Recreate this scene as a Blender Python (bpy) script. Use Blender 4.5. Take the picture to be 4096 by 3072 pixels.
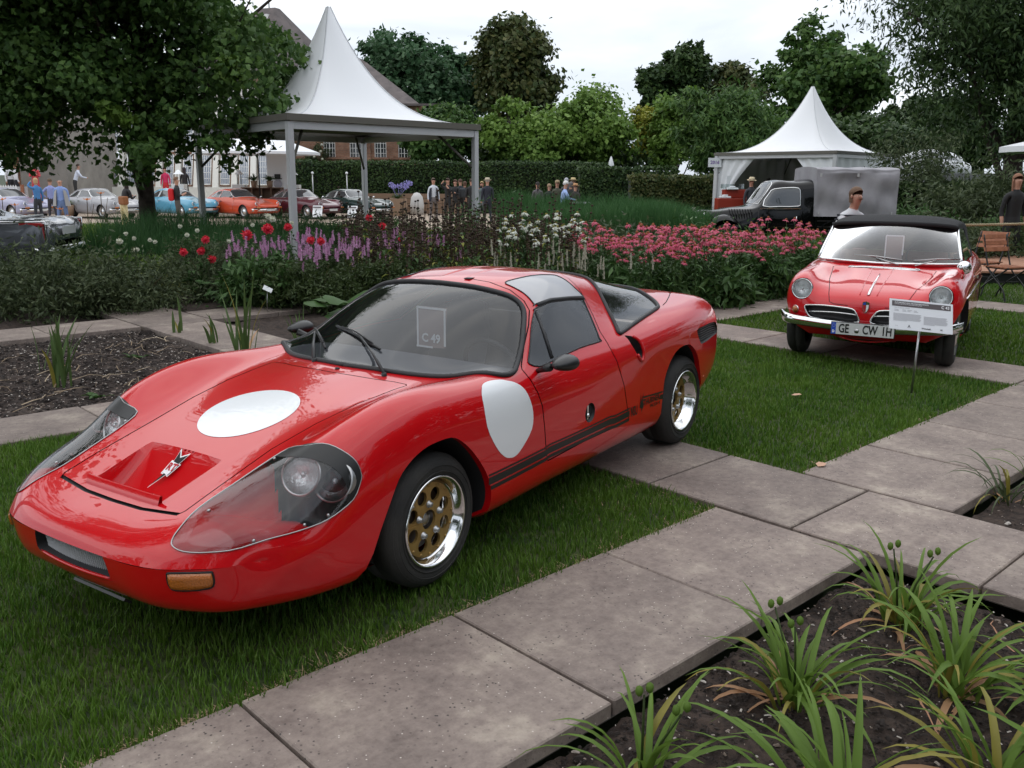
import bpy, math, random
import numpy as np
from mathutils import Vector, Matrix
from mathutils.geometry import delaunay_2d_cdt, tessellate_polygon
R=math.radians; PI=math.pi
scene=bpy.context.scene
for o in list(bpy.data.objects): bpy.data.objects.remove(o)
C=scene.collection
random.seed(7); rng=np.random.default_rng(7)
# ---------------- camera
cam=bpy.data.cameras.new('camera'); camo=bpy.data.objects.new('camera',cam); C.objects.link(camo)
cam.sensor_width=36; cam.lens=3630/4096*36; cam.clip_start=.05; cam.clip_end=2000
camo.matrix_world=Matrix.Translation((0,0,1.6))@Matrix.Rotation(R(90-12.9),4,'X')@Matrix.Rotation(R(.35),4,'Z')
scene.camera=camo
# ---------------- sky
wd=bpy.data.worlds.new('World'); scene.world=wd; wd.use_nodes=True
nt=wd.node_tree; nt.nodes.clear()
def N(t,**k):
    n=nt.nodes.new(t)
    for a,b in k.items(): setattr(n,a,b)
    return n
out=N('ShaderNodeOutputWorld'); sky=N('ShaderNodeTexSky',sky_type='NISHITA',sun_disc=False,sun_elevation=R(74),sun_rotation=R(128))
b1=N('ShaderNodeBackground'); b1.inputs[1].default_value=.07; nt.links.new(sky.outputs[0],b1.inputs[0])
tc=N('ShaderNodeTexCoord'); mp=N('ShaderNodeMapping'); mp.inputs['Scale'].default_value=(1.1,1.1,4.5); nt.links.new(tc.outputs['Generated'],mp.inputs[0])
nz=N('ShaderNodeTexNoise'); nz.inputs['Scale'].default_value=1.9; nz.inputs['Detail'].default_value=6; nz.inputs['Roughness'].default_value=.52; nz.inputs['Distortion'].default_value=.35
nt.links.new(mp.outputs[0],nz.inputs['Vector'])
cr=N('ShaderNodeValToRGB'); e=cr.color_ramp.elements; e[0].position=.34; e[0].color=(.44,.49,.56,1); e[1].position=.66; e[1].color=(.80,.825,.85,1)
m=cr.color_ramp.elements.new(.5); m.color=(.58,.625,.69,1)
nt.links.new(nz.outputs[0],cr.inputs[0])
b2=N('ShaderNodeBackground'); b2.inputs[1].default_value=.98; nt.links.new(cr.outputs[0],b2.inputs[0])
mx=N('ShaderNodeMixShader'); mx.inputs[0].default_value=.9; nt.links.new(b1.outputs[0],mx.inputs[1]); nt.links.new(b2.outputs[0],mx.inputs[2]); nt.links.new(mx.outputs[0],out.inputs[0])
# ---------------- sun (behind thin cloud)
sl=bpy.data.lights.new('sun','SUN'); sl.energy=.9; sl.angle=R(120); sl.color=(1,.96,.9)
so=bpy.data.objects.new('sun',sl); C.objects.link(so); so.rotation_euler=(R(16),0,R(-128))
scene.view_settings.view_transform='Standard'; scene.view_settings.look='None'; scene.view_settings.gamma=1
scene.view_settings.exposure=.72
scene.view_settings.use_curve_mapping=False
scene.cycles.max_bounces=8; scene.cycles.transparent_max_bounces=24; scene.cycles.caustics_reflective=False; scene.cycles.caustics_refractive=False
# ================= helpers
def aim(px,py,Y):
    """world point at distance Y seen in the surveyed direction (px,py) of the 4096-wide photograph"""
    dx,dy=px-2048,py-1536; r=R(.35); x=(dx*math.cos(r)+dy*math.sin(r))/3630; u=-(-dx*math.sin(r)+dy*math.cos(r))/3630; c,s=math.cos(R(12.9)),math.sin(R(12.9)); t=Y/(c+u*s)
    return (x*t,Y,1.6+(-s+u*c)*t)
def mat(name,col,rough=.6,metal=0,var=None,vscale=8,bump=0,bscale=60,coat=0,spec=.5,rnd=None,emit=None,sheen=0,detail=5,stops=None,trans=None,coord='Object'):
    """procedural Principled material: base colour with optional noise variation (var: second colour), bump, per-island variation (rnd: third colour)"""
    m=bpy.data.materials.new(name); m.use_nodes=True; t=m.node_tree; p=t.nodes['Principled BSDF']
    L=t.links.new
    p.inputs['Base Color'].default_value=(*col,1); p.inputs['Roughness'].default_value=rough; p.inputs['Metallic'].default_value=metal
    p.inputs['Specular IOR Level'].default_value=spec
    p.inputs['Coat Weight'].default_value=coat; p.inputs['Coat Roughness'].default_value=.015; p.inputs['Coat IOR'].default_value=1.5
    tcn=t.nodes.new('ShaderNodeTexCoord'); src=None
    if var is not None:
        n=t.nodes.new('ShaderNodeTexNoise'); n.inputs['Scale'].default_value=vscale; n.inputs['Detail'].default_value=detail; n.inputs['Roughness'].default_value=.6
        L(tcn.outputs[coord],n.inputs['Vector'])
        r=t.nodes.new('ShaderNodeValToRGB'); a,b=(stops or (.38,.62)); r.color_ramp.elements[0].position=a; r.color_ramp.elements[1].position=b
        r.color_ramp.elements[0].color=(*col,1); r.color_ramp.elements[1].color=(*var,1); L(n.outputs[0],r.inputs[0]); src=r.outputs[0]
    if rnd is not None:
        g=t.nodes.new('ShaderNodeNewGeometry'); mxn=t.nodes.new('ShaderNodeMix'); mxn.data_type='RGBA'
        pw=t.nodes.new('ShaderNodeMath'); pw.operation='POWER'; pw.inputs[1].default_value=1.6; L(g.outputs['Random Per Island'],pw.inputs[0])
        L(pw.outputs[0],mxn.inputs[0]); mxn.inputs[7].default_value=(*rnd,1)
        if src is not None: L(src,mxn.inputs[6])
        else: mxn.inputs[6].default_value=(*col,1)
        src=mxn.outputs[2]
    if src is not None: L(src,p.inputs['Base Color'])
    if bump:
        n2=t.nodes.new('ShaderNodeTexNoise'); n2.inputs['Scale'].default_value=bscale; n2.inputs['Detail'].default_value=6; L(tcn.outputs[coord],n2.inputs['Vector'])
        bp=t.nodes.new('ShaderNodeBump'); bp.inputs['Strength'].default_value=bump; bp.inputs['Distance'].default_value=.01; L(n2.outputs[0],bp.inputs['Height']); L(bp.outputs[0],p.inputs['Normal'])
    if emit: p.inputs['Emission Color'].default_value=(*col,1); p.inputs['Emission Strength'].default_value=emit
    if trans:   # thin leaf: let light through
        tr=t.nodes.new('ShaderNodeBsdfTranslucent'); ms=t.nodes.new('ShaderNodeMixShader'); ms.inputs[0].default_value=trans
        if src is not None: L(src,tr.inputs[0])
        else: tr.inputs[0].default_value=(*col,1)
        o=t.nodes['Material Output']; L(p.outputs[0],ms.inputs[1]); L(tr.outputs[0],ms.inputs[2]); L(ms.outputs[0],o.inputs[0])
    return m
def glassmat(name,tint=(.8,.85,.85),refl=1.0,rough=.02,ior=1.5,haze=0):
    m=bpy.data.materials.new(name); m.use_nodes=True; t=m.node_tree; t.nodes.clear(); L=t.links.new
    o=t.nodes.new('ShaderNodeOutputMaterial'); tr=t.nodes.new('ShaderNodeBsdfTransparent'); tr.inputs[0].default_value=(*tint,1)
    gl=t.nodes.new('ShaderNodeBsdfGlossy'); gl.inputs['Roughness'].default_value=rough; gl.inputs[0].default_value=(refl,refl,refl,1)
    fr=t.nodes.new('ShaderNodeFresnel'); fr.inputs[0].default_value=ior; ms=t.nodes.new('ShaderNodeMixShader')
    mm=t.nodes.new('ShaderNodeMath'); mm.operation='MULTIPLY_ADD'; mm.inputs[1].default_value=1.0; mm.inputs[2].default_value=.01; mm.use_clamp=True
    L(fr.outputs[0],mm.inputs[0]); L(mm.outputs[0],ms.inputs[0]); L(tr.outputs[0],ms.inputs[1]); L(gl.outputs[0],ms.inputs[2])
    last=ms.outputs[0]
    if haze:
        df=t.nodes.new('ShaderNodeBsdfDiffuse'); df.inputs[0].default_value=(.75,.75,.78,1); m2=t.nodes.new('ShaderNodeMixShader'); m2.inputs[0].default_value=haze
        L(last,m2.inputs[1]); L(df.outputs[0],m2.inputs[2]); last=m2.outputs[0]
    L(last,o.inputs[0]); return m
def mesh_from(name,V,F,mats=(),mi=None,smooth=True,normals=None):
    me=bpy.data.meshes.new(name)
    V=np.asarray(V,dtype=np.float32)
    if isinstance(F,np.ndarray):
        nf,k=F.shape; me.vertices.add(len(V)); me.vertices.foreach_set('co',V.ravel()); me.loops.add(nf*k); me.loops.foreach_set('vertex_index',F.astype(np.int32).ravel())
        me.polygons.add(nf); me.polygons.foreach_set('loop_start',np.arange(0,nf*k,k,dtype=np.int32))
        try: me.polygons.foreach_set('loop_total',np.full(nf,k,dtype=np.int32))
        except Exception: pass
        me.update(calc_edges=True)
    else:
        me.from_pydata([tuple(map(float,v)) for v in V],[],[tuple(f) for f in F]); me.update()
    for m in mats: me.materials.append(m)
    if mi is not None: me.polygons.foreach_set('material_index',np.asarray(mi,dtype=np.int32))
    me.polygons.foreach_set('use_smooth',np.full(len(me.polygons),bool(smooth)))
    if normals is not None: me.normals_split_custom_set_from_vertices([tuple(n) for n in normals])
    me.update(); return me
def link(name,me,parent=None,loc=None,rot=None,kind=None,label=None):
    o=bpy.data.objects.new(name,me); C.objects.link(o)
    if parent is not None: o.parent=parent
    if loc is not None: o.location=loc
    if rot is not None: o.rotation_euler=rot
    if kind: o['kind']=kind
    if label: o['label']=label
    return o
def thing(name,label,cat,loc=(0,0,0),rz=0,group=None,scale=None):
    o=bpy.data.objects.new(name,None); C.objects.link(o); o.location=loc; o.rotation_euler=(0,0,rz); o.empty_display_size=.2
    if scale: o.scale=(scale,)*3 if not isinstance(scale,tuple) else scale
    o['label']=label; o['category']=cat
    if group: o['group']=group
    return o
def tag(o,label,cat,group=None,kind=None):
    if label: o['label']=label
    if cat: o['category']=cat
    if group: o['group']=group
    if kind: o['kind']=kind
    return o
CH={}
def dup(root,loc,rz=0,label=None,group=None,scale=None):
    r=root.copy(); C.objects.link(r); r.location=loc; r.rotation_euler=(0,0,rz)
    if label: r['label']=label
    if group: r['group']=group
    if scale: r.scale=(scale,)*3 if not isinstance(scale,tuple) else scale
    if root.name not in CH: CH[root.name]=[(c,list(c.children)) for c in root.children]
    for ch,gr in CH[root.name]:
        c=ch.copy(); C.objects.link(c); c.parent=r
        for g in gr:
            d=g.copy(); C.objects.link(d); d.parent=c
    return r
class MB:
    """collects shapes, builds one mesh"""
    def __init__(s): s.V=[];s.F=[];s.M=[];s.S=[];s.n=0
    def add(s,V,F,mi=0,sm=False):
        V=np.asarray(V,float).reshape(-1,3); s.V.append(V)
        for f in F: s.F.append(tuple(int(i)+s.n for i in f)); s.M.append(mi); s.S.append(sm)
        s.n+=len(V); return s
    def box(s,c,d,rz=0,mi=0,rot=None,taper=1.0):
        x,y,z=[k/2 for k in d]; v=np.array([(-x,-y,-z),(x,-y,-z),(x,y,-z),(-x,y,-z),(-x*taper,-y*taper,z),(x*taper,-y*taper,z),(x*taper,y*taper,z),(-x*taper,y*taper,z)])
        if rot is not None: v=v@np.array(rot).T
        elif rz: 
            a,b=math.cos(rz),math.sin(rz); v=v@np.array([[a,-b,0],[b,a,0],[0,0,1]]).T
        return s.add(v+np.array(c),[(0,3,2,1),(4,5,6,7),(0,1,5,4),(1,2,6,5),(2,3,7,6),(3,0,4,7)],mi)
    def tube(s,pts,r,n=8,mi=0,cap=True,sm=True,flat=1.0):
        P=np.array(pts,float); r=np.broadcast_to(np.array(r,float),(len(P),)); T=np.gradient(P,axis=0); T/=np.linalg.norm(T,axis=1)[:,None]+1e-12
        up=np.array([0,0,1.]) if abs(T[0][2])<.9 else np.array([1.,0,0]); V=[]
        for i in range(len(P)):
            a=np.cross(T[i],up); 
            if np.linalg.norm(a)<1e-6: a=np.cross(T[i],[1,.1,0])
            a/=np.linalg.norm(a); b=np.cross(a,T[i]); up=b
            for k in range(n):
                t=2*PI*k/n; V.append(P[i]+r[i]*(math.cos(t)*a+flat*math.sin(t)*b))
        F=[(i*n+k,i*n+(k+1)%n,(i+1)*n+(k+1)%n,(i+1)*n+k) for i in range(len(P)-1) for k in range(n)]
        if cap: F+= [tuple(range(n))[::-1], tuple((len(P)-1)*n+k for k in range(n))]
        return s.add(V,F,mi,sm)
    def lathe(s,prof,n=24,c=(0,0,0),axis='z',mi=0,sm=True,rot=None,arc=2*PI):
        V=[]; full=abs(arc-2*PI)<1e-6; m=n if full else n+1
        for r_,h in prof:
            for k in range(m):
                t=arc*k/n; V.append((r_*math.cos(t),r_*math.sin(t),h))
        V=np.array(V)
        if axis=='y': V=V[:,[0,2,1]]*np.array([1,1,-1])
        if axis=='x': V=V[:,[2,0,1]]
        if rot is not None: V=V@np.array(rot).T
        F=[]
        for i in range(len(prof)-1):
            for k in range(n): k2=(k+1)%m; F.append((i*m+k,i*m+k2,(i+1)*m+k2,(i+1)*m+k))
        return s.add(V+np.array(c),F,mi,sm)
    def sphere(s,c,r,n=12,mi=0,rot=None):
        r=np.broadcast_to(np.array(r,float),(3,)); h=max(4,n//2); V=[];F=[]
        for i in range(h+1):
            a=PI*i/h
            for k in range(n): t=2*PI*k/n; V.append((r[0]*math.sin(a)*math.cos(t),r[1]*math.sin(a)*math.sin(t),r[2]*math.cos(a)))
        V=np.array(V)
        if rot is not None: V=V@np.array(rot).T
        for i in range(h):
            for k in range(n): k2=(k+1)%n; F.append((i*n+k,(i+1)*n+k,(i+1)*n+k2,i*n+k2))
        return s.add(V+np.array(c),F,mi,True)
    def prism(s,poly,z0,z1,mi=0,plane='xy',sm=False):
        n=len(poly); V=[(x,y,z0) for x,y in poly]+[(x,y,z1) for x,y in poly]; V=np.array(V,float)
        if plane=='xz': V=V[:,[0,2,1]]
        if plane=='yz': V=V[:,[2,0,1]]
        F=[(i,(i+1)%n,n+(i+1)%n,n+i) for i in range(n)]
        tr=tessellate_polygon([[Vector((x,y,0)) for x,y in poly]])
        F+=[t[::-1] for t in tr]+[tuple(n+i for i in t) for t in tr]
        return s.add(V,F,mi,sm)
    def grid(s,G,mi=0,sm=True,closeu=False,closev=False):
        G=np.asarray(G,float); a,b,_=G.shape; F=[]
        for i in range(a if closeu else a-1):
            for j in range(b if closev else b-1):
                i2=(i+1)%a;j2=(j+1)%b; F.append((i*b+j,i2*b+j,i2*b+j2,i*b+j2))
        return s.add(G.reshape(-1,3),F,mi,sm)
    def mesh(s,name,mats):
        me=bpy.data.meshes.new(name); me.from_pydata(np.concatenate(s.V).tolist() if s.V else [],[],s.F)
        for m in (mats if isinstance(mats,(list,tuple)) else [mats]): me.materials.append(m)
        me.polygons.foreach_set('material_index',np.array(s.M,dtype=np.int32)); me.polygons.foreach_set('use_smooth',np.array(s.S,dtype=bool)); me.update(); return me
    def build(s,name,mats,parent=None,**k): return link(name,s.mesh(name,mats),parent,**k)
def bevel(o,w=.01,seg=2):
    b=o.modifiers.new('b','BEVEL'); b.width=w; b.segments=seg; b.limit_method='ANGLE'; b.angle_limit=R(40); return o
def rotm(ax,ay,az):
    return np.array(Matrix.Rotation(az,3,'Z')@Matrix.Rotation(ay,3,'Y')@Matrix.Rotation(ax,3,'X'))
def textmesh(s,size=1,bold=0,align='CENTER',res=2,spacing=1.0):
    cu=bpy.data.curves.new('t','FONT'); cu.body=s; cu.size=size; cu.align_x=align; cu.align_y='CENTER'; cu.offset=bold; cu.resolution_u=res; cu.space_character=spacing
    o=bpy.data.objects.new('t',cu); C.objects.link(o); dg=bpy.context.evaluated_depsgraph_get(); me=o.evaluated_get(dg).to_mesh()
    V=np.array([v.co[:] for v in me.vertices]).reshape(-1,3); F=[tuple(p.vertices) for p in me.polygons]
    bpy.data.objects.remove(o); bpy.data.curves.remove(cu); return V,F
def smooth_noise2(x,y,seed=0,oct=3,f=1.0):
    r=np.random.default_rng(seed); v=np.zeros_like(x,dtype=float); a=1
    for o_ in range(oct):
        for k in range(3):
            t=r.uniform(0,2*PI); q=f*(2**o_)*r.uniform(.7,1.3); v+=a*np.sin(q*(x*math.cos(t)+y*math.sin(t))+r.uniform(0,6.28))
        a*=.5
    return v/3
def thing_part(name,parent,loc=(0,0,0),rz=0):
    o=bpy.data.objects.new(name,None); C.objects.link(o); o.parent=parent; o.location=loc; o.rotation_euler=(0,0,rz); return o
# ================= lofted bodies: a C2 spline surface through a control net, trimmed along curves
def _card(t):
    """natural cubic spline second-derivative matrix for knots t"""
    n=len(t); h=np.diff(t); A=np.zeros((n,n)); B=np.zeros((n,n)); A[0,0]=A[-1,-1]=1
    for i in range(1,n-1):
        A[i,i-1]=h[i-1]/6; A[i,i]=(h[i-1]+h[i])/3; A[i,i+1]=h[i]/6
        B[i,i-1]=1/h[i-1]; B[i,i]=-1/h[i-1]-1/h[i]; B[i,i+1]=1/h[i]
    return np.linalg.solve(A,B)
def _basis(t,M,x):
    x=np.atleast_1d(x); i=np.clip(np.searchsorted(t,x,side='right')-1,0,len(t)-2); h=t[i+1]-t[i]; a=(t[i+1]-x)/h; b=(x-t[i])/h
    W=np.zeros((len(x),len(t))); k=np.arange(len(x)); W[k,i]+=a; W[k,i+1]+=b
    return W+((a**3-a)*h*h/6)[:,None]*M[i]+((b**3-b)*h*h/6)[:,None]*M[i+1]
class Loft:
    def __init__(s,P,smooth=0,sym=True):
        P=np.array(P,float)
        if smooth:
            n=P.shape[0]; D=np.zeros((n-2,n))
            for i in range(n-2): D[i,i:i+3]=[1,-2,1]
            w=np.ones(n); w[0]=w[-1]=50
            P=np.linalg.solve(np.diag(w)+smooth*D.T@D,(w[:,None]*P.reshape(n,-1))).reshape(P.shape)
        s.P=P; nr,nc,_=P.shape
        du=np.linalg.norm(np.diff(P,axis=0),axis=2).mean(1); s.tu=np.concatenate([[0],np.cumsum(np.maximum(du,.03))])
        dv=np.linalg.norm(np.diff(P,axis=1),axis=2).mean(0); s.tv=np.concatenate([[0],np.cumsum(np.maximum(dv,.03))])
        s.U=s.tu[-1]; s.Vm=s.tv[-1]
        m=P[:,1:][:,::-1]*np.array([1,-1,1]); s.Q=np.concatenate([m,P],axis=1); s.tq=np.concatenate([-s.tv[1:][::-1],s.tv])
        s.Mu=_card(s.tu); s.Mv=_card(s.tq)
    def ev(s,u,v):
        return np.einsum('ni,nj,ijk->nk',_basis(s.tu,s.Mu,u),_basis(s.tq,s.Mv,v),s.Q)
    def nrm(s,u,v,e=1e-3):
        u=np.maximum(np.atleast_1d(u).astype(float),.012); v=np.atleast_1d(v).astype(float)
        a=s.ev(np.minimum(u+e,s.U),v)-s.ev(np.maximum(u-e,0),v); b=s.ev(u,np.minimum(v+e,s.Vm))-s.ev(u,v-e)
        n=np.cross(a,b); return -n/(np.linalg.norm(n,axis=1)[:,None]+1e-12)
    def inv(s,pts,axes,u0=None,vr=None,ur=None):
        """surface parameters where the listed axes (two of 0,1,2) equal pts; nearest outer solution on a grid, Newton refined"""
        gu=np.linspace(*(ur or (0,s.U)),160); gv=np.linspace(*(vr or (0,s.Vm)),120); U,V=np.meshgrid(gu,gv,indexing='ij'); U=U.ravel();V=V.ravel(); S=s.ev(U,V)
        out=[]
        for p in np.atleast_2d(pts):
            d=(S[:,axes[0]]-p[0])**2+(S[:,axes[1]]-p[1])**2; o=[k for k in range(3) if k not in axes][0]
            k=np.argmin(d-(.0006 if vr is None else 0)*S[:,o]); q=np.array([U[k],V[k]])
            for _ in range(8):
                e=1e-4; f=s.ev(q[0],q[1])[0][axes]-p; a=(s.ev(q[0]+e,q[1])[0][axes]-p-f)/e; b=(s.ev(q[0],q[1]+e)[0][axes]-p-f)/e
                J=np.array([a,b]).T
                try: st=np.linalg.solve(J,-f)
                except Exception: break
                q=q+np.clip(st,-.1,.1); q[0]=min(max(q[0],0),s.U); q[1]=min(max(q[1],0),s.Vm)
            out.append(q)
        return np.array(out)
def ccurve(pts,n=8,closed=True):
    """smooth closed/open curve through 2D or 3D points (Catmull-Rom)"""
    P=np.array(pts,float); m=len(P); out=[]
    for i in range(m if closed else m-1):
        if closed: a,b,c,d=P[i-1],P[i],P[(i+1)%m],P[(i+2)%m]
        else: a,b,c,d=P[max(i-1,0)],P[i],P[i+1],P[min(i+2,m-1)]
        for k in range(n):
            t=k/n; out.append(.5*((2*b)+(-a+c)*t+(2*a-5*b+4*c-d)*t*t+(-a+3*b-3*c+d)*t**3))
    if not closed: out.append(P[-1])
    return np.array(out)
def inpoly(pt,poly):
    x,y=pt[:,0],pt[:,1]; r=np.zeros(len(x),bool); n=len(poly)
    for i in range(n):
        x1,y1=poly[i-1]; x2,y2=poly[i]; c=((y1>y)!=(y2>y)); 
        if y1!=y2: r^=c&(x<(x2-x1)*(y-y1)/(y2-y1)+x1)
    return r
def strip(L,line,w,closed=False):
    """uv polygon(s) covering a band of width w metres along a uv line"""
    q=np.array(line,float); 
    if closed: q=np.vstack([q,q[:1]])
    t=np.gradient(q,axis=0)
    if closed: t[0]=t[-1]=(q[1]-q[-2])
    e=1e-3; Su=(L.ev(q[:,0]+e,q[:,1])-L.ev(q[:,0]-e,q[:,1]))/(2*e); Sv=(L.ev(q[:,0],q[:,1]+e)-L.ev(q[:,0],q[:,1]-e))/(2*e)
    out=[]
    for i in range(len(q)):
        G=np.array([[Su[i]@Su[i],Su[i]@Sv[i]],[Su[i]@Sv[i],Sv[i]@Sv[i]]])+1e-6*np.eye(2)
        a=G@t[i]; n=np.array([-a[1],a[0]]); n/=math.sqrt(n@G@n)+1e-12; out.append(n*w/2)
    o=np.array(out); return q+o,q-o
def trim(L,regions,nu=150,nv=100,gu=None):
    """triangulates the half surface in (u,v) with region outlines as constrained edges.
    regions: list of (name, polygon uv) - later ones win. returns uv verts, tris, region id per tri"""
    su=L.U/nu; sv=L.Vm/nv; U,V=np.meshgrid(np.linspace(0,L.U,nu+1),np.linspace(0,L.Vm,nv+1),indexing='ij'); G=np.stack([U.ravel(),V.ravel()],1)
    bd=(G[:,0]<=1e-9)|(G[:,0]>=L.U-1e-9)|(G[:,1]<=1e-9)|(G[:,1]>=L.Vm-1e-9)
    pts=[];edges=[];c=0
    keep=np.ones(len(G),bool)
    for nme,poly in regions:
        p=np.clip(np.array(poly,float),[0,0],[L.U,L.Vm]); n=len(p)
        for i in range(n):
            a=p[i-1];b=p[i]; d=b-a; l=d@d+1e-12; t=np.clip(((G-a)@d)/l,0,1); q=a+t[:,None]*d-G; keep&=(np.hypot(q[:,0]/su,q[:,1]/sv)>.32)|bd
        pts.append(p); edges+=[(c+i,c+(i+1)%n) for i in range(n)]; c+=n
    P=np.concatenate(pts+[G[keep]]) if pts else G
    vs,_,fs,*_r=delaunay_2d_cdt([Vector((float(a),float(b))) for a,b in P],edges,[],0,1e-6)
    uv=np.array([[v.x,v.y] for v in vs]); T=np.array([list(f)[:3] for f in fs]); 
    ct=uv[T].mean(1); rid=np.zeros(len(T),int)-1
    for k,(nme,poly) in enumerate(regions): rid[inpoly(ct,np.clip(np.array(poly,float),[0,0],[L.U,L.Vm]))]=k
    a=uv[T[:,1]]-uv[T[:,0]]; b=uv[T[:,2]]-uv[T[:,0]]; ar=a[:,0]*b[:,1]-a[:,1]*b[:,0]; ok=np.abs(ar)>1e-10
    T[ar>0]=T[ar>0][:,::-1]
    return uv,T[ok],rid[ok]
def surf_mesh(L,uv,T,off=0,side='both',name='m',mats=(),smooth=True,flip=False):
    used=np.unique(T); mp_=-np.ones(len(uv),int); mp_[used]=np.arange(len(used)); q=uv[used]; T2=mp_[T]
    S=L.ev(q[:,0],q[:,1]); Nn=L.nrm(q[:,0],q[:,1]); S=S+Nn*off
    V=[];F=[];NN=[]
    if side in('both','left'): V.append(S);F.append(T2);NN.append(Nn)
    if side in('both','right'):
        V.append(S*[1,-1,1]);F.append(T2[:,::-1]+(len(S) if side=='both' else 0));NN.append(Nn*[1,-1,1])
    V=np.concatenate(V);F=np.concatenate(F);NN=np.concatenate(NN)
    if flip: F=F[:,::-1]; NN=-NN
    # weld the two halves on the centre line
    if side=='both':
        c=np.where(np.abs(q[:,1])<1e-7)[0]; V[c,1]=0; V[c+len(S),1]=0; NN[c,1]=0; NN[c+len(S),1]=0; idx=np.arange(len(V)); idx[c+len(S)]=c; F=idx[F]
    return mesh_from(name,V,F,mats,None,True,NN)
def decal(L,poly,off,name,mats,parent,side='left',grid=.03,plane=None,vr=(0,None)):
    """a thin skin following the surface inside a uv polygon"""
    p=np.array(poly,float); lo=p.min(0);hi=p.max(0); st=max(.004,min(grid,(hi-lo).max()/6)); g=np.stack(np.meshgrid(np.arange(lo[0],hi[0],st),np.arange(lo[1],hi[1],st),indexing='ij'),-1).reshape(-1,2)
    g=g[inpoly(g,p)]; P=np.concatenate([p,g]); n=len(p)
    vs,_,fs,*_r=delaunay_2d_cdt([Vector((float(a),float(b))) for a,b in P],[(i,(i+1)%n) for i in range(n)],[],0,1e-7)
    uv=np.array([[v.x,v.y] for v in vs]); T=np.array([list(f)[:3] for f in fs]); T=T[inpoly(uv[T].mean(1),p)]
    a=uv[T[:,1]]-uv[T[:,0]]; b=uv[T[:,2]]-uv[T[:,0]]; ar=a[:,0]*b[:,1]-a[:,1]*b[:,0]; T[ar>0]=T[ar>0][:,::-1]
    return link(name,surf_mesh(L,uv,T,off,side,name,mats),parent)
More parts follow.
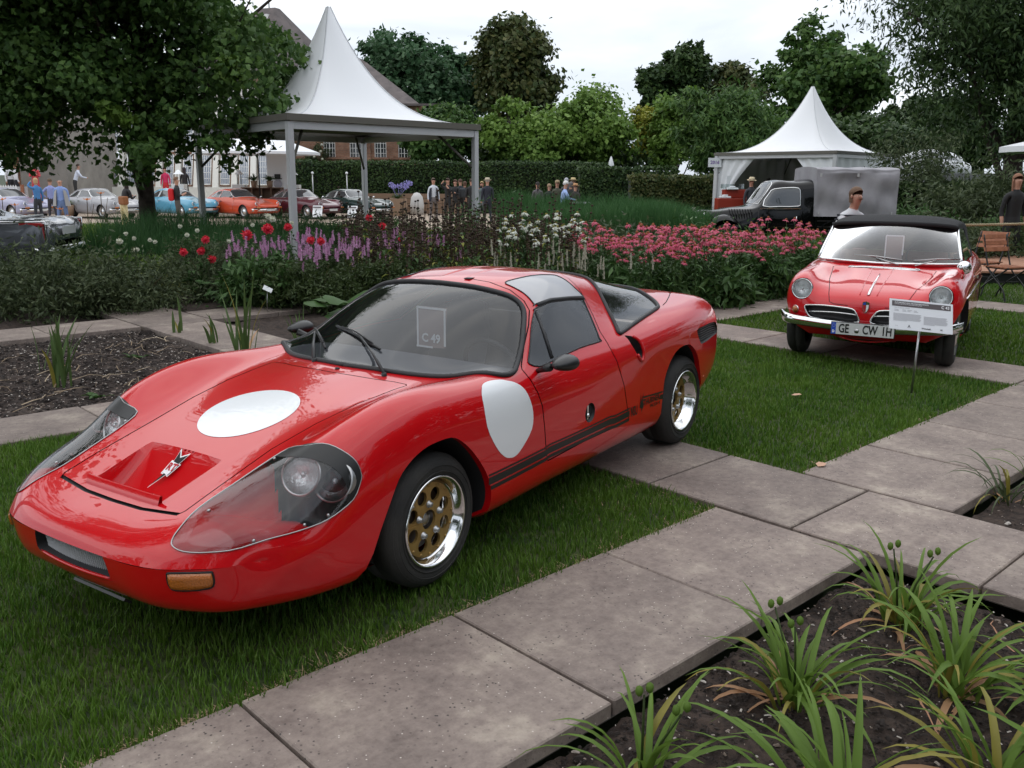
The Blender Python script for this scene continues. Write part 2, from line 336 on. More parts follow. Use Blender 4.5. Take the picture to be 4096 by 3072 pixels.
# ---------- red coupe: control net, rows nose -> tail, columns roof centre -> side -> under centre (x forward, y left, z up)
def row(x,ys,zs,dx=None):
    dx=dx or [0]*len(ys); return [(x+d,y,z) for d,y,z in zip(dx,ys,zs)]
COUPE=[
 [(1.10,0,.395),(1.095,.2,.395),(1.075,.37,.395),(1.045,.455,.395),(1.0,.52,.395),(.935,.585,.392),(.86,.625,.388),(.83,.636,.390),(.87,.622,.392),(.945,.578,.392),(1.04,.46,.393),(1.092,.22,.394),(1.10,0,.395)],
 [(1.07,0,.442),(1.062,.2,.442),(1.035,.37,.45),(1.005,.45,.456),(.96,.52,.458),(.895,.585,.452),(.815,.64,.435),(.775,.664,.385),(.82,.645,.32),(.92,.58,.272),(1.02,.45,.262),(1.07,.25,.27),(1.078,0,.275)],
 [(.93,0,.487),(.925,.2,.490),(.905,.365,.508),(.885,.44,.520),(.85,.52,.526),(.80,.595,.512),(.735,.655,.47),(.69,.69,.40),(.715,.68,.31),(.80,.62,.225),(.88,.48,.195),(.93,.25,.185),(.95,0,.185)],
 [(.70,0,.560),(.70,.2,.562),(.69,.37,.576),(.68,.45,.588),(.66,.53,.594),(.63,.605,.576),(.59,.67,.52),(.57,.705,.43),(.58,.708,.32),(.62,.67,.205),(.66,.5,.165),(.7,.25,.16),(.7,0,.16)],
 [(.45,0,.638),(.45,.2,.638),(.45,.37,.648),(.45,.46,.672),(.445,.55,.704),(.44,.63,.696),(.43,.69,.63),(.43,.72,.50),(.43,.725,.34),(.43,.705,.205),(.43,.55,.15),(.43,.25,.15),(.43,0,.15)],
 row(.23,[0,.2,.38,.47,.565,.65,.705,.732,.735,.715,.58,.25,0],[.695,.693,.697,.722,.770,.758,.69,.56,.36,.215,.15,.15,.15]),
 row(0,[0,.2,.39,.48,.575,.665,.718,.74,.742,.72,.58,.25,0],[.740,.737,.733,.750,.792,.776,.71,.58,.36,.22,.15,.15,.15]),
 row(-.22,[0,.2,.395,.49,.575,.665,.718,.742,.745,.72,.58,.25,0],[.772,.769,.754,.757,.782,.768,.71,.58,.35,.22,.15,.15,.15],[.0]*13),
 [(-.30,0,.782),(-.31,.2,.781),(-.37,.40,.768),(-.44,.515,.766),(-.50,.60,.775),(-.52,.675,.757),(-.52,.722,.70),(-.52,.747,.57),(-.52,.75,.35),(-.52,.722,.22),(-.52,.58,.15),(-.52,.25,.15),(-.52,0,.15)],
 [(-.62,0,.95),(-.63,.2,.945),(-.67,.39,.932),(-.73,.515,.91),(-.77,.605,.855),(-.78,.668,.778),(-.78,.722,.705),(-.78,.75,.57),(-.78,.752,.35),(-.78,.722,.225),(-.78,.58,.15),(-.78,.25,.15),(-.78,0,.15)],
 [(-.96,0,1.088),(-.97,.2,1.083),(-1.0,.37,1.062),(-1.03,.46,1.026),(-1.04,.555,.93),(-1.04,.663,.795),(-1.04,.722,.715),(-1.04,.75,.57),(-1.04,.752,.35),(-1.04,.722,.225),(-1.04,.58,.15),(-1.04,.25,.15),(-1.04,0,.15)],
 row(-1.28,[0,.2,.36,.452,.545,.657,.722,.75,.75,.72,.58,.25,0],[1.120,1.114,1.088,1.030,.93,.80,.72,.58,.35,.225,.15,.15,.15]),
 row(-1.55,[0,.2,.35,.44,.535,.65,.722,.745,.748,.718,.58,.25,0],[1.110,1.103,1.073,1.010,.912,.802,.73,.59,.35,.225,.15,.15,.15]),
 row(-1.82,[0,.2,.335,.42,.52,.645,.722,.742,.742,.715,.58,.25,0],[1.072,1.065,1.035,.978,.888,.805,.74,.60,.36,.225,.15,.15,.15]),
 row(-2.10,[0,.2,.33,.42,.52,.64,.718,.735,.735,.71,.58,.25,0],[1.012,1.006,.980,.925,.864,.815,.755,.62,.37,.23,.16,.16,.16]),
 row(-2.42,[0,.2,.335,.43,.53,.64,.712,.732,.732,.705,.58,.25,0],[.945,.940,.918,.882,.851,.826,.765,.63,.38,.24,.18,.18,.18]),
 row(-2.68,[0,.2,.335,.43,.53,.635,.70,.722,.72,.69,.56,.25,0],[.896,.893,.884,.870,.857,.832,.768,.63,.40,.28,.22,.22,.22]),
 row(-2.88,[0,.2,.33,.43,.53,.62,.68,.70,.695,.66,.54,.25,0],[.874,.873,.870,.866,.857,.826,.755,.62,.43,.33,.28,.28,.28]),
 row(-2.985,[0,.2,.33,.43,.52,.60,.65,.667,.66,.625,.52,.25,0],[.835,.835,.832,.828,.82,.79,.72,.61,.46,.38,.35,.35,.35]),
 row(-3.02,[0,.18,.30,.39,.47,.54,.58,.595,.585,.56,.47,.22,0],[.74,.74,.738,.735,.73,.71,.665,.60,.51,.46,.45,.45,.45]),
 row(-3.03,[0,.1,.16,.2,.24,.28,.3,.31,.3,.28,.24,.1,0],[.63,.63,.63,.63,.63,.625,.61,.60,.58,.57,.57,.57,.57]),
]
# outlines on the coupe body in surface parameters
CUV={
'cover':[(0.087,0.446),(0.066,0.502),(0.063,0.591),(0.080,0.686),(0.165,0.747),(0.320,0.791),(0.462,0.819),(0.586,0.828),(0.640,0.800),(0.652,0.781),(0.648,0.741),(0.625,0.681),(0.605,0.603),(0.589,0.533),(0.595,0.434),(0.504,0.405),(0.368,0.395),(0.254,0.388),(0.165,0.412),(0.115,0.425)],
'band':[(0.536,0.484),(0.544,0.583),(0.560,0.652),(0.577,0.704),(0.594,0.767),(0.595,0.800),(0.568,0.823)],
'ws':[(2.122,0.011),(2.089,0.109),(2.095,0.281),(2.097,0.373),(2.078,0.425),(2.043,0.462),(1.988,0.486),(1.889,0.523),(1.768,0.576),(1.670,0.635),(1.625,0.654),(1.572,0.654),(1.466,0.608),(1.483,0.453),(1.483,0.334),(1.430,0.220),(1.412,0.114),(1.368,0.000)],
'doorF':[(2.194,0.073),(2.185,0.224),(2.150,0.348),(2.105,0.439),(2.070,0.483),(1.981,0.517),(1.846,0.557),(1.723,0.630),(1.705,0.652),(1.717,0.716),(1.743,0.778),(1.768,0.832),(1.780,0.908),(1.803,1.015),(1.812,1.029)],
'doorR':[(2.693,1.024),(2.656,0.947),(2.630,0.889),(2.558,0.782),(2.549,0.681),(2.566,0.631),(2.622,0.567),(2.668,0.493),(2.700,0.430),(2.709,0.357),(2.745,0.242),(2.674,0.142),(2.585,0.069)],
'roofglass':[(2.212,0.285),(2.310,0.297),(2.558,0.320),(2.611,0.334),(2.638,0.380),(2.647,0.430),(2.665,0.471),(2.139,0.475),(2.150,0.444),(2.167,0.398),(2.185,0.338)],
'sideglass':[(2.111,0.492),(2.637,0.494),(2.585,0.571),(2.497,0.667),(2.266,0.662),(1.892,0.677),(1.803,0.663),(1.784,0.645),(1.803,0.622),(1.957,0.540)],
'bar':[(2.099,0.507),(1.990,0.659)],
'qglass':[(3.002,0.316),(3.189,0.293),(3.402,0.293),(3.544,0.343),(3.553,0.425),(3.526,0.498),(3.429,0.576),(3.223,0.613),(2.922,0.645),(2.718,0.664),(2.771,0.613),(2.869,0.512),(2.958,0.393)],
'scoopB':[(2.754,0.680),(2.816,0.700),(2.842,0.732),(2.853,0.768),(2.859,0.799),(2.833,0.823),(2.788,0.791),(2.753,0.741),(2.753,0.700)],
'vent':[(3.633,0.805),(3.757,0.796),(3.953,0.791),(4.024,0.796),(4.068,0.851),(3.890,0.869),(3.731,0.878),(3.696,0.864)],
'archF':[(0.658,1.123),(0.772,0.973),(0.839,0.885),(0.905,0.850),(0.964,0.835),(1.032,0.828),(1.146,0.832),(1.208,0.855),(1.270,0.896),(1.331,0.954),(1.369,1.006),(1.390,1.064),(1.396,1.151)],
'archR':[(3.145,1.006),(3.162,0.951),(3.215,0.905),(3.278,0.873),(3.349,0.855),(3.446,0.851),(3.526,0.860),(3.606,0.892),(3.668,0.937),(3.713,1.001),(3.766,1.079)],
'roundel':[(1.519,0.663),(1.466,0.654),(1.421,0.663),(1.394,0.687),(1.368,0.737),(1.368,0.837),(1.416,0.914),(1.457,0.951),(1.492,0.967),(1.537,0.970),(1.586,0.949),(1.662,0.897),(1.679,0.841),(1.661,0.782),(1.633,0.736),(1.590,0.700),(1.554,0.681)],
'engine':[(3.997,0.407),(3.775,0.485),(3.615,0.540),(3.429,0.576)],
'latch':[(2.247,0.928),(2.249,0.892),(2.247,0.965),(2.301,0.937),(2.194,0.919)],
}
# ================= materials shared by vehicles
M={}
M['red']=mat('red_paint',(.56,.003,.007),.3,coat=1,spec=.12)
M['red2']=mat('red_paint_spider',(.60,.008,.014),.3,coat=1,spec=.12)
M['rubber']=mat('black_rubber',(.02,.02,.022),.55,bump=.15,bscale=200)
M['tyre']=mat('tyre_rubber',(.018,.018,.018),.75,var=(.035,.033,.03),vscale=6,bump=.2,bscale=150)
M['black']=mat('black_trim',(.008,.008,.009),.5)
M['deepblack']=mat('dark_interior',(.012,.012,.014),.8)
M['satin']=mat('satin_black',(.015,.015,.016),.35)
M['gold']=mat('gold_wheel_paint',(.42,.27,.085),.38,metal=.55,var=(.34,.21,.07),vscale=20)
M['chrome']=mat('chrome',(.8,.8,.8),.09,metal=1)
M['steel']=mat('dull_steel',(.45,.45,.45),.35,metal=1)
M['white']=mat('white_vinyl',(.82,.84,.86),.25,coat=.6)
M['blackvinyl']=mat('black_vinyl',(.01,.01,.01),.35)
M['glass']=glassmat('window_glass',(.78,.83,.83),haze=.015)
M['wglass']=glassmat('windscreen_glass',(.74,.77,.79),haze=.008)
M['perspex']=glassmat('clear_cover',(.95,.95,.96),haze=.012)
M['lens']=glassmat('lamp_glass',(.9,.92,.92),rough=.03)
M['reflector']=mat('lamp_reflector',(.95,.96,.97),.22,metal=.65,bump=.6,bscale=90)
M['amber']=mat('amber_lens',(.42,.12,.015),.2,coat=.8,bump=.4,bscale=140)
M['card']=mat('brown_card',(.34,.25,.235),.7)
M['cardwhite']=mat('card_lettering',(.88,.87,.88),.7)
M['seat']=mat('seat_vinyl',(.16,.16,.175),.6)
M['meshwire']=mat('grille_wire',(.55,.55,.56),.45,metal=.8)
M['platewhite']=mat('plate_white',(.62,.63,.62),.4)
M['plateblue']=mat('plate_blue',(.02,.08,.5),.4)
M['emblemred']=mat('enamel_red',(.5,.02,.03),.3)
def patch(L,poly,depth,name,m,parent,st=.012,side='both',wall=.012,dirv=None,mi=None):
    """fine skin across a uv outline, pushed in by depth(uv, xyz) metres with steep walls at the rim"""
    p=np.array(poly,float); d=np.diff(np.vstack([p,p[:1]]),axis=0); q=[]
    for a,b in zip(p,d):
        n=max(1,int(np.hypot(*b)/st)); q+= [a+b*k/n for k in range(n)]
    p=np.array(q); lo=p.min(0);hi=p.max(0)
    g=np.stack(np.meshgrid(np.arange(lo[0],hi[0],st),np.arange(lo[1],hi[1],st),indexing='ij'),-1).reshape(-1,2); g=g[inpoly(g,p)]
    def ed(P):
        r=np.full(len(P),9.)
        for i in range(len(p)):
            a=p[i-1];b=p[i];dd=b-a
            if abs(dd[1])<1e-9 and (a[1]<1e-6 or a[1]>L.Vm-1e-6): continue   # the centre line is not a rim
            t=np.clip(((P-a)@dd)/(dd@dd+1e-12),0,1); e=a+t[:,None]*dd-P; r=np.minimum(r,np.hypot(e[:,0],e[:,1]))
        return r
    g=g[ed(g)>st*.35]; n=len(p)
    vs,_,fs,*_r=delaunay_2d_cdt([Vector((float(a),float(b))) for a,b in np.concatenate([p,g])],[(i,(i+1)%n) for i in range(n)],[],0,1e-7)
    uv=np.array([[v.x,v.y] for v in vs]); T=np.array([list(f)[:3] for f in fs]); T=T[inpoly(uv[T].mean(1),p)]
    a=uv[T[:,1]]-uv[T[:,0]]; b=uv[T[:,2]]-uv[T[:,0]]; ar=a[:,0]*b[:,1]-a[:,1]*b[:,0]; T[ar>0]=T[ar>0][:,::-1]
    S=L.ev(uv[:,0],uv[:,1]); Nn=L.nrm(uv[:,0],uv[:,1]); w=np.clip(ed(uv)/wall,0,1); S=S-(Nn if dirv is None else np.array(dirv,float)[None,:])*(w*depth(uv,S))[:,None]
    if side=='both' and lo[1]>1: S[uv[:,1]>L.Vm-1e-6,1]=0
    onc=np.abs(uv[:,1])<1e-6
    if side=='both':
        V=np.concatenate([S,S*[1,-1,1]]); idx=np.arange(len(V)); c=np.where(onc)[0]; idx[c+len(S)]=c; V[c,1]=0
        F=np.concatenate([T,idx[T[:,::-1]+len(S)]])
    elif side=='left': V,F=S,T
    else: V,F=S*[1,-1,1],T[:,::-1]
    return link(name,mesh_from(name,V,F,m if isinstance(m,(list,tuple)) else [m],None if mi is None else mi(V[F].mean(1))),parent)
def ridge(L,line,r,name,m,parent,off=0,side='left',closed=False,flat=.5,n=6,mb=None):
    """rubber or chrome strip lying along a uv line"""
    q=np.array(line,float); P=L.ev(q[:,0],q[:,1])+L.nrm(q[:,0],q[:,1])*off
    b=mb or MB()
    if side=='sym': P=np.concatenate([P[::-1],(P*[1,-1,1])[1:]]); b.tube(P,r,n)
    elif side=='both': 
        P=np.vstack([P,P[:1]]) if closed else P; b.tube(P,r,n,cap=not closed); b.tube(P*[1,-1,1],r,n,cap=not closed)
    else:
        P=np.vstack([P,P[:1]]) if closed else P; P=P if side=='left' else P*[1,-1,1]; b.tube(P,r,n,cap=not closed)
    return b if mb else b.build(name,m,parent)
def maptext(L,s,quad,name,m,parent,off=.002,side='left',bold=.01,fit=True,spacing=1.0,res=2):
    """flat lettering laid on the surface inside a uv quad TL,TR,BR,BL"""
    V,F=textmesh(s,1,bold,res=res,spacing=spacing); lo=V.min(0);hi=V.max(0); a=(V[:,0]-lo[0])/(hi[0]-lo[0]); b=1-(V[:,1]-lo[1])/(hi[1]-lo[1])
    TL,TR,BR,BL=[np.array(q,float) for q in quad]; uv=((1-a)*(1-b))[:,None]*TL+(a*(1-b))[:,None]*TR+(a*b)[:,None]*BR+((1-a)*b)[:,None]*BL
    S=L.ev(uv[:,0],uv[:,1])+L.nrm(uv[:,0],uv[:,1])*off
    if side=='right': S=S*[1,-1,1]
    return link(name,mesh_from(name,S,F,[m],None,False),parent)
def plate_holes(outer,holes,th,mb,mi=0,y=0,rot=0):
    """flat disc of radius `outer` (in the x-z plane, facing +y) with round holes [(cx,cz,r)], thickness th"""
    rings=[[(outer*math.cos(2*PI*k/48),outer*math.sin(2*PI*k/48)) for k in range(48)]]
    for cx,cz,r in holes: rings.append([(cx+r*math.cos(2*PI*k/18),cz+r*math.sin(2*PI*k/18)) for k in range(18)])
    P=[];E=[]
    for rg in rings:
        s=len(P); P+=rg; E+=[(s+i,s+(i+1)%len(rg)) for i in range(len(rg))]
    vs,_,fs,*_r=delaunay_2d_cdt([Vector(p) for p in P],E,[],0,1e-7); uv=np.array([[v.x,v.y] for v in vs]); T=np.array([list(f)[:3] for f in fs]); c=uv[T].mean(1); ok=np.hypot(c[:,0],c[:,1])<outer
    for cx,cz,r in holes: ok&=np.hypot(c[:,0]-cx,c[:,1]-cz)>r*.97
    T=T[ok]; V=np.stack([uv[:,0],np.full(len(uv),y),uv[:,1]],1); mb.add(V,[t for t in T.tolist()],mi); mb.add(V-[0,th,0],[t[::-1] for t in T.tolist()],mi)
    s=0
    for rg in rings:
        n=len(rg); A=[(x,y,z) for x,z in rg]+[(x,y-th,z) for x,z in rg]; mb.add(A,[(i,(i+1)%n,n+(i+1)%n,n+i) for i in range(n)],mi)
def tyre_prof(r,rim,w,y):
    return [(rim,y-.012),(rim+.012,y),(rim+.03,y+.006),((r+rim)/2+.01,y+.008),(r-.02,y-.004),(r-.006,y-.02),(r,y-.035),(r,y-w/2-.002),(r-.008,y-w/2),(r-.008,y-w/2-.004),(r,y-w/2-.006),(r,y-w+.035),(r-.02,y-w+.01),(rim+.02,y-w),(rim,y-w+.02)]
def wheel_gold(parent,x,y,side,front=True,steer=0):
    """deep chrome rim with a gold eight-hole centre; side=+1 left, -1 right"""
    root=bpy.data.objects.new('wheel',None); C.objects.link(root); root.parent=parent; root.location=(x,y,.272); root.rotation_euler=(0,0,steer+(0 if side>0 else PI))
    t=MB(); pr=tyre_prof(.272,.176,.2 if front else .21,0)
    t.lathe([(r,h) for r,h in pr],56,axis='y'); 
    for rr,hh in ((.247,-.003),(.225,.0085),(.2,.0082)): t.lathe([(rr,hh-.004),(rr+.001,hh+.0015),(rr+.003,hh+.0015),(rr+.004,hh-.004)],56,axis='y')
    me=t.mesh('tyre',M['tyre']); link('tyre',me,root)
    b=MB(); deep=.036 if front else .062
    b.lathe([(.186,-.006),(.187,.004),(.183,.010),(.177,.008),(.172,-.004),(.166,-.012),(.163,-.03),(.160,-.034),(.158,-deep),(.150,-deep-.004),(.148,-.16),(.155,-.18)],56,axis='y'); link('rim',b.mesh('rim',M['chrome']),root)
    g=MB(); hs=[(.105*math.cos(2*PI*(k+.5)/8),.105*math.sin(2*PI*(k+.5)/8),.0285) for k in range(8)]+[(0,0,.041)]
    plate_holes(.152,hs,.012,g,0,-deep+.004); 
    for k in range(16):
        a=2*PI*k/16; g.lathe([(.006,0),(.006,.004),(0,.005)],8,(.143*math.cos(a),-deep+.004,.143*math.sin(a)),'y')
    g.box((.11,-deep+.006,0),(.06,.006,.006)); link('wheel_centre',g.mesh('wheel_centre',M['gold']),root)
    h=MB()
    for k in range(5):
        a=2*PI*k/5+.3; h.lathe([(.015,0),(.015,.004),(.010,.005),(.010,.016),(.006,.019),(0,.019)],10,(.066*math.cos(a),-deep+.004,.066*math.sin(a)),'y')
    h.lathe([(.03,-.01),(.028,.006),(.012,.010),(0,.010)],16,(0,-deep-.02,0),'y'); h.tube([(.15*.8,-deep,.15*.62),(.152*.8,-deep+.03,.152*.62)],.005,6)
    link('wheel_bolts',h.mesh('wheel_bolts',M['steel']),root,kind='stuff')
    d=MB(); d.lathe([(0,-deep-.05),(.13,-deep-.05),(.13,-deep-.06)],32,axis='y'); d.box((.02,-deep-.035,.06),(.05,.03,.16),rot=rotm(0,.3,0)); link('brake_disc',d.mesh('brake_disc',mat('rusty_disc',(.12,.09,.07),.5,metal=.6) if 'disc' not in M else M['disc']),root)
    return root
def lampmesh(c,r,dirv,parent,ring=True,name='headlight',glass=True,rings='chrome'):
    """round lamp: reflector bowl, glass lens, rim"""
    d=Vector(dirv).normalized(); q=Vector((0,0,1)).rotation_difference(d); Rm=np.array(q.to_matrix())
    h=MB(); h.lathe([(0,-r*.55),(r*.5,-r*.45),(r*.85,-r*.15),(r,0)],28,c,rot=Rm); h.sphere(np.array(c)-np.array(d)*r*.18,r*.16,10); o=h.build(name,M['reflector'],parent)
    if glass:
        g=MB(); g.lathe([(r,0),(r*.8,r*.12),(r*.4,r*.2),(0,r*.22)],28,c,rot=Rm); g.build('lens',M['lens'],o)
    if ring:
        k=MB(); k.lathe([(r*.97,-.01),(r*1.0,.006),(r*1.08,.008),(r*1.12,-.002),(r*1.12,-.03)],32,c,rot=Rm); k.build('lamp_rim',M[rings],o)
    return o
def build_coupe():
    L=Loft(COUPE,smooth=.05)
    car=thing('sports_coupe','low red sports coupe with gold wheels and white roundels parked on the lawn','car',(-.881,3.755,0),math.atan2(-.8313,-.5558))
    U=CUV
    xy=lambda pts,vr=(0,.75): L.inv(np.array(pts,float),[0,1],vr=vr,ur=(0,1.6))
    hood=np.array([(.225,0),(.226,.16),(.224,.325),(.24,.336),(.38,.333),(.60,.327),(.80,.338),(1.0,.348),(1.20,.358),(1.275,.364),(1.29,.352),(1.287,.30),(1.262,.24),(1.245,.137),(1.24,0)])
    door=np.array([(2.20,.074)]+U['doorF'][1:]+[(1.82,1.045),(2.2,1.035),(2.685,1.04)]+U['doorR'][:-1]+[(2.60,.074)])
    ws=ccurve(np.array([(2.115,0),(2.112,.11),(2.110,.2),(2.102,.30),(2.093,.375),(2.070,.432),(2.035,.466),(1.985,.489),(1.885,.526),(1.77,.576),(1.69,.618),(1.64,.645),(1.585,.650),(1.535,.628),(1.50,.56),(1.485,.45),(1.465,.333),(1.432,.22),(1.41,.114),(1.40,0)]),3,closed=False)
    sg=ccurve([(2.111,.494),(2.14,.4935),(2.62,.495),(2.637,.499),(2.585,.571),(2.51,.655),(2.49,.668),(2.266,.665),(1.90,.677),(1.83,.670),(1.79,.648),(1.803,.620),(1.957,.540),(2.09,.50)],3)
    rg=ccurve(U['roofglass'][:7]+[(2.655,.480),(2.60,.482),(2.16,.480)]+U['roofglass'][7:],3)
    qg=ccurve([(3.02,0),(3.015,.15),(2.995,.31),(2.958,.393),(2.869,.512),(2.771,.613),(2.718,.660),(2.76,.662),(2.922,.645),(3.223,.613),(3.40,.585),(3.47,.55),(3.526,.498),(3.57,.425),(3.60,.343),(3.635,.2),(3.65,.1),(3.655,0)],3,closed=False)
    cover=ccurve(U['cover'],3); co=U['cover']; ix=[7,8,9,10,11,12,13,14]
    archF=[tuple(p) for p in ccurve(U['archF'],3,closed=False)]+[(1.40,1.27),(.60,1.27),(.63,1.19)]
    archR=[(3.150,1.27),(3.147,1.10)]+[tuple(p) for p in ccurve(U['archR'],3,closed=False)]+[(3.80,1.16),(3.80,1.27)]
    eng=np.array([(3.70,0),(3.66,.20),(3.63,.343),(3.60,.43),(3.552,.505),(3.49,.556),(3.50,.572),(3.615,.542),(3.775,.487),(3.93,.43),(4.02,.38),(4.03,.2),(4.03,0)])
    # scoop, roundel
    sc=xy([(.878,0),(.878,.1),(.875,.198),(.864,.203),(.74,.207),(.63,.210),(.606,.205),(.598,.1),(.597,0)])
    scoop=sc.copy(); scoop[0,1]=0; scoop[-1,1]=0
    grille=np.array([(0,L.Vm),(0,1.612),(.012,1.606),(.046,1.61),(.056,1.625),(.058,L.Vm)])
    roundel=ccurve(U['roundel'],3)
    gaps=[]
    def gapline(line,w): 
        a,b=strip(L,line,w); gaps.append(np.vstack([a,b[::-1]]))
    gapline(hood[[0,1,2]],.016); gapline(hood[2:],.006); gapline(np.vstack([door,door[:1]]),.007); gapline(eng[6:],.006)
    vent=ccurve([(3.633,.805),(3.757,.796),(3.953,.791),(4.024,.798),(4.062,.845),(3.890,.868),(3.731,.878),(3.685,.862)],3)
    sB=ccurve(U['scoopB'],3)
    latch=np.array([(2.248+.053*math.cos(t),.928+.0375*math.sin(t)) for t in np.linspace(0,2*PI,25)[:-1]])
    indic=np.array([(.010,1.163),(.034,1.165),(.043,1.185),(.045,1.27),(.035,1.29),(.012,1.292),(.006,1.28),(.006,1.175)])
    regs=[('hood',hood),('door',door),('engine_lid',eng)]+[('gap',g) for g in gaps]+[('ws',ws),('sg',sg),('rg',rg),('qg',qg),('cover',cover),('archF',archF),('archR',archR),('scoop',scoop),('grille',grille),('vent',vent),('sB',sB),('latch',latch)]
    uv,T,rid=trim(L,regs,170,110); nm=np.array(['body']+[r[0] for r in regs])[rid+1]
    red=[M['red']]
    sel=lambda *a: T[np.isin(nm,a)]
    body=link('body',surf_mesh(L,uv,sel('body'),name='body',mats=red),car)
    hd=link('bonnet',surf_mesh(L,uv,sel('hood'),name='bonnet',mats=red),car)
    link('engine_lid',surf_mesh(L,uv,sel('engine_lid'),name='engine_lid',mats=red),car)
    doors={}
    for sd in('left','right'): doors[sd]=link('door',surf_mesh(L,uv,sel('door'),0,sd,'door',red),car)
    link('inner_shell',surf_mesh(L,uv,sel('body','hood','door','gap','engine_lid','latch'),-.014,'both','inner_shell',[M['deepblack']],flip=True),car)
    link('panel_gap',surf_mesh(L,uv,sel('gap'),-.008,'both','panel_gap',[M['black']]),car)
    wsx=link('windscreen',surf_mesh(L,uv,sel('ws'),.001,name='windscreen',mats=[M['wglass']]),car)
    link('rear_window',surf_mesh(L,uv,sel('qg'),.001,name='rear_window',mats=[M['glass']]),car)
    ridge(L,ws,.013,'windscreen_seal',M['rubber'],wsx,.003,'sym')
    ridge(L,qg,.012,'rear_window_seal',M['rubber'],car,.003,'sym')
    gsolid=glassmat('tinted_perspex',(.40,.42,.44),refl=1,haze=.50,ior=2.2)
    for sd in('left','right'):
        d=doors[sd]
        w=link('side_window',surf_mesh(L,uv,sel('sg'),.001,sd,'side_window',[M['glass']]),d)
        link('roof_window',surf_mesh(L,uv,sel('rg'),.001,sd,'roof_window',[gsolid]),d)
        b=MB(); ridge(L,sg,.004,'',None,None,.002,sd,True,mb=b); ridge(L,rg,.003,'',None,None,.002,sd,True,mb=b); ridge(L,[(2.155,.487),(2.3,.487),(2.5,.488),(2.645,.489)],.011,'',None,None,.003,sd,mb=b); ridge(L,[(2.102,.503),(2.045,.58),(1.990,.662)],.009,'',None,None,.002,sd,mb=b); b.build('window_seal',M['rubber'],d)
        # flange and wheel wells
        for an,arc,cut in(('front',archF,13*3-2),('rear',archR,0)):
            q=np.array(arc,float); P=L.ev(q[:,0],q[:,1])*[1,1 if sd=='left' else -1,1]; sg_=1 if sd=='left' else -1
            f=MB(); Q=P.copy(); Q[:,1]-=sg_*.03; Q[:,:]=Q; f.grid(np.stack([P,Q]),closev=True); f.build('arch_lip',M['red'],car)
            Z=Q.copy(); Z[:,1]=sg_*.36; f=MB(); f.grid(np.stack([Q,Z]),closev=True)
            tr=tessellate_polygon([[Vector((a,c,0)) for a,_,c in Z]]); f.add(Z,[t for t in tr]); f.build('wheel_well',M['deepblack'],car)
        # headlight bucket, lamps, cover
        dep=lambda uv_,S: .012+.235*np.clip((.88-S[:,0])/.34,0,1)**1.1
        bk=patch(L,cover,dep,'headlight_bucket',[M['red'],M['black']],car,.014,sd,wall=.04,dirv=(.0,.0,1),mi=lambda c:(c[:,0]<.565).astype(int))
        inner=[(.536,.484),(.544,.583),(.560,.652),(.577,.704),(.594,.767),(.595,.800),(.575,.822)]
        bandp=ccurve([co[13],(.596,.50),co[12],co[11],co[10],co[9],co[8],co[7]],3,closed=False); bandq=ccurve([(.545,.42),(.532,.484),(.528,.583),(.540,.652),(.556,.704),(.565,.767),(.560,.800),(.530,.820)],3,closed=False)
        bandpoly=np.vstack([[co[14]],bandp[1:],bandq[::-1]])
        sgn=1 if sd=='left' else -1
        ct=uv[T].mean(1); inb=inpoly(ct,bandpoly); cm=(nm=='cover')
        cv=link('headlight_cover',surf_mesh(L,uv,T[cm],.003,sd,'headlight_cover',[M['perspex']]),car)
        decal(L,bandpoly,.0045,'cover_band',[M['blackvinyl']],cv,sd)
        b=MB(); ridge(L,cover,.0022,'',None,None,.003,sd,True,mb=b); b.build('cover_edge',M['steel'],cv)
        b=MB()
        for q in((.426,.800),(.116,.703),(.240,.453),(.534,.425),(.30,.77)):
            p=L.ev(*q)[0]*[1,sgn,1]; b.sphere(p,.0065,8)
        b.build('cover_screws',M['steel'],cv,kind='stuff')
        for (lx,ly,lz) in((.549,.553,.590),(.487,.642,.566)):
            lampmesh((lx,ly*sgn,lz),.070,(1,.28*sgn,.40),car,ring=True,rings='steel')
        # decals
        decal(L,roundel,.0015,'white_roundel',[M['white']],car,sd)
        for (a0,a1) in((.985,.992),(.9965,1.022),(1.028,1.042)):
            us=np.linspace(1.372 if a1<1.03 else 1.385,2.70,24); ff=lambda v,u: v+.012*np.clip((1.8-u)/.42,0,1)+(-.006 if 1.8<u<2.5 else 0)
            top=[(u,ff(a0,u)) for u in us]; bot=[(u,ff(a1,u)) for u in us]; decal(L,top+bot[::-1],.0015,'side_stripe',[M['blackvinyl']],car,sd,grid=.02)
        for qa,qb in((((2.875,.972),(3.139,.996)),((3.139,1.003),(2.875,.979))),(((3.10,1.006),(3.142,1.010)),((3.143,1.030),(3.10,1.026)))):
            decal(L,[*qa,*qb],.0015,'side_stripe',[M['blackvinyl']],car,sd)
        flip=(lambda q:q) if sd=='left' else (lambda q:[q[1],q[0],q[3],q[2]])
        maptext(L,'NSU',flip([(2.712,.985),(2.795,.992),(2.803,1.034),(2.722,1.028)]),'side_lettering',M['blackvinyl'],car,.002,sd,.02)
        maptext(L,'THURNER',flip([(2.868,.984),(3.095,1.000),(3.100,1.024),(2.880,1.014)]),'side_lettering',M['blackvinyl'],car,.002,sd,.02)
        maptext(L,'RSH',flip([(2.97,1.022),(3.10,1.030),(3.104,1.044),(2.975,1.038)]),'side_lettering',M['blackvinyl'],car,.002,sd,.01)
        e=np.array([(.3,0),(.45,.42),(.62,.28),(.95,.02),(.8,.5),(.98,.56),(.75,.8),(.62,.72),(.5,1),(.45,.72),(.1,.66),(.22,.36)]); em=[(2.815+.06*a+.01*b,.952+.09*b) for a,b in e]
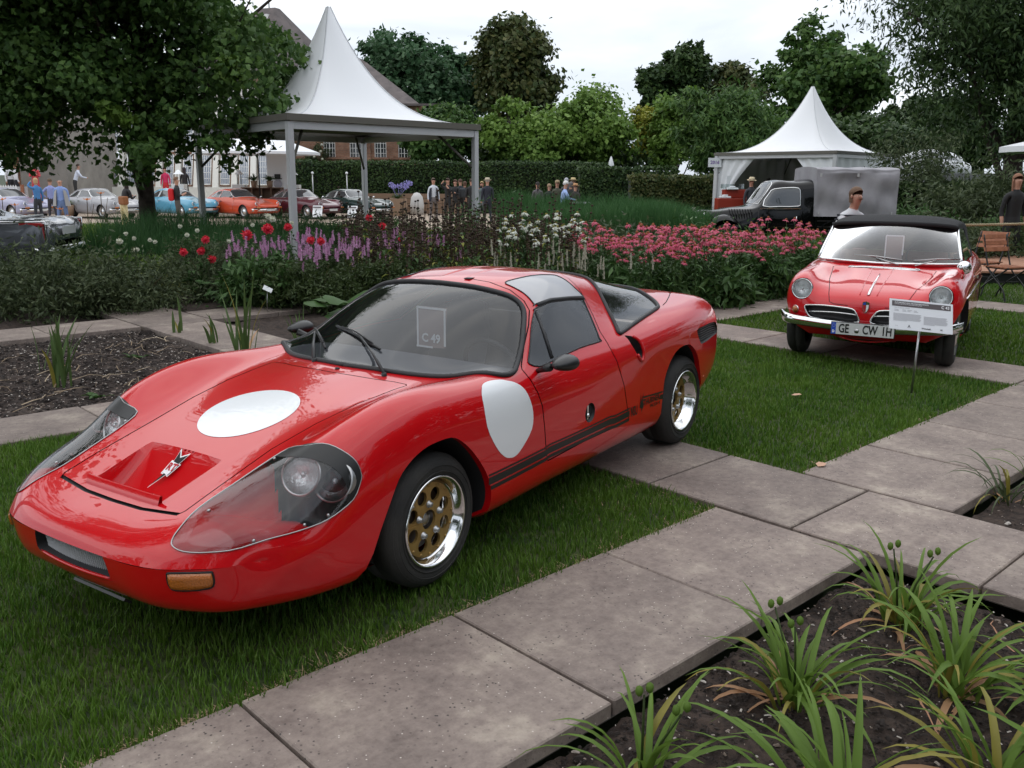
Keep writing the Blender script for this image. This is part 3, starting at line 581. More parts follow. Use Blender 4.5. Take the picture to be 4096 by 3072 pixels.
        decal(L,em,.002,'side_emblem',[M['blackvinyl']],car,sd)
        patch(L,vent,lambda a,b:.03,'rear_vent',M['black'],car,.01,sd)
        b=MB()
        for k in range(6):
            v0=.808+.011*k; us=np.linspace(3.66+.004*k,4.04+.002*k,8); ridge(L,[(u,v0-.012*(u-3.66)/.38+.0) for u in us],.0035,'',None,None,-.010,sd,mb=b)
        b.build('vent_louvres',M['satin'],car)
        patch(L,sB,lambda a,b:.06,'intake_duct',M['black'],car,.01,sd)
        b=MB(); ridge(L,ccurve(U['scoopB'][1:7],3,closed=False),.009,'',None,None,.003,sd,mb=b); b.build('intake_lip',M['red'],car)
        lt=patch(L,latch,lambda a,b:.03,'door_latch_recess',M['black'],doors[sd],.008,sd)
        p=L.ev(2.235,.925)[0]*[1,sgn,1]; b=MB(); b.box(p-[0,.012*sgn,0],(.012,.012,.07)); b.sphere(p+[.0,-.008*sgn,-.015],.012,8); b.build('door_latch',M['chrome'],lt)
        patch(L,ccurve(indic,3),lambda a,b:-.014,'indicator_lamp',M['amber'],car,.006,sd,wall=.006)
        b=MB(); ridge(L,ccurve(indic,3),.004,'',None,None,.001,sd,True,mb=b); b.build('indicator_frame',M['black'],car)
        # mirrors
        base=L.ev(1.811,.69)[0]*[1,sgn,1]; c=np.array([-.755,.828*sgn,.795]); b=MB(); b.tube([base,base+[.012,.03*sgn,.01],c+[.05,-.04*sgn,-.012]],[.011,.012,.02],8)
        G=[]
        for k in range(13):
            a=PI*k/12; rr=math.sin(a)**.6; xx=.03-.135*(1-math.cos(a))/2*1.0; G.append([(c[0]+.075+ -.15*(1-math.cos(a))/2, c[1]+ .07*rr*math.cos(t)*(.45+.55*(1-math.cos(a))/2), c[2]+.042*rr*math.sin(t)*(.5+.6*(1-math.cos(a))/2)) for t in np.linspace(0,2*PI,17)[:-1]])
        b.grid(G,closev=True); b.build('door_mirror',M['satin'],doors[sd])
    # bonnet scoop, roundel, badge
    dps=lambda uv_,S: .115*np.clip((S[:,0]-.600)/.27,0,1)**.85
    scp=patch(L,scoop,dps,'bonnet_duct',M['red'],hd,.010,'both',wall=.008)
    b=MB(); lip=[]
    for y in np.linspace(-.212,.212,15): 
        q=xy([(.886,abs(y))]); s=L.ev(q[0,0],q[0,1])[0]; s[1]=y; lip.append(s)
    lip=np.array(lip); up=lip+[-.012,0,.032]; up2=lip+[-.022,0,.030]; dn=lip+[-.016,0,-.01]; b.grid([lip,up,up2,dn]); b.build('duct_lip',M['red'],hd)
    rc=xy([(.30+.2*math.cos(t),.2*math.sin(t)) for t in np.linspace(0,PI,25)]); rc[0,1]=rc[-1,1]=0
    decal(L,rc,.0015,'white_roundel',[M['white']],hd,'both')
    # badge: lightning shield in the duct
    eo=np.array([(-.5,-1.35),(-.02,-.42),(.14,-.50),(.40,.30),(.26,.33),(.50,1.0),(.02,.72),(-.30,1.12),(-.22,.42),(-.36,.42),(-.42,-.40),(-.24,-.42)])*[.098,.085]
    def fl(u_,v_,o=0):   # local badge plane lying on the duct floor around x=.70
        y=u_*.80-.002; x=.672-v_*.72; q=xy([(x,abs(y))]); s=L.ev(q[:,0],q[:,1])[0]; s[1]=y; return s+np.array([0,0,-.115*np.clip((s[0]-.600)/.27,0,1)**.85+.006+o])
    def badge(poly,m,name,o): 
        P=[fl(a,b_,o) for a,b_ in poly]; tr=tessellate_polygon([[Vector((a,b_,0)) for a,b_ in poly]]); link(name,mesh_from(name,P,[tuple(t)[::-1] for t in tr],[m],None,False),hd)
    badge(eo,M['cardwhite'],'badge',.002); badge(eo*.86,M['blackvinyl'],'badge_outline',.003)
    badge(np.array([(.09,-.44),(.33,.26),(-.30,.36),(-.36,-.34)])*[.098,.085],M['cardwhite'],'badge_field',.0042)
    V,F=textmesh('RT',.05,.002); P=[fl(a,b_,.0056) for a,b_ in V[:,:2]*[1.0,1.0]]; link('badge_lettering',mesh_from('t',P,F,[M['emblemred']],None,False),hd)
    # grille
    patch(L,grille,lambda a,b:.05,'air_intake',M['deepblack'],car,.01,'both')
    b=MB(); ys=np.linspace(-.19,.19,40)
    def gp(y,f): 
        xx=1.083-.35*y*y; return (xx-.004-.012*f,y,.392-.075*f)
    for k in range(-6,40):
        for s_ in (1,-1):
            pts=[]
            for j in range(6):
                y=ys[0]+(k+ (j if s_>0 else 5-j))*(ys[1]-ys[0])
                if abs(y)<=.192: pts.append(gp(y,j/5))
            if len(pts)>1: b.tube(pts,.0022,3,cap=False,sm=False)
    b.build('intake_mesh',M['meshwire'],car)
    b=MB(); b.tube([(1.088-.35*y*y,y,.308) for y in np.linspace(-.22,.22,11)],.007,6); b.build('intake_lip',M['red'],car)
    pl=MB(); pl.box((1.0,.02,.19),(.01,.30,.03),rot=rotm(0,.9,0)); pl.build('tow_plate',M['satin'],car)
    # wheels
    for x,f in((0,True),(-2.42,False)):
        for s in(1,-1): wheel_gold(car,x,s*(.700 if f else .700),s,f)
    # cabin
    b=MB(); b.box((-1.2,0,.20),(1.7,1.2,.04)); b.box((-1.93,0,.50),(.04,1.2,.6)); b.box((-.62,0,.45),(.1,1.25,.5)); b.build('cabin_floor',M['deepblack'],car)
    b=MB(); G=[[(x,y,z+.012*math.cos(y*2)) for y in np.linspace(-.62,.62,13)] for x,z in((-.38,.742),(-.55,.748),(-.72,.742),(-.80,.71),(-.82,.62))]; b.grid(G); b.build('dashboard',M['seat'],car)
    for s in(1,-1):
        st=MB(); Gp=[]
        for x,z,w in((-1.00,.34,.2),(-1.25,.33,.22),(-1.42,.36,.22),(-1.50,.50,.21),(-1.60,.72,.19),(-1.65,.86,.12),(-1.66,.88,.03)): Gp.append([(x+(-.03 if abs(t)<.9 else .03),.33*s+w*t,z+.03*abs(t)**3) for t in np.linspace(-1,1,9)])
        st.grid(Gp); st.build('seat',M['seat'],car)
    b=MB(); Rm=rotm(0,-1.15,0); b.lathe([(.165+.012*math.cos(t),.012*math.sin(t)) for t in np.linspace(0,2*PI,9)],32,(-.93,.33,.68),rot=Rm); b.tube([(-.93,.33,.68),(-.75,.33,.62)],.02,8); b.box((-.93,.33,.68),(.012,.30,.03)); b.build('steering_wheel',M['black'],car)
    # number card behind the windscreen
    X=-.75; cd=bpy.data.objects.new('number_card',None); cd=MB(); cd.add([(X,.004,.985),(X,.182,.986),(X,.170,.792),(X,-.005,.781),(X-.004,.004,.985),(X-.004,.182,.986),(X-.004,.170,.792),(X-.004,-.005,.781)],[(0,1,2,3),(7,6,5,4),(0,4,5,1),(1,5,6,2),(2,6,7,3),(3,7,4,0)]); cdo=cd.build('number_card',M['card'],car)
    b=MB()
    for (y0,y1,z0,z1) in((.004,.182,.974,.985),(.000,.011,.785,.984),(.166,.178,.80,.984),(-.004,.098,.785,.794)): b.add([(X+.003,y0,z0),(X+.003,y1,z0),(X+.003,y1,z1),(X+.003,y0,z1)],[(0,1,2,3)])
    V,F=textmesh('C 49',.058,.002); P=[(X+.004,.088+v[0],.832+v[1]) for v in V]; b.add(P,F); b.build('card_lettering',M['cardwhite'],cdo)
    # wipers
    for base,el,t0,t1 in(((1.335,.236,1),(1.69,.082,-1),(1.744,.293,-1),(1.637,.091,1)),((1.395,.190,-1),(1.67,.37,-1),(1.705,.475,-1),(1.59,.215,-1))):
        g=lambda q,o: (L.ev(q[0],q[1])[0]+L.nrm(q[0],q[1])[0]*o)*[1,q[2],1]
        b=MB(); b.lathe([(.012,-.01),(.012,.01),(.006,.014),(0,.014)],10,g(base,.002)); b.tube([g(base,.012),g(base,.012)*.6+g(el,.022)*.4+[.006,0,.022],g(el,.024)],[.009,.007,.005],6)
        a,c=g(t0,.010),g(t1,.010); mid_=(a+c)/2; b.tube([a,a*.5+mid_*.5+[.004,0,.007],mid_+[.006,0,.011],c*.5+mid_*.5+[.004,0,.007],c],.0065,5); b.tube([a*.85+c*.15+[.004,0,.012],mid_+[.010,0,.028],a*.15+c*.85+[.004,0,.012]],.0042,5)
        b.build('wiper',M['satin'],car)
    b=MB(); b.sphere(L.ev(1.30,0)[0],(.012,.012,.008),8)
    for v_ in (.10,.0): b.box(L.ev(2.20,v_)[0]+[0,0,.001],(.05,.035,.004)) if v_ else None
    b.build('roof_hinge',M['black'],car,kind='stuff')
    return car,L
coupe,LC=build_coupe()
SPID=[
 [(.43,0,.31),(.42,.25,.31),(.39,.45,.31),(.34,.58,.315),(.28,.66,.318),(.20,.705,.32),(.15,.717,.32),(.17,.71,.312),(.26,.66,.31),(.38,.45,.308),(.43,0,.308)],
 [(.452,0,.43),(.444,.25,.43),(.414,.45,.43),(.37,.58,.44),(.31,.66,.45),(.22,.715,.44),(.12,.738,.40),(.11,.735,.30),(.18,.68,.24),(.30,.45,.22),(.34,0,.22)],
 [(.438,0,.535),(.43,.25,.535),(.40,.45,.545),(.36,.58,.575),(.30,.665,.57),(.21,.722,.52),(.08,.744,.42),(.07,.74,.30),(.10,.69,.22),(.2,.45,.2),(.2,0,.2)],
 [(.375,0,.612),(.36,.25,.612),(.33,.45,.635),(.32,.575,.70),(.26,.67,.68),(.17,.73,.58),(.02,.747,.44),(0,.745,.30),(0,.70,.2),(0,.45,.2),(0,0,.2)],
 [(.20,0,.668),(.20,.25,.667),(.20,.45,.69),(.18,.57,.762),(.16,.67,.735),(.10,.735,.62),(-.05,.75,.45),(-.1,.748,.30),(-.1,.70,.2),(-.1,.45,.2),(-.1,0,.2)],
 row(-.08,[0,.25,.45,.57,.68,.74,.752,.75,.70,.45,0],[.722,.718,.718,.785,.757,.66,.46,.30,.2,.2,.2]),
 row(-.35,[0,.25,.45,.57,.68,.742,.755,.75,.70,.45,0],[.775,.77,.762,.797,.772,.69,.48,.30,.2,.2,.2]),
 row(-.55,[0,.25,.45,.58,.68,.742,.755,.75,.70,.45,0],[.815,.812,.803,.808,.79,.72,.50,.30,.2,.2,.2]),
 row(-.95,[0,.25,.45,.60,.69,.745,.757,.75,.70,.45,0],[.835,.835,.835,.835,.81,.73,.50,.30,.2,.2,.2]),
 row(-1.5,[0,.25,.45,.60,.69,.745,.757,.75,.70,.45,0],[.835,.835,.84,.845,.82,.74,.50,.30,.2,.2,.2]),
 row(-2.05,[0,.25,.45,.58,.68,.742,.755,.75,.70,.45,0],[.82,.82,.83,.86,.82,.72,.48,.30,.2,.2,.2]),
 row(-2.55,[0,.25,.45,.58,.67,.72,.735,.73,.68,.45,0],[.775,.775,.785,.84,.78,.66,.46,.32,.24,.24,.24]),
 [(-2.86,0,.70),(-2.86,.25,.70),(-2.85,.45,.71),(-2.84,.56,.77),(-2.82,.64,.70),(-2.80,.69,.58),(-2.8,.70,.44),(-2.78,.70,.34),(-2.75,.64,.30),(-2.75,.45,.30),(-2.75,0,.30)],
 [(-2.93,0,.52),(-2.93,.2,.52),(-2.93,.35,.52),(-2.92,.42,.53),(-2.92,.48,.52),(-2.92,.52,.48),(-2.92,.53,.44),(-2.92,.52,.40),(-2.92,.47,.38),(-2.92,.35,.38),(-2.93,0,.38)],
]
def hubwheel(parent,x,y,side,r=.285,rim=.185,w=.145,steer=0,cap='chrome',z=None,rimm='steel'):
    root=bpy.data.objects.new('wheel',None); C.objects.link(root); root.parent=parent; root.location=(x,y,z or r); root.rotation_euler=(0,0,steer+(0 if side>0 else PI))
    t=MB(); t.lathe(tyre_prof(r,rim,w,0),32,axis='y'); t.build('tyre',M['tyre'],root)
    b=MB(); b.lathe([(rim+.002,-.004),(rim-.004,.006),(rim-.02,-.006),(rim-.035,-.02),(rim*.62,-.012),(rim*.58,-.004)],32,axis='y'); b.build('rim',M[rimm],root)
    b=MB(); b.lathe([(rim*.60,-.01),(rim*.56,.006),(rim*.4,.018),(0,.026)],32,axis='y'); b.build('hubcap',M[cap],root)
    return root
def wells(L,arcs,parent,paint,yin=.40,sides=(1,-1)):
    for s in sides:
        for arc in arcs:
            q=np.array(arc,float); P=L.ev(q[:,0],q[:,1])*[1,s,1]; Z=P.copy(); Z[:,1]=s*yin; f=MB(); f.grid(np.stack([P,Z]),closev=True,sm=False)
            f.add(Z,[t for t in tessellate_polygon([[Vector((a,c,0)) for a,_,c in Z]])]); f.build('wheel_well',M['deepblack'],parent)
def arch(L,cx,cz,r,z0,vr,ur=None,n=16,x0=None,k=1.0):
    """wheel-arch outline in uv: circle in side view closed below z0"""
    a0=math.asin(max(-1,min(1,(z0-cz)/r))); th=np.linspace(a0,PI-a0,n); pts=[(cx+r*math.cos(t),cz+r*k*math.sin(t)) for t in th]
    q=L.inv(pts,[0,2],vr=vr,ur=ur); b0=q[0].copy(); b1=q[-1].copy(); vb=min(L.Vm-.02,max(b0[1],b1[1])+.22)
    return np.vstack([q,[[b1[0],vb]],[[b0[0],vb]]])
def build_spider():
    L=Loft(SPID,smooth=.04); car=thing('convertible','red convertible with black soft top and number plate parked behind the sign','car',(3.253,8.13,0),math.atan2(-.8704,-.4924)); red=[M['red2']]
    # face features: front view (y,z)
    face=lambda pts: L.inv(np.array(pts,float),[1,2],vr=(0,L.tv[4]),ur=(0,L.tu[3]))
    top=lambda pts: L.inv(np.array(pts,float),[0,1],vr=(0,L.tv[5]),ur=(L.tu[2],L.tu[8]))
    gr=face(ccurve([(.045,.40),(.075,.465),(.11,.497),(.20,.506),(.34,.510),(.48,.503),(.52,.488),(.50,.44),(.465,.40),(.40,.392),(.25,.385),(.10,.382)],2))
    lampc=(.567,.634); lh=face([(lampc[0]+.092*math.cos(t),lampc[1]+.092*math.sin(t)) for t in np.linspace(0,2*PI,25)[:-1]])
    hood=np.vstack([face([(0.0001,.525),(.15,.525),(.27,.53),(.31,.545)]),top([(.36,.33),(.2,.36),(0,.40),(-.25,.43),(-.42,.45),(-.45,.43),(-.46,.3),(-.46,.1),(-.46,0.0001)])]); hood[0,1]=0; hood[-1,1]=0
    ventq=top([(-.385,.0001),(-.385,.26),(-.40,.31),(-.43,.31),(-.44,.27),(-.44,.0001)]); ventq[0,1]=ventq[-1,1]=0
    ck=L.inv(np.array([(-.66,.0001),(-.66,.35),(-.72,.57),(-.9,.60),(-1.4,.60),(-1.62,.55),(-1.66,.0001)]),[0,1],vr=(0,L.tv[5]),ur=(L.tu[7],L.U)); ck[0,1]=ck[-1,1]=0
    sv=(L.tv[5],L.tv[9]); aF=arch(L,-.02,.27,.33,.235,sv,(L.tu[1],L.tu[8])); aR=arch(L,-2.02,.27,.32,.235,sv,(L.tu[8],L.U))
    gp=[]; 
    for ln,w in((hood[1:],.006),): a,b=strip(L,ln,w); gp.append(np.vstack([a,b[::-1]]))
    dl_=L.inv(np.array([(-.66,.80),(-.70,.7),(-.70,.5),(-.70,.25)]),[0,2],vr=(L.tv[4],L.tv[9]),ur=(L.tu[5],L.tu[10])); a,b=strip(L,dl_,.006); gp.append(np.vstack([a,b[::-1]]))
    uv,T,rid=trim(L,[('hood',hood)]+[('gap',g) for g in gp]+[('cockpit',ck),('grille',gr),('lamp',lh),('vent',ventq),('aF',aF),('aR',aR)],110,70); nm=np.array(['body','hood']+['gap']*len(gp)+['cockpit','grille','lamp','vent','aF','aR'])[rid+1]
    sel=lambda *a: T[np.isin(nm,a)]
    link('body',surf_mesh(L,uv,sel('body'),name='body',mats=red),car); hd=link('bonnet',surf_mesh(L,uv,sel('hood'),name='bonnet',mats=red),car)
    link('panel_gap',surf_mesh(L,uv,sel('gap'),-.01,name='panel_gap',mats=[M['black']]),car)
    link('inner_shell',surf_mesh(L,uv,sel('body','hood','gap'),-.015,'both','inner_shell',[M['deepblack']],flip=True),car)
    patch(L,ck,lambda a,b:.3,'cockpit_tub',M['deepblack'],car,.05,'both',wall=.05,dirv=(0,0,1))
    wells(L,[aF,aR],car,None)
    for sd,s in(('left',1),('right',-1)):
        p=patch(L,gr,lambda a,b:.05,'front_grille',M['black'],car,.012,sd,dirv=(1,0,0))
        b=MB(); ridge(L,gr,.007,'',None,None,.004,sd,True,mb=b); bar=face([(.025+.45*t,.447+.012*math.sin(t*PI)*1.0+.0*t) for t in np.linspace(.08,1,9)]); ridge(L,bar,.005,'',None,None,.004,sd,mb=b); b.build('grille_trim',M['chrome'],p)
        c=L.ev(*face([lampc])[0])[0]; c=np.array([.335,lampc[0]*s,lampc[1]]); b=MB(); b.lathe([(.088,-.10),(.095,-.03),(.097,.0)],28,c,rot=rotm(0,PI/2-.06,.05*s)); b.build('headlight_bowl',M['red2'],car)
        lampmesh(c+np.array([.0,0,0]),.083,(1,.05*s,.16),car)
        ci=np.array([.352,.607*s,.452]); b=MB(); Rm=rotm(0,PI/2,.5*s); b.lathe([(.036,-.01),(.036,.006),(.033,.010)],20,ci,rot=Rm); o=b.build('indicator_ring',M['chrome'],car); b=MB(); b.lathe([(.032,.0),(.028,.016),(.012,.024),(0,.026)],20,ci,rot=Rm); b.build('indicator_lens',M['amber'],o)
        # chrome side trim, mirror, handle
        b=MB(); ln=L.inv(np.array([(.02,.60),(-.3,.605),(-.8,.61),(-1.5,.61),(-2.2,.60)]),[0,2],vr=(L.tv[4],L.tv[7]),ur=(L.tu[2],L.U)); ridge(L,ln,.006,'',None,None,.003,sd,mb=b); b.build('side_trim',M['chrome'],car)
        b=MB(); b.box((-.98,.765*s,.70),(.11,.02,.018)); b.build('door_handle',M['chrome'],car)
        for x in(-.02,-2.02): hubwheel(car,x,.695*s,s,.283,.185,.15)
    c=np.array([.06,.70,.845]); b=MB(); b.tube([(.02,.69,.77),(.04,.70,.81),c-[.01,0,.02]],[.014,.009,.008],8); b.sphere(c+[0,0,.02],(.055,.058,.058),16); b.build('wing_mirror',M['chrome'],car)
    b=MB(); 
    # bumper: rounded chrome blade wrapping the corners
    P=[]
    for y in np.linspace(-.755,.755,41):
        a=abs(y); x=.50-.06*(a/.75)**2-(.20*max(0,(a-.62)/.135)**2); P.append((x,y,.352+.035*(a/.75)**2))
    P=np.array(P); prof=[(-.035,-.038),(-.008,-.045),(.014,-.032),(.022,0),(.014,.030),(-.008,.04),(-.035,.036)]; G=np.stack([P+np.array([dx,0,dz]) for dx,dz in prof],1); b.grid(G); b.build('front_bumper',M['chrome'],car)
    # shield badge, bonnet strip, cowl vent
    bo=bpy.data.objects.new('x',None)
    sh=lambda s,o: [(.462+o,y*s,.522+(z)*s) for y,z in((-.028,.042),(0,.052),(.028,.042),(.026,-.01),(.012,-.038),(0,-.05),(-.012,-.038),(-.026,-.01))]
    b=MB(); b.add(sh(1,0),[tuple(range(8))]); b.add([(p[0]-.012,p[1],p[2]) for p in sh(1,0)],[tuple(range(8))[::-1]]); b.add(sh(1,0)+[(p[0]-.012,p[1],p[2]) for p in sh(1,0)],[(i,(i+1)%8,8+(i+1)%8,8+i) for i in range(8)]); bd=b.build('shield_badge',M['chrome'],car)
    b=MB(); f=[(.4635,y,.522+z) for y,z in((-.023,.018),(0,.018),(0,-.042),(-.011,-.033),(-.021,-.008))]; b.add(f,[tuple(range(5))]); b.build('badge_enamel',M['emblemred'],bd)
    b=MB(); f=[(.4635,y,.522+z) for y,z in((-.023,.022),(.0,.022),(-.004,.043),(-.023,.036))]; b.add(f,[(0,1,2,3)]); b.build('badge_enamel',M['plateblue'],bd)
    b=MB(); f=[(.4635,y,.522+z) for y,z in((.004,.022),(.023,.022),(.021,-.008),(.011,-.033),(.004,-.04))]; b.add(f,[tuple(range(5))]); b.build('badge_enamel',M['cardwhite'],bd)
    q=top([(x,0.0) for x in np.linspace(.37,-.20,10)]); P=L.ev(q[:,0],q[:,1]); b=MB(); b.tube(P+[0,0,.006],[.012-.0008*k for k in range(10)],6,flat=.6); b.build('bonnet_strip',M['chrome'],hd)
    for y0,h in((.07,.006),):
        b=MB()
        for s in(1,-1):
            q=top([(x,y0+.03*(.37-x)) for x in np.linspace(.37,-.38,12)]); P=L.ev(q[:,0],q[:,1])*[1,s,1]; b.tube(P,.006,6,flat=.5)
        b.build('bonnet_crease',M['red2'],hd)
    patch(L,ventq,lambda a,b:.02,'cowl_vent',M['black'],hd,.02,'both')
    b=MB(); 
    for x in(-.392,-.408,-.424): b.tube([(x,y,L.ev(*top([(x,abs(y)+.0001)])[0])[0][2]+.002) for y in np.linspace(-.29,.29,13)],.0035,5)
    for y in(-.15,0,.15): b.tube([(x,y,L.ev(*top([(x,abs(y)+.0001)])[0])[0][2]+.004) for x in(-.385,-.44)],.004,5)
    ridge(L,ventq[1:-1],.007,'',None,None,.002,'sym',mb=b); b.build('vent_trim',M['chrome'],hd)
    # windscreen
    ys=np.linspace(-1,1,25); base=np.array([(-.50-.15*abs(t)**2.2,.640*t,.822+.012*abs(t)) for t in ys]); tp=np.array([(-.80-.085*abs(t)**2.4,.552*t,1.187-.03*abs(t)**2) for t in ys])
    G=np.stack([base*(1-k)+tp*k+np.array([.012*math.sin(k*PI),0,0]) for k in np.linspace(0,1,7)]); b=MB(); b.grid(G); w=b.build('windscreen',M['wglass'],car)
    b=MB(); b.tube(base,.011,8); b.tube(tp,.012,8)
    for i in(0,-1): b.tube(G[:,i],.014,8)
    b.build('windscreen_frame',M['chrome'],w)
    # soft top
    xs=[(-.80,1.196,.552,1.16),(-.86,1.212,.555,1.165),(-.98,1.238,.565,1.17),(-1.2,1.25,.58,1.165),(-1.42,1.235,.59,1.14),(-1.60,1.16,.60,1.04),(-1.75,1.0,.61,.92),(-1.82,.86,.60,.84)]
    G=[]
    for i,(x,zc,w_,ze) in enumerate(xs):
        r_=[]
        for t in np.linspace(-1,1,33):
            a=abs(t); z=zc-(zc-ze)*a**2.2; y=w_*math.sin(a*PI/2)**.9*np.sign(t) if a<1 else w_*t; r_.append((x-(.085*a**2.4 if i<2 else .06*a**2),y,z))
        G.append(r_)
    G=np.array(G); b=MB(); b.grid(G); 
    sk=[]
    for s,i in((1,-1),(-1,0)):
        A=G[:,i]; Bt=A.copy(); Bt[:,2]=np.array([1.135,1.135,1.135,1.13,.86,.84,.84,.84])[:len(A)]; Bt[:,1]=np.where(np.arange(len(A))>3,.66*s,A[:,1]+.004*s); Bt[4,2]=.86; b.grid([A,Bt])
    b.tube(G[0]+[.015,0,-.012],.02,8); b.build('soft_top',mat('soft_top_cloth',(.016,.016,.018),.85,bump=.4,bscale=220),car)
    for s in(1,-1):
        b=MB(); b.add([(-.74,.655*s,.85),(-1.42,.665*s,.86),(-1.40,.585*s,1.13),(-.90,.56*s,1.15)],[(0,1,2,3) if s<0 else (3,2,1,0)]); b.build('side_window',M['glass'],car)
    for s in(1,-1):
        for x in (-1.15,):
            st=MB(); st.box((x,.3*s,.68),(.12,.46,.44),rot=rotm(0,-.2,0)); bevel(st.build('seat',mat('red_brown_seat',(.16,.05,.03),.6) if s>0 else bpy.data.materials['red_brown_seat'],car),.05,3)
    b=MB(); Rm=rotm(0,-1.2,0); b.lathe([(.19+.01*math.cos(t),.01*math.sin(t)) for t in np.linspace(0,2*PI,9)],32,(-.92,.32,.86),rot=Rm); b.build('steering_wheel',M['black'],car)
    b=MB(); b.box((-.70,.0,.80),(.12,1.15,.06)); bevel(b.build('dashboard',M['deepblack'],car),.02)
    X=-.78; b=MB(); b.box((X,.03,.955),(.006,.15,.22)); o=b.build('number_card',M['card'],car); b=MB()
    for (y,z,w_,h) in((.03,1.065,.16,.012),(-.048,.955,.012,.22),(.108,.975,.012,.18)): b.box((X+.004,y,z),(.004,w_,h))
    b.build('card_border',M['cardwhite'],o)
    for y0,y1 in((.12,-.30),(.26,.62)):
        f=lambda t: (base[int(12+t*12/.64*1)] if False else None)
        b=MB(); a0=(-.47,y0,.815); m_=(-.52,(y0*.5+y1*.5),.872); e_=(-.56,y1,.87); b.tube([a0,m_],[.007,.005],6); b.tube([(-.525,y0-.02*np.sign(y1-y0),.858),(-.53,(y0+y1)/2,.882),(-.60,y1,.885)],.006,5); b.build('wiper',M['steel'],car)
    # number plate
    pr=thing_part('number_plate',car,(.535,0,.337)); 
    b=MB(); b.box((0,0,0),(.012,.52,.112)); bevel(b.build('plate_holder',M['black'],pr),.004)
    b=MB(); b.box((.008,.0,0),(.004,.508,.10)); b.build('plate_board',M['platewhite'],pr)
    b=MB(); b.box((.0105,-.234,0),(.002,.038,.10)); b.build('plate_band',M['plateblue'],pr)
    b=MB()
    def tx(s,y,z,size,m_,sx=.62): 
        V,F=textmesh(s,size,.0022,res=3); P=[(.0125,y+v[0]*sx,z+v[1]) for v in V]; return P,F
    for s,y in(('GE',-.150),('CW',.062),('1H',.196)): b.add(*tx(s,y,-.001,.105,None,.66))
    b.build('plate_lettering',M['blackvinyl'],pr)
    b=MB(); b.add(*tx('D',-.234,-.028,.03,None,.8)); 
    for k in range(12): a=PI*k/6; b.box((.0125,-.234+.012*math.cos(a),.024+.012*math.sin(a)),(.001,.0025,.0025))
    b.build('plate_lettering',M['cardwhite'],pr)
    b=MB(); b.lathe([(.0,.012),(.019,.012),(.019,.008)],20,(0,-.044,-.012),'x'); b.build('plate_seal',M['steel'],pr)
    # underside apron
    b=MB(); b.tube([(.40-.3*abs(t)**2,.46*t,.215+.075*abs(t)**2) for t in np.linspace(-1,1,21)],.008,6); b.build('front_apron',M['red2'],car)
    return car,L
def thing_part(name,parent,loc=(0,0,0),rz=0):
    o=bpy.data.objects.new(name,None); C.objects.link(o); o.parent=parent; o.location=loc; o.rotation_euler=(0,0,rz); return o
build_spider()
# ---------- information sign in front of the convertible
sg_=thing('information_sign','white information board C 43 on a thin post in front of the convertible','sign',(3.057,6.761,0),0)
b=MB(); b.tube([(0,0,0),(.012,.0,.49)],.009,8); b.build('post',M['steel'],sg_)
TLq,TRq,BRq,BLq=[np.array(p) for p in((-.217,.045,.722),(.253,.045,.686),(.243,-.045,.462),(-.237,-.045,.508))]
TRq=TLq+(BRq-BLq)
def bp(a,b,o=0): 
    n=np.cross(TRq-TLq,BLq-TLq); n/=np.linalg.norm(n); n=n if n[1]<0 else -n; return TLq+(TRq-TLq)*a+(BLq-TLq)*b+n*o
b=MB(); Q=[bp(0,0),bp(1,0),bp(1,1),bp(0,1),bp(0,0,-.006),bp(1,0,-.006),bp(1,1,-.006),bp(0,1,-.006)]; b.add(Q,[(0,1,2,3)[::-1],(4,5,6,7),(0,4,5,1),(1,5,6,2),(2,6,7,3),(3,7,4,0)])
bdm=mat('sign_white',(.80,.82,.86),.4); brd=b.build('board',bdm,sg_)
hm=mat('sign_header',(.10,.085,.09),.5); gm_=mat('sign_print',(.42,.42,.45),.6); wm_=mat('sign_letter_white',(.8,.8,.82),.5); km_=mat('sign_letter_black',(.04,.04,.045),.5)
def quad(mb,a0,b0,a1,b1,o): mb.add([bp(a0,b0,o),bp(a0,b1,o),bp(a1,b1,o),bp(a1,b0,o)],[(0,1,2,3)])
b=MB(); quad(b,.035,.06,.965,.235,.001); b.build('header_band',hm,brd)
def btext(s,a,b_,size,m_,name='lettering',al='LEFT',bold=0,sx=1,o=.002):
    V,F=textmesh(s,size,bold,al); w=np.linalg.norm(TRq-TLq); h=np.linalg.norm(BLq-TLq); P=[bp(a+v[0]*sx/w,b_-v[1]/h,o) for v in V]; return link(name,mesh_from(name,P,F,[m_],None,False),brd)
btext('C 43',.945,.148,.032,wm_,al='RIGHT',bold=.0008)
btext('AUTOMOBILE UND TECHNIKGESCHICHTE',.075,.115,.0135,wm_,bold=.0003); btext('KLASSISCHE SPORTWAGEN DER 60ER JAHRE',.075,.165,.0105,wm_)
btext('NSU WANKEL SPIDER',.075,.285,.012,gm_)
b=MB()
for r_ in range(2):
    for a in (.075,.20,.28,.38): quad(b,a,.34+.04*r_,a+random.uniform(.05,.09),.355+.04*r_,.001)
for col_,(a0,a1,b0,n_) in enumerate(((.06,.50,.47,10),(.54,.92,.50,11))):
    for k in range(n_): quad(b,a0,b0+.026*k,a1-random.uniform(0,.03)-(.2 if k==n_-1 else 0),b0+.026*k+.012,.001)
b.build('printed_text',gm_,brd)
btext('A',.31,.88,.034,km_,al='CENTER'); btext('Wirtschaft',.58,.905,.016,km_,al='CENTER',bold=.0005); btext('FIVA',.09,.885,.011,gm_); btext('HK',.80,.90,.014,km_,bold=.0005)
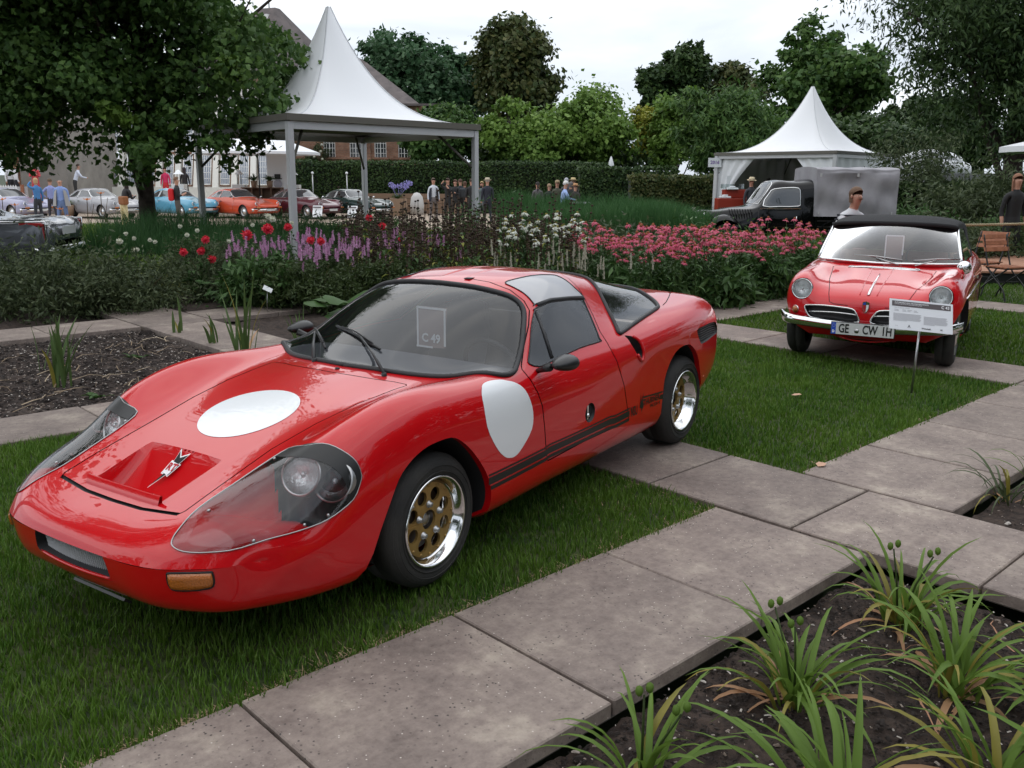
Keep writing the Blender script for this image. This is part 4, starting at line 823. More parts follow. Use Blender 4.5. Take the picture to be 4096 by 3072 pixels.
# ---------- rear-engined coupes in the yard (x forward, real scale)
NET911=[
 [(2.05,0,.50),(2.04,.3,.50),(2.0,.5,.50),(1.95,.62,.50),(1.88,.70,.50),(1.80,.74,.49),(1.80,.745,.46),(1.82,.74,.44),(1.9,.70,.43),(2.0,.5,.42),(2.03,0,.42)],
 [(2.02,0,.60),(2.01,.3,.60),(1.97,.48,.62),(1.93,.60,.70),(1.86,.68,.68),(1.76,.76,.58),(1.70,.785,.46),(1.72,.78,.34),(1.78,.72,.27),(1.85,.5,.25),(1.85,0,.25)],
 [(1.85,0,.67),(1.85,.3,.67),(1.82,.47,.70),(1.80,.60,.80),(1.77,.69,.77),(1.68,.78,.62),(1.6,.80,.46),(1.6,.795,.33),(1.6,.73,.24),(1.6,.5,.22),(1.6,0,.22)],
 row(1.45,[0,.3,.46,.60,.70,.79,.805,.80,.74,.5,0],[.745,.742,.755,.84,.81,.66,.46,.33,.22,.2,.2]),
 row(1.1,[0,.3,.47,.61,.71,.79,.805,.80,.74,.5,0],[.81,.808,.805,.86,.83,.68,.46,.33,.22,.2,.2]),
 row(.75,[0,.3,.48,.62,.72,.79,.805,.80,.74,.5,0],[.87,.865,.855,.87,.84,.70,.46,.33,.22,.2,.2]),
 [(.55,0,.93),(.54,.3,.925),(.50,.48,.905),(.42,.63,.885),(.40,.73,.84),(.40,.795,.70),(.40,.81,.46),(.40,.80,.33),(.4,.74,.22),(.4,.5,.2),(.4,0,.2)],
 [(.25,0,1.12),(.24,.3,1.11),(.20,.48,1.08),(.14,.62,.99),(.12,.735,.86),(.12,.80,.70),(.12,.81,.46),(.12,.80,.33),(.12,.74,.22),(.12,.5,.2),(.12,0,.2)],
 [(-.05,0,1.28),(-.06,.3,1.27),(-.10,.47,1.23),(-.14,.58,1.08),(-.16,.73,.88),(-.16,.80,.71),(-.16,.81,.46),(-.16,.80,.33),(-.16,.74,.22),(-.16,.5,.2),(-.16,0,.2)],
 row(-.5,[0,.3,.47,.58,.73,.80,.81,.80,.74,.5,0],[1.32,1.31,1.27,1.10,.89,.72,.46,.33,.22,.2,.2]),
 row(-.95,[0,.3,.46,.57,.73,.80,.81,.80,.74,.5,0],[1.29,1.28,1.23,1.08,.89,.73,.46,.33,.22,.2,.2]),
 row(-1.35,[0,.3,.43,.55,.74,.81,.815,.80,.74,.5,0],[1.20,1.19,1.13,1.0,.89,.74,.47,.33,.22,.2,.2]),
 row(-1.7,[0,.3,.42,.56,.72,.80,.81,.79,.72,.5,0],[1.04,1.03,.98,.90,.85,.73,.50,.38,.28,.25,.25]),
 row(-1.97,[0,.3,.42,.55,.67,.74,.75,.74,.68,.5,0],[.87,.865,.84,.80,.76,.68,.54,.44,.36,.33,.33]),
 row(-2.08,[0,.2,.3,.4,.48,.52,.53,.52,.48,.36,0],[.68,.68,.67,.66,.65,.62,.56,.52,.5,.5,.5]),
]
def build_911(label,col,loc,rz,group,cat='car',targa=False):
    pm=mat('car_paint_'+str(len(bpy.data.materials)),col,.28,coat=1,spec=.2); L=Loft(NET911,smooth=.02); car=thing('coupe_car',label,cat,loc,rz,group)
    sv=(L.tv[3],L.tv[9]); aF=arch(L,1.12,.30,.335,.25,sv,n=12); aR=arch(L,-1.10,.30,.335,.25,sv,n=12)
    side=lambda pts: L.inv(np.array(pts,float),[0,2],vr=(L.tv[2],L.tv[6])); topv=lambda pts: L.inv(np.array(pts,float),[0,1],vr=(0,L.tv[4]),ur=(L.tu[5],L.U))
    ws=topv([(.50,.0001),(.48,.35),(.40,.54),(.34,.60),(.1,.58),(-.06,.52),(-.10,.45),(-.07,.3),(-.05,.0001)]); ws[0,1]=ws[-1,1]=0
    bw=topv([(-1.05,.0001),(-1.07,.36),(-1.25,.44),(-1.45,.44),(-1.52,.30),(-1.53,.0001)]); bw[0,1]=bw[-1,1]=0
    sw=side([(.30,.91),(.02,1.12),(-.12,1.20),(-.5,1.22),(-.58,1.21),(-.60,.915)]); sq=side([(-.66,.915),(-.64,1.20),(-.9,1.18),(-1.15,1.08),(-1.33,.96),(-1.25,.92)])
    dl_=side([(.42,.86),(.43,.5),(.40,.35)]); dr_=side([(-.63,1.2),(-.63,.9),(-.68,.5),(-.64,.35)]); gp=[]
    for l in(dl_,dr_): a,b=strip(L,l,.014); gp.append(np.vstack([a,b[::-1]]))
    regs=[('gap',g) for g in gp]+[('glass',sw),('glass',sq),('ws',ws),('ws',bw),('arch',aF),('arch',aR)]
    uv,T,rid=trim(L,regs,52,40); nm=np.array(['body']+[r[0] for r in regs])[rid+1]; sel=lambda *a: T[np.isin(nm,a)]
    body=link('body',surf_mesh(L,uv,sel('body'),name='body',mats=[pm]),car); link('panel_gap',surf_mesh(L,uv,sel('gap'),-.01,name='gap',mats=[M['black']]),car)
    link('side_window',surf_mesh(L,uv,sel('glass'),-.004,name='side_window',mats=[M['farglass']]),car); link('windscreen',surf_mesh(L,uv,sel('ws'),-.003,name='windscreen',mats=[M['farglass']]),car)
    b=MB(); 
    for q in(sw,sq): ridge(L,q,.010,'',None,None,.0,'both',True,mb=b)
    ridge(L,ws,.012,'',None,None,0,'sym',mb=b); b.build('window_trim',M['chrome'],car)
    wells(L,[aF,aR],car,None)
    for x in(1.12,-1.10):
        for s in(1,-1): hubwheel(car,x,.755*s,s,.305,.19,.15)
    for s in(1,-1):
        lampmesh((1.915,.60*s,.665),.09,(1,.08*s,.35),car); b=MB(); b.box((2.0,.60*s,.50),(.05,.20,.07)); bevel(b.build('indicator_lamp',M['amber'],car),.02)
    for s_,x0 in((1,2.03),(-1,-2.04)):
        b=MB(); P=np.array([(x0-s_*.30*abs(t)**3,.80*t,.40) for t in np.linspace(-1,1,17)]); b.grid(np.stack([P+np.array([dx*s_,0,dz]) for dx,dz in((-.04,-.07),(.02,-.06),(.045,0),(.02,.05),(-.04,.06))],1)); b.build('bumper',M['chrome'] if not targa else pm,car)
    b=MB(); b.box((2.09,0,.40),(.012,.46,.10)); b.build('number_plate',M['platewhite'],car)
    b=MB(); b.tube([(.32,.78,.86),(.34,.86,.90)],.01,6); b.sphere((.34,.89,.93),(.03,.07,.05),8); b.build('wing_mirror',M['chrome'],car)
    for s in(1,-1): b=MB(); b.box((-.45,.812*s,.76),(.14,.02,.025)); b.build('door_handle',M['chrome'],car)
    if targa:
        b=MB(); b.grid([[(x,y,z+.012) for y,z in((-.60,1.05),(-.50,1.22),(-.3,1.315),(0,1.33),(.3,1.315),(.5,1.22),(.60,1.05))] for x in(-.62,-.78)]); b.build('roll_bar',M['steel'],car)
    return car
M['farglass']=mat('car_glass',(.03,.035,.04),.05,coat=.5,spec=1)
ZG=-.35
def at(px,Y,z=0):   # offline-measured bearing to a point: x = k*Y
    return (aim(px,820,Y)[0],Y,z)
grp='classic coupes lined up across the gravel yard'
for lab,col,px,Y,rz,tg in (
 ('dark green classic coupe with chrome trim at the right end of the row',(.006,.028,.024),1420,44,-40,False),
 ('maroon classic coupe with a steel roll bar between orange and green ones',(.10,.02,.03),1215,43.5,-38,True),
 ('orange classic coupe with its pale roof behind the tall grasses',(.62,.075,.025),965,43,-36,False),
 ('pale blue classic coupe just right of the tree trunk',(.10,.36,.52),722,43,-36,False),
 ('silver grey classic coupe left of the dark tree trunk',(.33,.33,.35),405,42,-32,False),
 ('lavender classic coupe at the left edge behind the white barrier',(.36,.36,.50),45,41,-28,False)):
    build_911(lab,col,at(px,Y,ZG),R(rz),grp,targa=tg)
# ---------- grey saloon tail at the left edge
def build_saloon():
    """boot end of a grey saloon with red tail lamps; x forward"""
    car=thing('grey_saloon','grey saloon with red tail lamps cut off by the left edge','car',(-9.35,13.9,-.04),R(186)); pm=mat('grey_paint',(.085,.09,.10),.25,coat=1,metal=.4)
    NET=[ [(2.0,0,.5),(2.0,.3,.5),(2,.5,.5),(1.98,.7,.5),(1.95,.8,.48),(1.95,.8,.4),(1.95,.7,.35),(1.98,0,.35)],
     row(1.95,[0,.3,.55,.76,.83,.84,.78,0],[.80,.80,.79,.77,.65,.45,.28,.25]),
     row(1.0,[0,.3,.56,.78,.86,.87,.8,0],[.92,.92,.91,.88,.72,.45,.25,.2]),
     row(.7,[0,.3,.58,.78,.86,.87,.8,0],[.96,.96,.95,.92,.74,.45,.25,.2]),
     row(.2,[0,.3,.56,.75,.86,.87,.8,0],[1.34,1.33,1.27,.98,.75,.45,.25,.2]),
     row(-.6,[0,.3,.56,.74,.86,.87,.8,0],[1.42,1.41,1.34,1.0,.76,.45,.25,.2]),
     row(-1.1,[0,.3,.55,.74,.86,.87,.8,0],[1.30,1.29,1.22,.98,.76,.45,.25,.2]),
     row(-1.45,[0,.3,.56,.77,.86,.87,.8,0],[1.02,1.02,1.01,.97,.77,.45,.25,.2]),
     row(-2.1,[0,.3,.58,.76,.84,.85,.78,0],[.985,.985,.975,.95,.78,.48,.3,.25]),
     row(-2.42,[0,.3,.58,.74,.79,.80,.74,0],[.90,.90,.90,.92,.76,.52,.36,.33]),
     row(-2.5,[0,.2,.4,.5,.55,.55,.5,0],[.66,.66,.66,.66,.62,.55,.5,.5])]
    L=Loft(NET,smooth=.01); sv=(L.tv[2],L.Vm); aF=arch(L,1.3,.31,.36,.27,sv,n=10); aR=arch(L,-1.35,.31,.36,.27,sv,n=10)
    side=lambda pts: L.inv(np.array(pts,float),[0,2],vr=(L.tv[1],L.tv[5])); sw=side([(.45,1.02),(.2,1.22),(-.6,1.30),(-1.0,1.22),(-1.2,1.03)])
    uv,T,rid=trim(L,[('w',sw),('a',aF),('a',aR)],50,36); nm=np.array(['b','w','a','a'])[rid+1]
    link('body',surf_mesh(L,uv,T[nm=='b'],name='body',mats=[pm]),car); link('side_window',surf_mesh(L,uv,T[nm=='w'],-.003,name='w',mats=[M['farglass']]),car); wells(L,[aF,aR],car,None)
    for x in(1.3,-1.35):
        for s in(1,-1): hubwheel(car,x,.80*s,s,.32,.2,.17)
    rl=mat('tail_lamp_red',(.30,.01,.012),.15,coat=1)
    for s in(1,-1):
        b=MB(); b.box((-2.40,.735*s,.80),(.10,.07,.26),taper=.8); b.box((-2.27,.775*s,.905),(.34,.05,.06)); bevel(b.build('tail_lamp',rl,car),.02)
        b=MB(); b.tube([(-2.44,.75*s,.66),(-2.46,.75*s,.95),(-2.1,.80*s,.945),(-.9,.84*s,.97)],.014,6); b.build('side_trim',M['chrome'],car)
    b=MB(); P=np.array([(-2.60+.30*abs(t)**3,.86*t,.52) for t in np.linspace(-1,1,17)]); b.grid(np.stack([P+np.array([dx,0,dz]) for dx,dz in((.04,-.08),(-.02,-.07),(-.045,0),(-.02,.06),(.04,.07))],1)); b.build('rear_bumper',M['chrome'],car)
    b=MB(); b.tube([(-2.0,-.4,1.0),(-2.0,.4,1.0)],.02,6); b.box((-2.52,0,.80),(.02,.5,.12)); b.build('number_plate',M['platewhite'],car)
build_saloon()
# ---------- black pick-up with grey canvas cover
def build_truck():
    # local: x forward; placed so that the nose points left
    car=thing('pickup_van','black vintage pickup van with a grey canvas cover behind the coneflowers','pickup van',(5.32,19.7,0),R(180),scale=(.84,1,1)); bk=mat('truck_black',(.003,.003,.0035),.12,coat=.4,spec=.1)
    NET=[ [(1.80,0,.45),(1.80,.12,.45),(1.78,.2,.45),(1.74,.27,.45),(1.70,.32,.45),(1.70,.32,.42),(1.74,.25,.40),(1.8,0,.40)],
     [(1.76,0,.86),(1.76,.08,.85),(1.74,.14,.81),(1.70,.22,.72),(1.66,.30,.62),(1.62,.34,.48),(1.6,.32,.38),(1.6,0,.36)],
     row(1.40,[0,.12,.20,.28,.36,.42,.42,0],[.92,.91,.88,.78,.64,.48,.36,.34]),
     row(.9,[0,.2,.32,.42,.50,.54,.52,0],[.97,.965,.94,.84,.68,.48,.34,.32]),
     row(.5,[0,.26,.42,.56,.64,.66,.62,0],[1.01,1.005,.98,.92,.74,.48,.32,.3]),
     row(.30,[0,.30,.50,.64,.68,.69,.64,0],[1.08,1.07,1.03,.96,.76,.48,.3,.3]),
     row(-.05,[0,.30,.50,.63,.70,.70,.66,0],[1.50,1.49,1.42,1.06,.78,.48,.3,.3]),
     row(-.45,[0,.32,.52,.64,.71,.71,.66,0],[1.54,1.53,1.46,1.06,.78,.48,.3,.3]),
     row(-.85,[0,.34,.56,.67,.72,.72,.66,0],[1.55,1.54,1.47,1.08,.78,.48,.3,.3]),
     row(-1.05,[0,.35,.58,.69,.72,.72,.66,0],[1.585,1.575,1.50,1.10,.78,.48,.3,.3])]
    L=Loft(NET,smooth=.01); side=lambda pts: L.inv(np.array(pts,float),[0,2],vr=(L.tv[1],L.tv[5])); sw=side(ccurve([(.20,1.03),(.04,1.28),(-.08,1.37),(-.45,1.40),(-.66,1.39),(-.70,1.30),(-.70,1.10),(-.66,1.03),(-.2,1.02)],2))
    ws=L.inv(np.array([(.33,.0001),(.31,.3),(.27,.48),(.06,.46),(-.06,.40),(-.09,.25),(-.10,.0001)]),[0,1],vr=(0,L.tv[3])); ws[0,1]=ws[-1,1]=0
    gp=[]
    for l in(side([(.30,.98),(.30,.45)]),side([(-.75,1.38),(-.76,.45)]),side([(.30,.98),(-.75,.98)])): a,b=strip(L,l,.012); gp.append(np.vstack([a,b[::-1]]))
    regs=[('g',g) for g in gp]+[('s',sw),('w',ws)]; uv,T,rid=trim(L,regs,60,40); nm=np.array(['b']+[r[0] for r in regs])[rid+1]
    link('cab',surf_mesh(L,uv,T[nm=='b'],name='cab',mats=[bk]),car); link('panel_gap',surf_mesh(L,uv,T[nm=='g'],-.008,name='g',mats=[M['black']]),car)
    link('side_window',surf_mesh(L,uv,T[nm=='s'],0,name='s',mats=[M['farglass']]),car); link('windscreen',surf_mesh(L,uv,T[nm=='w'],0,name='w',mats=[M['glass']]),car)
    b=MB(); ridge(L,sw,.012,'',None,None,.002,'both',True,mb=b); ridge(L,ws,.010,'',None,None,.002,'sym',mb=b); b.build('window_trim',M['chrome'],car)
    b=MB(); b.add([(-1.05,-.7,.3),(-1.05,.7,.3),(-1.05,.7,1.1),(-1.05,.5,1.52),(-1.05,-.5,1.52),(-1.05,-.7,1.1)],[(0,1,2,3,4,5)]); b.build('cab_back',bk,car)
    # wings
    for s in(1,-1):
        G=[]
        for k,t in enumerate(np.linspace(-.25,PI+.35,20)):
            cx,cz=1.10,.36; r=.46+.03*math.sin(t); x=cx+r*math.cos(t)*1.05-(.25 if t>PI*.75 else 0)*(t-PI*.75); z=cz+r*math.sin(t); z=max(z,.30-.0*t); w0,w1=.36,.70
            G.append([(x+.0,s*y,z-.10*((y-.50)/.2)**2*(1 if y>.5 else .3)) for y in np.linspace(w0,w1,9)])
        b=MB(); b.grid(G); b.build('front_wing',bk,car)
        b=MB(); b.box((-.4,.70*s,.30),(1.9,.16,.03)); bevel(b.build('running_board',M['satin'],car),.01)
        b=MB(); P=[(1.5+.02,.34*s,.80)]; b.sphere((1.47,.36*s,.80),(.14,.085,.085),14); b.build('headlight_pod',bk,car); lampmesh((1.58,.36*s,.80),.075,(1,0,0),car)
        for x in(1.10,-1.55): hubwheel(car,x,.66*s,s,.33,.21,.14,rimm='satin')
        b=MB(); b.tube([(-.60,.755*s,.82),(-.60,.755*s,.72)],.012,6); b.tube([(-.60,.73*s,.83),(-.60,.76*s,.82)],.010,6); b.build('door_handle',M['chrome'],car)
        b=MB(); 
        for k in range(9): b.box((.95-.06*k,(.47+.022*k)*s,.86),(.012,.03,.22),rot=rotm(0,.35,0))
        b.build('bonnet_louvres',M['black'],car)
        b=MB(); b.box((-.2,.72*s,.985),(1.0,.012,.018)); b.build('waist_trim',M['chrome'],car)
    b=MB(); b.grid([[(1.80-.35*abs(y)-z_*.0,y,z) for y in np.linspace(-.16,.16,9)] for z_,z in enumerate(np.linspace(.50,.98,5))]); b.build('radiator_grille',M['chrome'],car)
    b=MB(); P=np.array([(1.86-.12*abs(t)**2,.72*t,.42) for t in np.linspace(-1,1,13)]); b.tube(P,.04,8,flat=.5); b.build('front_bumper',M['chrome'],car)
    # load bed
    b=MB(); b.box((-2.02,0,.62),(1.92,1.46,.50)); bevel(b.build('load_bed',bk,car),.04)
    for s in(1,-1):
        b=MB(); 
        for z in(.50,.62,.74): b.box((-2.02,.735*s,z),(1.8,.012,.02))
        b.build('bed_rib',M['satin'],car)
        G=[]
        for t in np.linspace(-.2,PI+.2,14): G.append([(-1.55+.44*math.cos(t),s*y,.36+.42*math.sin(t)-.3*(y-.68)) for y in(.66,.74,.80)])
        b=MB(); b.grid(G); b.build('rear_wing',bk,car)
    # canvas cover with folds
    cm=mat('grey_canvas',(.36,.35,.37),.85,var=(.30,.29,.31),vscale=3,bump=.25,bscale=120); xs=np.linspace(-1.02,-3.02,60); prof=[(-.76,.83),(-.76,1.0),(-.76,1.2),(-.76,1.4),(-.758,1.6),(-.75,1.74),(-.70,1.795),(-.35,1.82),(0,1.83),(.35,1.82),(.70,1.795),(.75,1.74),(.758,1.6),(.76,1.4),(.76,1.2),(.76,1.0),(.76,.83)]
    pr=ccurve(prof,5,closed=False); G=[]
    for x in xs:
        r_=[]
        for y,z in pr:
            side_=np.clip((abs(y)-.7)/.05,0,1)*min(1,min(-1.02-x,x+3.02)/.15+.15)*(1 if z<1.72 else .2); w=.022*math.sin(4*x+9*z+1.5*math.sin(3*z))+.018*math.sin(2.2*x-11*z)+.008*math.sin(17*x+5*z); sag=.018*math.sin((x+1.02)/2*PI*3)**2
            r_.append((x,y+np.sign(y)*w*side_,z-(sag if z>1.7 else 0)))
        G.append(r_)
    b=MB(); b.grid(G); 
    for xi in(0,-1): g=G[xi]; b.add(list(g),[tuple(range(len(g)))])
    b.build('canvas_cover',cm,car)
    b=MB()
    for x in(-1.12,-2.02,-2.9):
        for s in(1,-1): b.box((x,.755*s,1.66),(.05,.02,.07)); b.box((x,.775*s,.90),(.03,.02,.05))
    o=b.build('canvas_tab',mat('canvas_tab',(.5,.5,.5),.8),car); o['kind']='stuff'
build_truck()
# ================= setting: ground, slab paths, beds, lawns. Garden grid: a runs along dA, b along dB
dA=np.array([.7302,.6833]); dB=np.array([.6833,-.7302]); GRZ=math.atan2(.6833,.7302)
def ab(a,b,z=0): p=dA*a+dB*b; return (float(p[0]),float(p[1]),z)
def gz(y):  # the yard beyond the borders lies lower
    t=np.clip((y-19)/9,0,1); return -.09-.29*t*t*(3-2*t)
def gsheet(y): return gz(y)-.14*np.clip((17.2-y)/1.5,0,1)
def slabmat():
    m=bpy.data.materials.new('paving_stone'); m.use_nodes=True; t=m.node_tree; p=t.nodes['Principled BSDF']; L=t.links.new; tc=t.nodes.new('ShaderNodeTexCoord')
    oi=t.nodes.new('ShaderNodeObjectInfo'); ad=t.nodes.new('ShaderNodeVectorMath'); ad.operation='ADD'; L(tc.outputs['Object'],ad.inputs[0]); L(oi.outputs['Location'],ad.inputs[1]); co=ad.outputs[0]
    def nz(s,d=6,r=.6): n=t.nodes.new('ShaderNodeTexNoise'); n.inputs['Scale'].default_value=s; n.inputs['Detail'].default_value=d; n.inputs['Roughness'].default_value=r; L(co,n.inputs['Vector']); return n.outputs[0]
    def ramp(x,*st):
        r=t.nodes.new('ShaderNodeValToRGB'); e=r.color_ramp.elements
        while len(e)<len(st): e.new(.5)
        for k,(po,c) in enumerate(st): e[k].position=po; e[k].color=(*c,1)
        L(x,r.inputs[0]); return r.outputs[0]
    def mix(f,a,b,mode='MIX'):
        q=t.nodes.new('ShaderNodeMix'); q.data_type='RGBA'; q.blend_type=mode
        if isinstance(f,float): q.inputs[0].default_value=f
        else: L(f,q.inputs[0])
        for i,v in((6,a),(7,b)):
            if isinstance(v,tuple): q.inputs[i].default_value=(*v,1)
            else: L(v,q.inputs[i])
        return q.outputs[2]
    c=ramp(nz(3.0,9,.68),(.32,(.105,.083,.078)),(.45,(.165,.135,.126)),(.55,(.215,.182,.166)),(.68,(.38,.345,.30)))
    c=mix(.35,c,ramp(nz(26,6,.7),(.3,(.08,.068,.063)),(.7,(.34,.31,.285))))
    v=t.nodes.new('ShaderNodeTexVoronoi'); v.inputs['Scale'].default_value=48; L(co,v.inputs['Vector']); s1=ramp(v.outputs['Distance'],(.13,(1,1,1)),(.2,(0,0,0)))
    w=t.nodes.new('ShaderNodeTexVoronoi'); w.inputs['Scale'].default_value=33; ma=t.nodes.new('ShaderNodeVectorMath'); ma.operation='ADD'; ma.inputs[1].default_value=(7.3,2.1,1); L(co,ma.inputs[0]); L(ma.outputs[0],w.inputs['Vector']); s2=ramp(w.outputs['Distance'],(.06,(1,1,1)),(.1,(0,0,0)))
    g=ramp(nz(5,3),(.45,(0,0,0)),(.6,(1,1,1))); mm=t.nodes.new('ShaderNodeMath'); mm.operation='MULTIPLY'; L(s1,mm.inputs[0]); L(g,mm.inputs[1])
    c=mix(mm.outputs[0],c,(.045,.04,.04)); c=mix(s2,c,(.5,.48,.46)); L(c,p.inputs['Base Color']); p.inputs['Roughness'].default_value=.72
    wm=t.nodes.new('ShaderNodeMix'); wm.data_type='RGBA'; wm.blend_type='MULTIPLY'; wm.inputs[0].default_value=1; wm.inputs[7].default_value=(1.16,1.08,1.01,1); L(c,wm.inputs[6]); c=wm.outputs[2]; rnd=t.nodes.new('ShaderNodeHueSaturation'); mr=t.nodes.new('ShaderNodeMapRange'); mr.inputs[3].default_value=.88; mr.inputs[4].default_value=1.12; L(oi.outputs['Random'],mr.inputs[0]); L(mr.outputs[0],rnd.inputs['Value']); L(c,rnd.inputs['Color']); L(rnd.outputs[0],p.inputs['Base Color'])
    bp=t.nodes.new('ShaderNodeBump'); bp.inputs['Strength'].default_value=.5; bp.inputs['Distance'].default_value=.004; L(nz(70,5),bp.inputs['Height']); b2=t.nodes.new('ShaderNodeBump'); b2.inputs['Strength'].default_value=.6; b2.inputs['Distance'].default_value=.003; b2.invert=True; L(s1,b2.inputs['Height']); L(bp.outputs[0],b2.inputs['Normal']); L(b2.outputs[0],p.inputs['Normal'])
    return m
M['slab']=slabmat()
M['soil']=mat('garden_soil',(.020,.012,.009),.95,var=(.055,.036,.027),vscale=22,bump=1,bscale=45,detail=9)
M['joint']=mat('joint_sand',(.03,.026,.022),.95)
M['lawnbase']=mat('lawn_thatch',(.022,.040,.010),.9,var=(.055,.065,.02),vscale=6)
M['gravel']=mat('yard_gravel',(.34,.265,.20),.9,var=(.42,.34,.27),vscale=1.2,bump=.3,bscale=80)
M['grass']=mat('grass_blades',(.036,.112,.010),.5,var=(.090,.180,.016),vscale=1.3,rnd=(.14,.23,.04),trans=.3,coord='Object',spec=.25)
M['dry']=mat('dry_grass',(.30,.21,.12),.8,rnd=(.42,.32,.2))
# far ground sheet
ys=np.concatenate([np.linspace(-60,0,4),np.linspace(2,40,40),[60,100,200,500,900]]); xs=np.concatenate([[-900,-300,-100],np.linspace(-60,60,25),[100,300,900]])
G=np.array([[(x,y,gsheet(y)) for x in xs] for y in ys]); b=MB(); b.grid(G); b.build('ground',mat('meadow',(.020,.035,.012),.95,var=(.035,.05,.018),vscale=.8),kind='structure')
b=MB(); G=np.array([[(x,y,gz(y)+.006) for x in np.linspace(-40,2.5,30)] for y in np.linspace(21.5,50.5,20)]); b.grid(G); b.build('gravel_yard',M['gravel'],kind='structure')
b=MB(); G=np.array([[(x,y,gz(y)+.004) for x in np.linspace(2.6,34,20)] for y in np.linspace(16.5,40,20)]); b.grid(G); b.build('far_lawn',mat('far_lawn',(.022,.05,.012),.9,var=(.035,.075,.02),vscale=1.5),kind='structure')
def rect(name,a0,a1,b0,b1,z,m,kind='structure',n=2,nb=2,amp=0,seed=0):
    A=np.linspace(a0,a1,n); Bb=np.linspace(b0,b1,nb); AA,BB=np.meshgrid(A,Bb,indexing='ij'); Z=np.full(AA.shape,z)
    if amp: Z=Z+amp*(smooth_noise2(AA,BB,seed,3,7)+.8*smooth_noise2(AA,BB,seed+1,3,28)+.5*rng.uniform(-1,1,AA.shape))
    P=AA[...,None]*dA+BB[...,None]*dB; G=np.concatenate([P,Z[...,None]],-1); q=MB(); q.grid(G[::-1]); return q.build(name,m,kind=kind)
# planting beds
rect('planting_bed',-1.2,3.66,-1.635,1.9,-.085,M['soil'],n=190,nb=140,amp=.014,seed=2)
rect('planting_bed',4.50,12,-1.57,1.5,-.07,M['soil'],n=120,nb=50,amp=.012,seed=3)
rect('planting_bed',-3.2,3.66,-9.75,-6.62,-.045,M['soil'],n=150,nb=90,amp=.013,seed=4)
rect('planting_bed',4.50,16,-9.72,-6.64,-.05,M['soil'],n=60,nb=30,amp=.02,seed=5)
rect('planting_bed',4.50,20,-22,-10.56,-.05,M['soil'],n=60,nb=30,amp=.02,seed=6)
rect('planting_bed',-6,3.66,-16,-10.55,-.05,M['soil'],n=40,nb=30,amp=.02,seed=7)
# paths with single slabs
SL={}
def slabmesh(l,w):
    k=(round(l,2),round(w,2))
    if k not in SL:
        bm=bmesh.new(); bmesh.ops.create_cube(bm,size=1); bmesh.ops.scale(bm,vec=(l,w,.06),verts=bm.verts); bmesh.ops.bevel(bm,geom=bm.edges[:],offset=.005,segments=1,affect='EDGES'); me=bpy.data.meshes.new('slab'); bm.to_mesh(me); bm.free(); me.materials.append(M['slab']); SL[k]=me
    return SL[k]
import bmesh
def path(a0,a1,b0,b1,cuts,along='a',dz=0):
    base=rect('garden_path',a0,a1,b0,b1,-.052+dz,M['joint'])
    for c0,c1 in zip(cuts[:-1],cuts[1:]):
        g=.0045+random.uniform(0,.0025)
        if along=='a': l,w,ca,cb=(c1-c0)-2*g,(b1-b0)-.006,(c0+c1)/2,(b0+b1)/2
        else: l,w,ca,cb=(a1-a0)-.008,(c1-c0)-2*g,(a0+a1)/2,(c0+c1)/2
        o=bpy.data.objects.new('slab',slabmesh(l,w)); C.objects.link(o); o.parent=base; o.location=ab(ca,cb,-.030+dz+random.uniform(-.0025,.0015)); o.rotation_euler=(random.uniform(-.002,.002),random.uniform(-.002,.002),GRZ+random.uniform(-.002,.002))
path(-1.46,3.672,-2.43,-1.635,[-1.46,-.60,.257,1.116,1.975,2.83,3.672])
path(3.70,4.47,-14,2.22,[-14]+[-13.93+.85*k for k in range(1,18)]+[1.37,2.22] if False else list(np.arange(2.22,-14,-.85)[::-1]),'b')
path(4.485,7.79,-2.43,-1.6,[4.485,5.27,6.1,6.95,7.79])
path(7.80,8.62,-16,1.2,list(np.arange(-2.43+4*.84,-16,-.84)[::-1]),'b')
path(8.63,12.2,-2.43,-1.6,list(np.linspace(8.63,12.2,5)))
path(12.22,12.95,-9,0,list(np.arange(-9,0.1,.9)),'b')
path(-3.0,3.68,-6.62,-5.96,list(np.linspace(-3.0,3.68,9)))
path(4.49,7.78,-6.62,-5.93,list(np.linspace(4.49,7.78,5)))
path(8.64,12.2,-6.75,-5.93,list(np.linspace(8.64,12.2,5)))
path(-3.4,3.68,-10.52,-9.77,list(np.linspace(-3.4,3.68,9)))
path(4.49,7.78,-10.52,-9.77,list(np.linspace(4.49,7.78,5)))
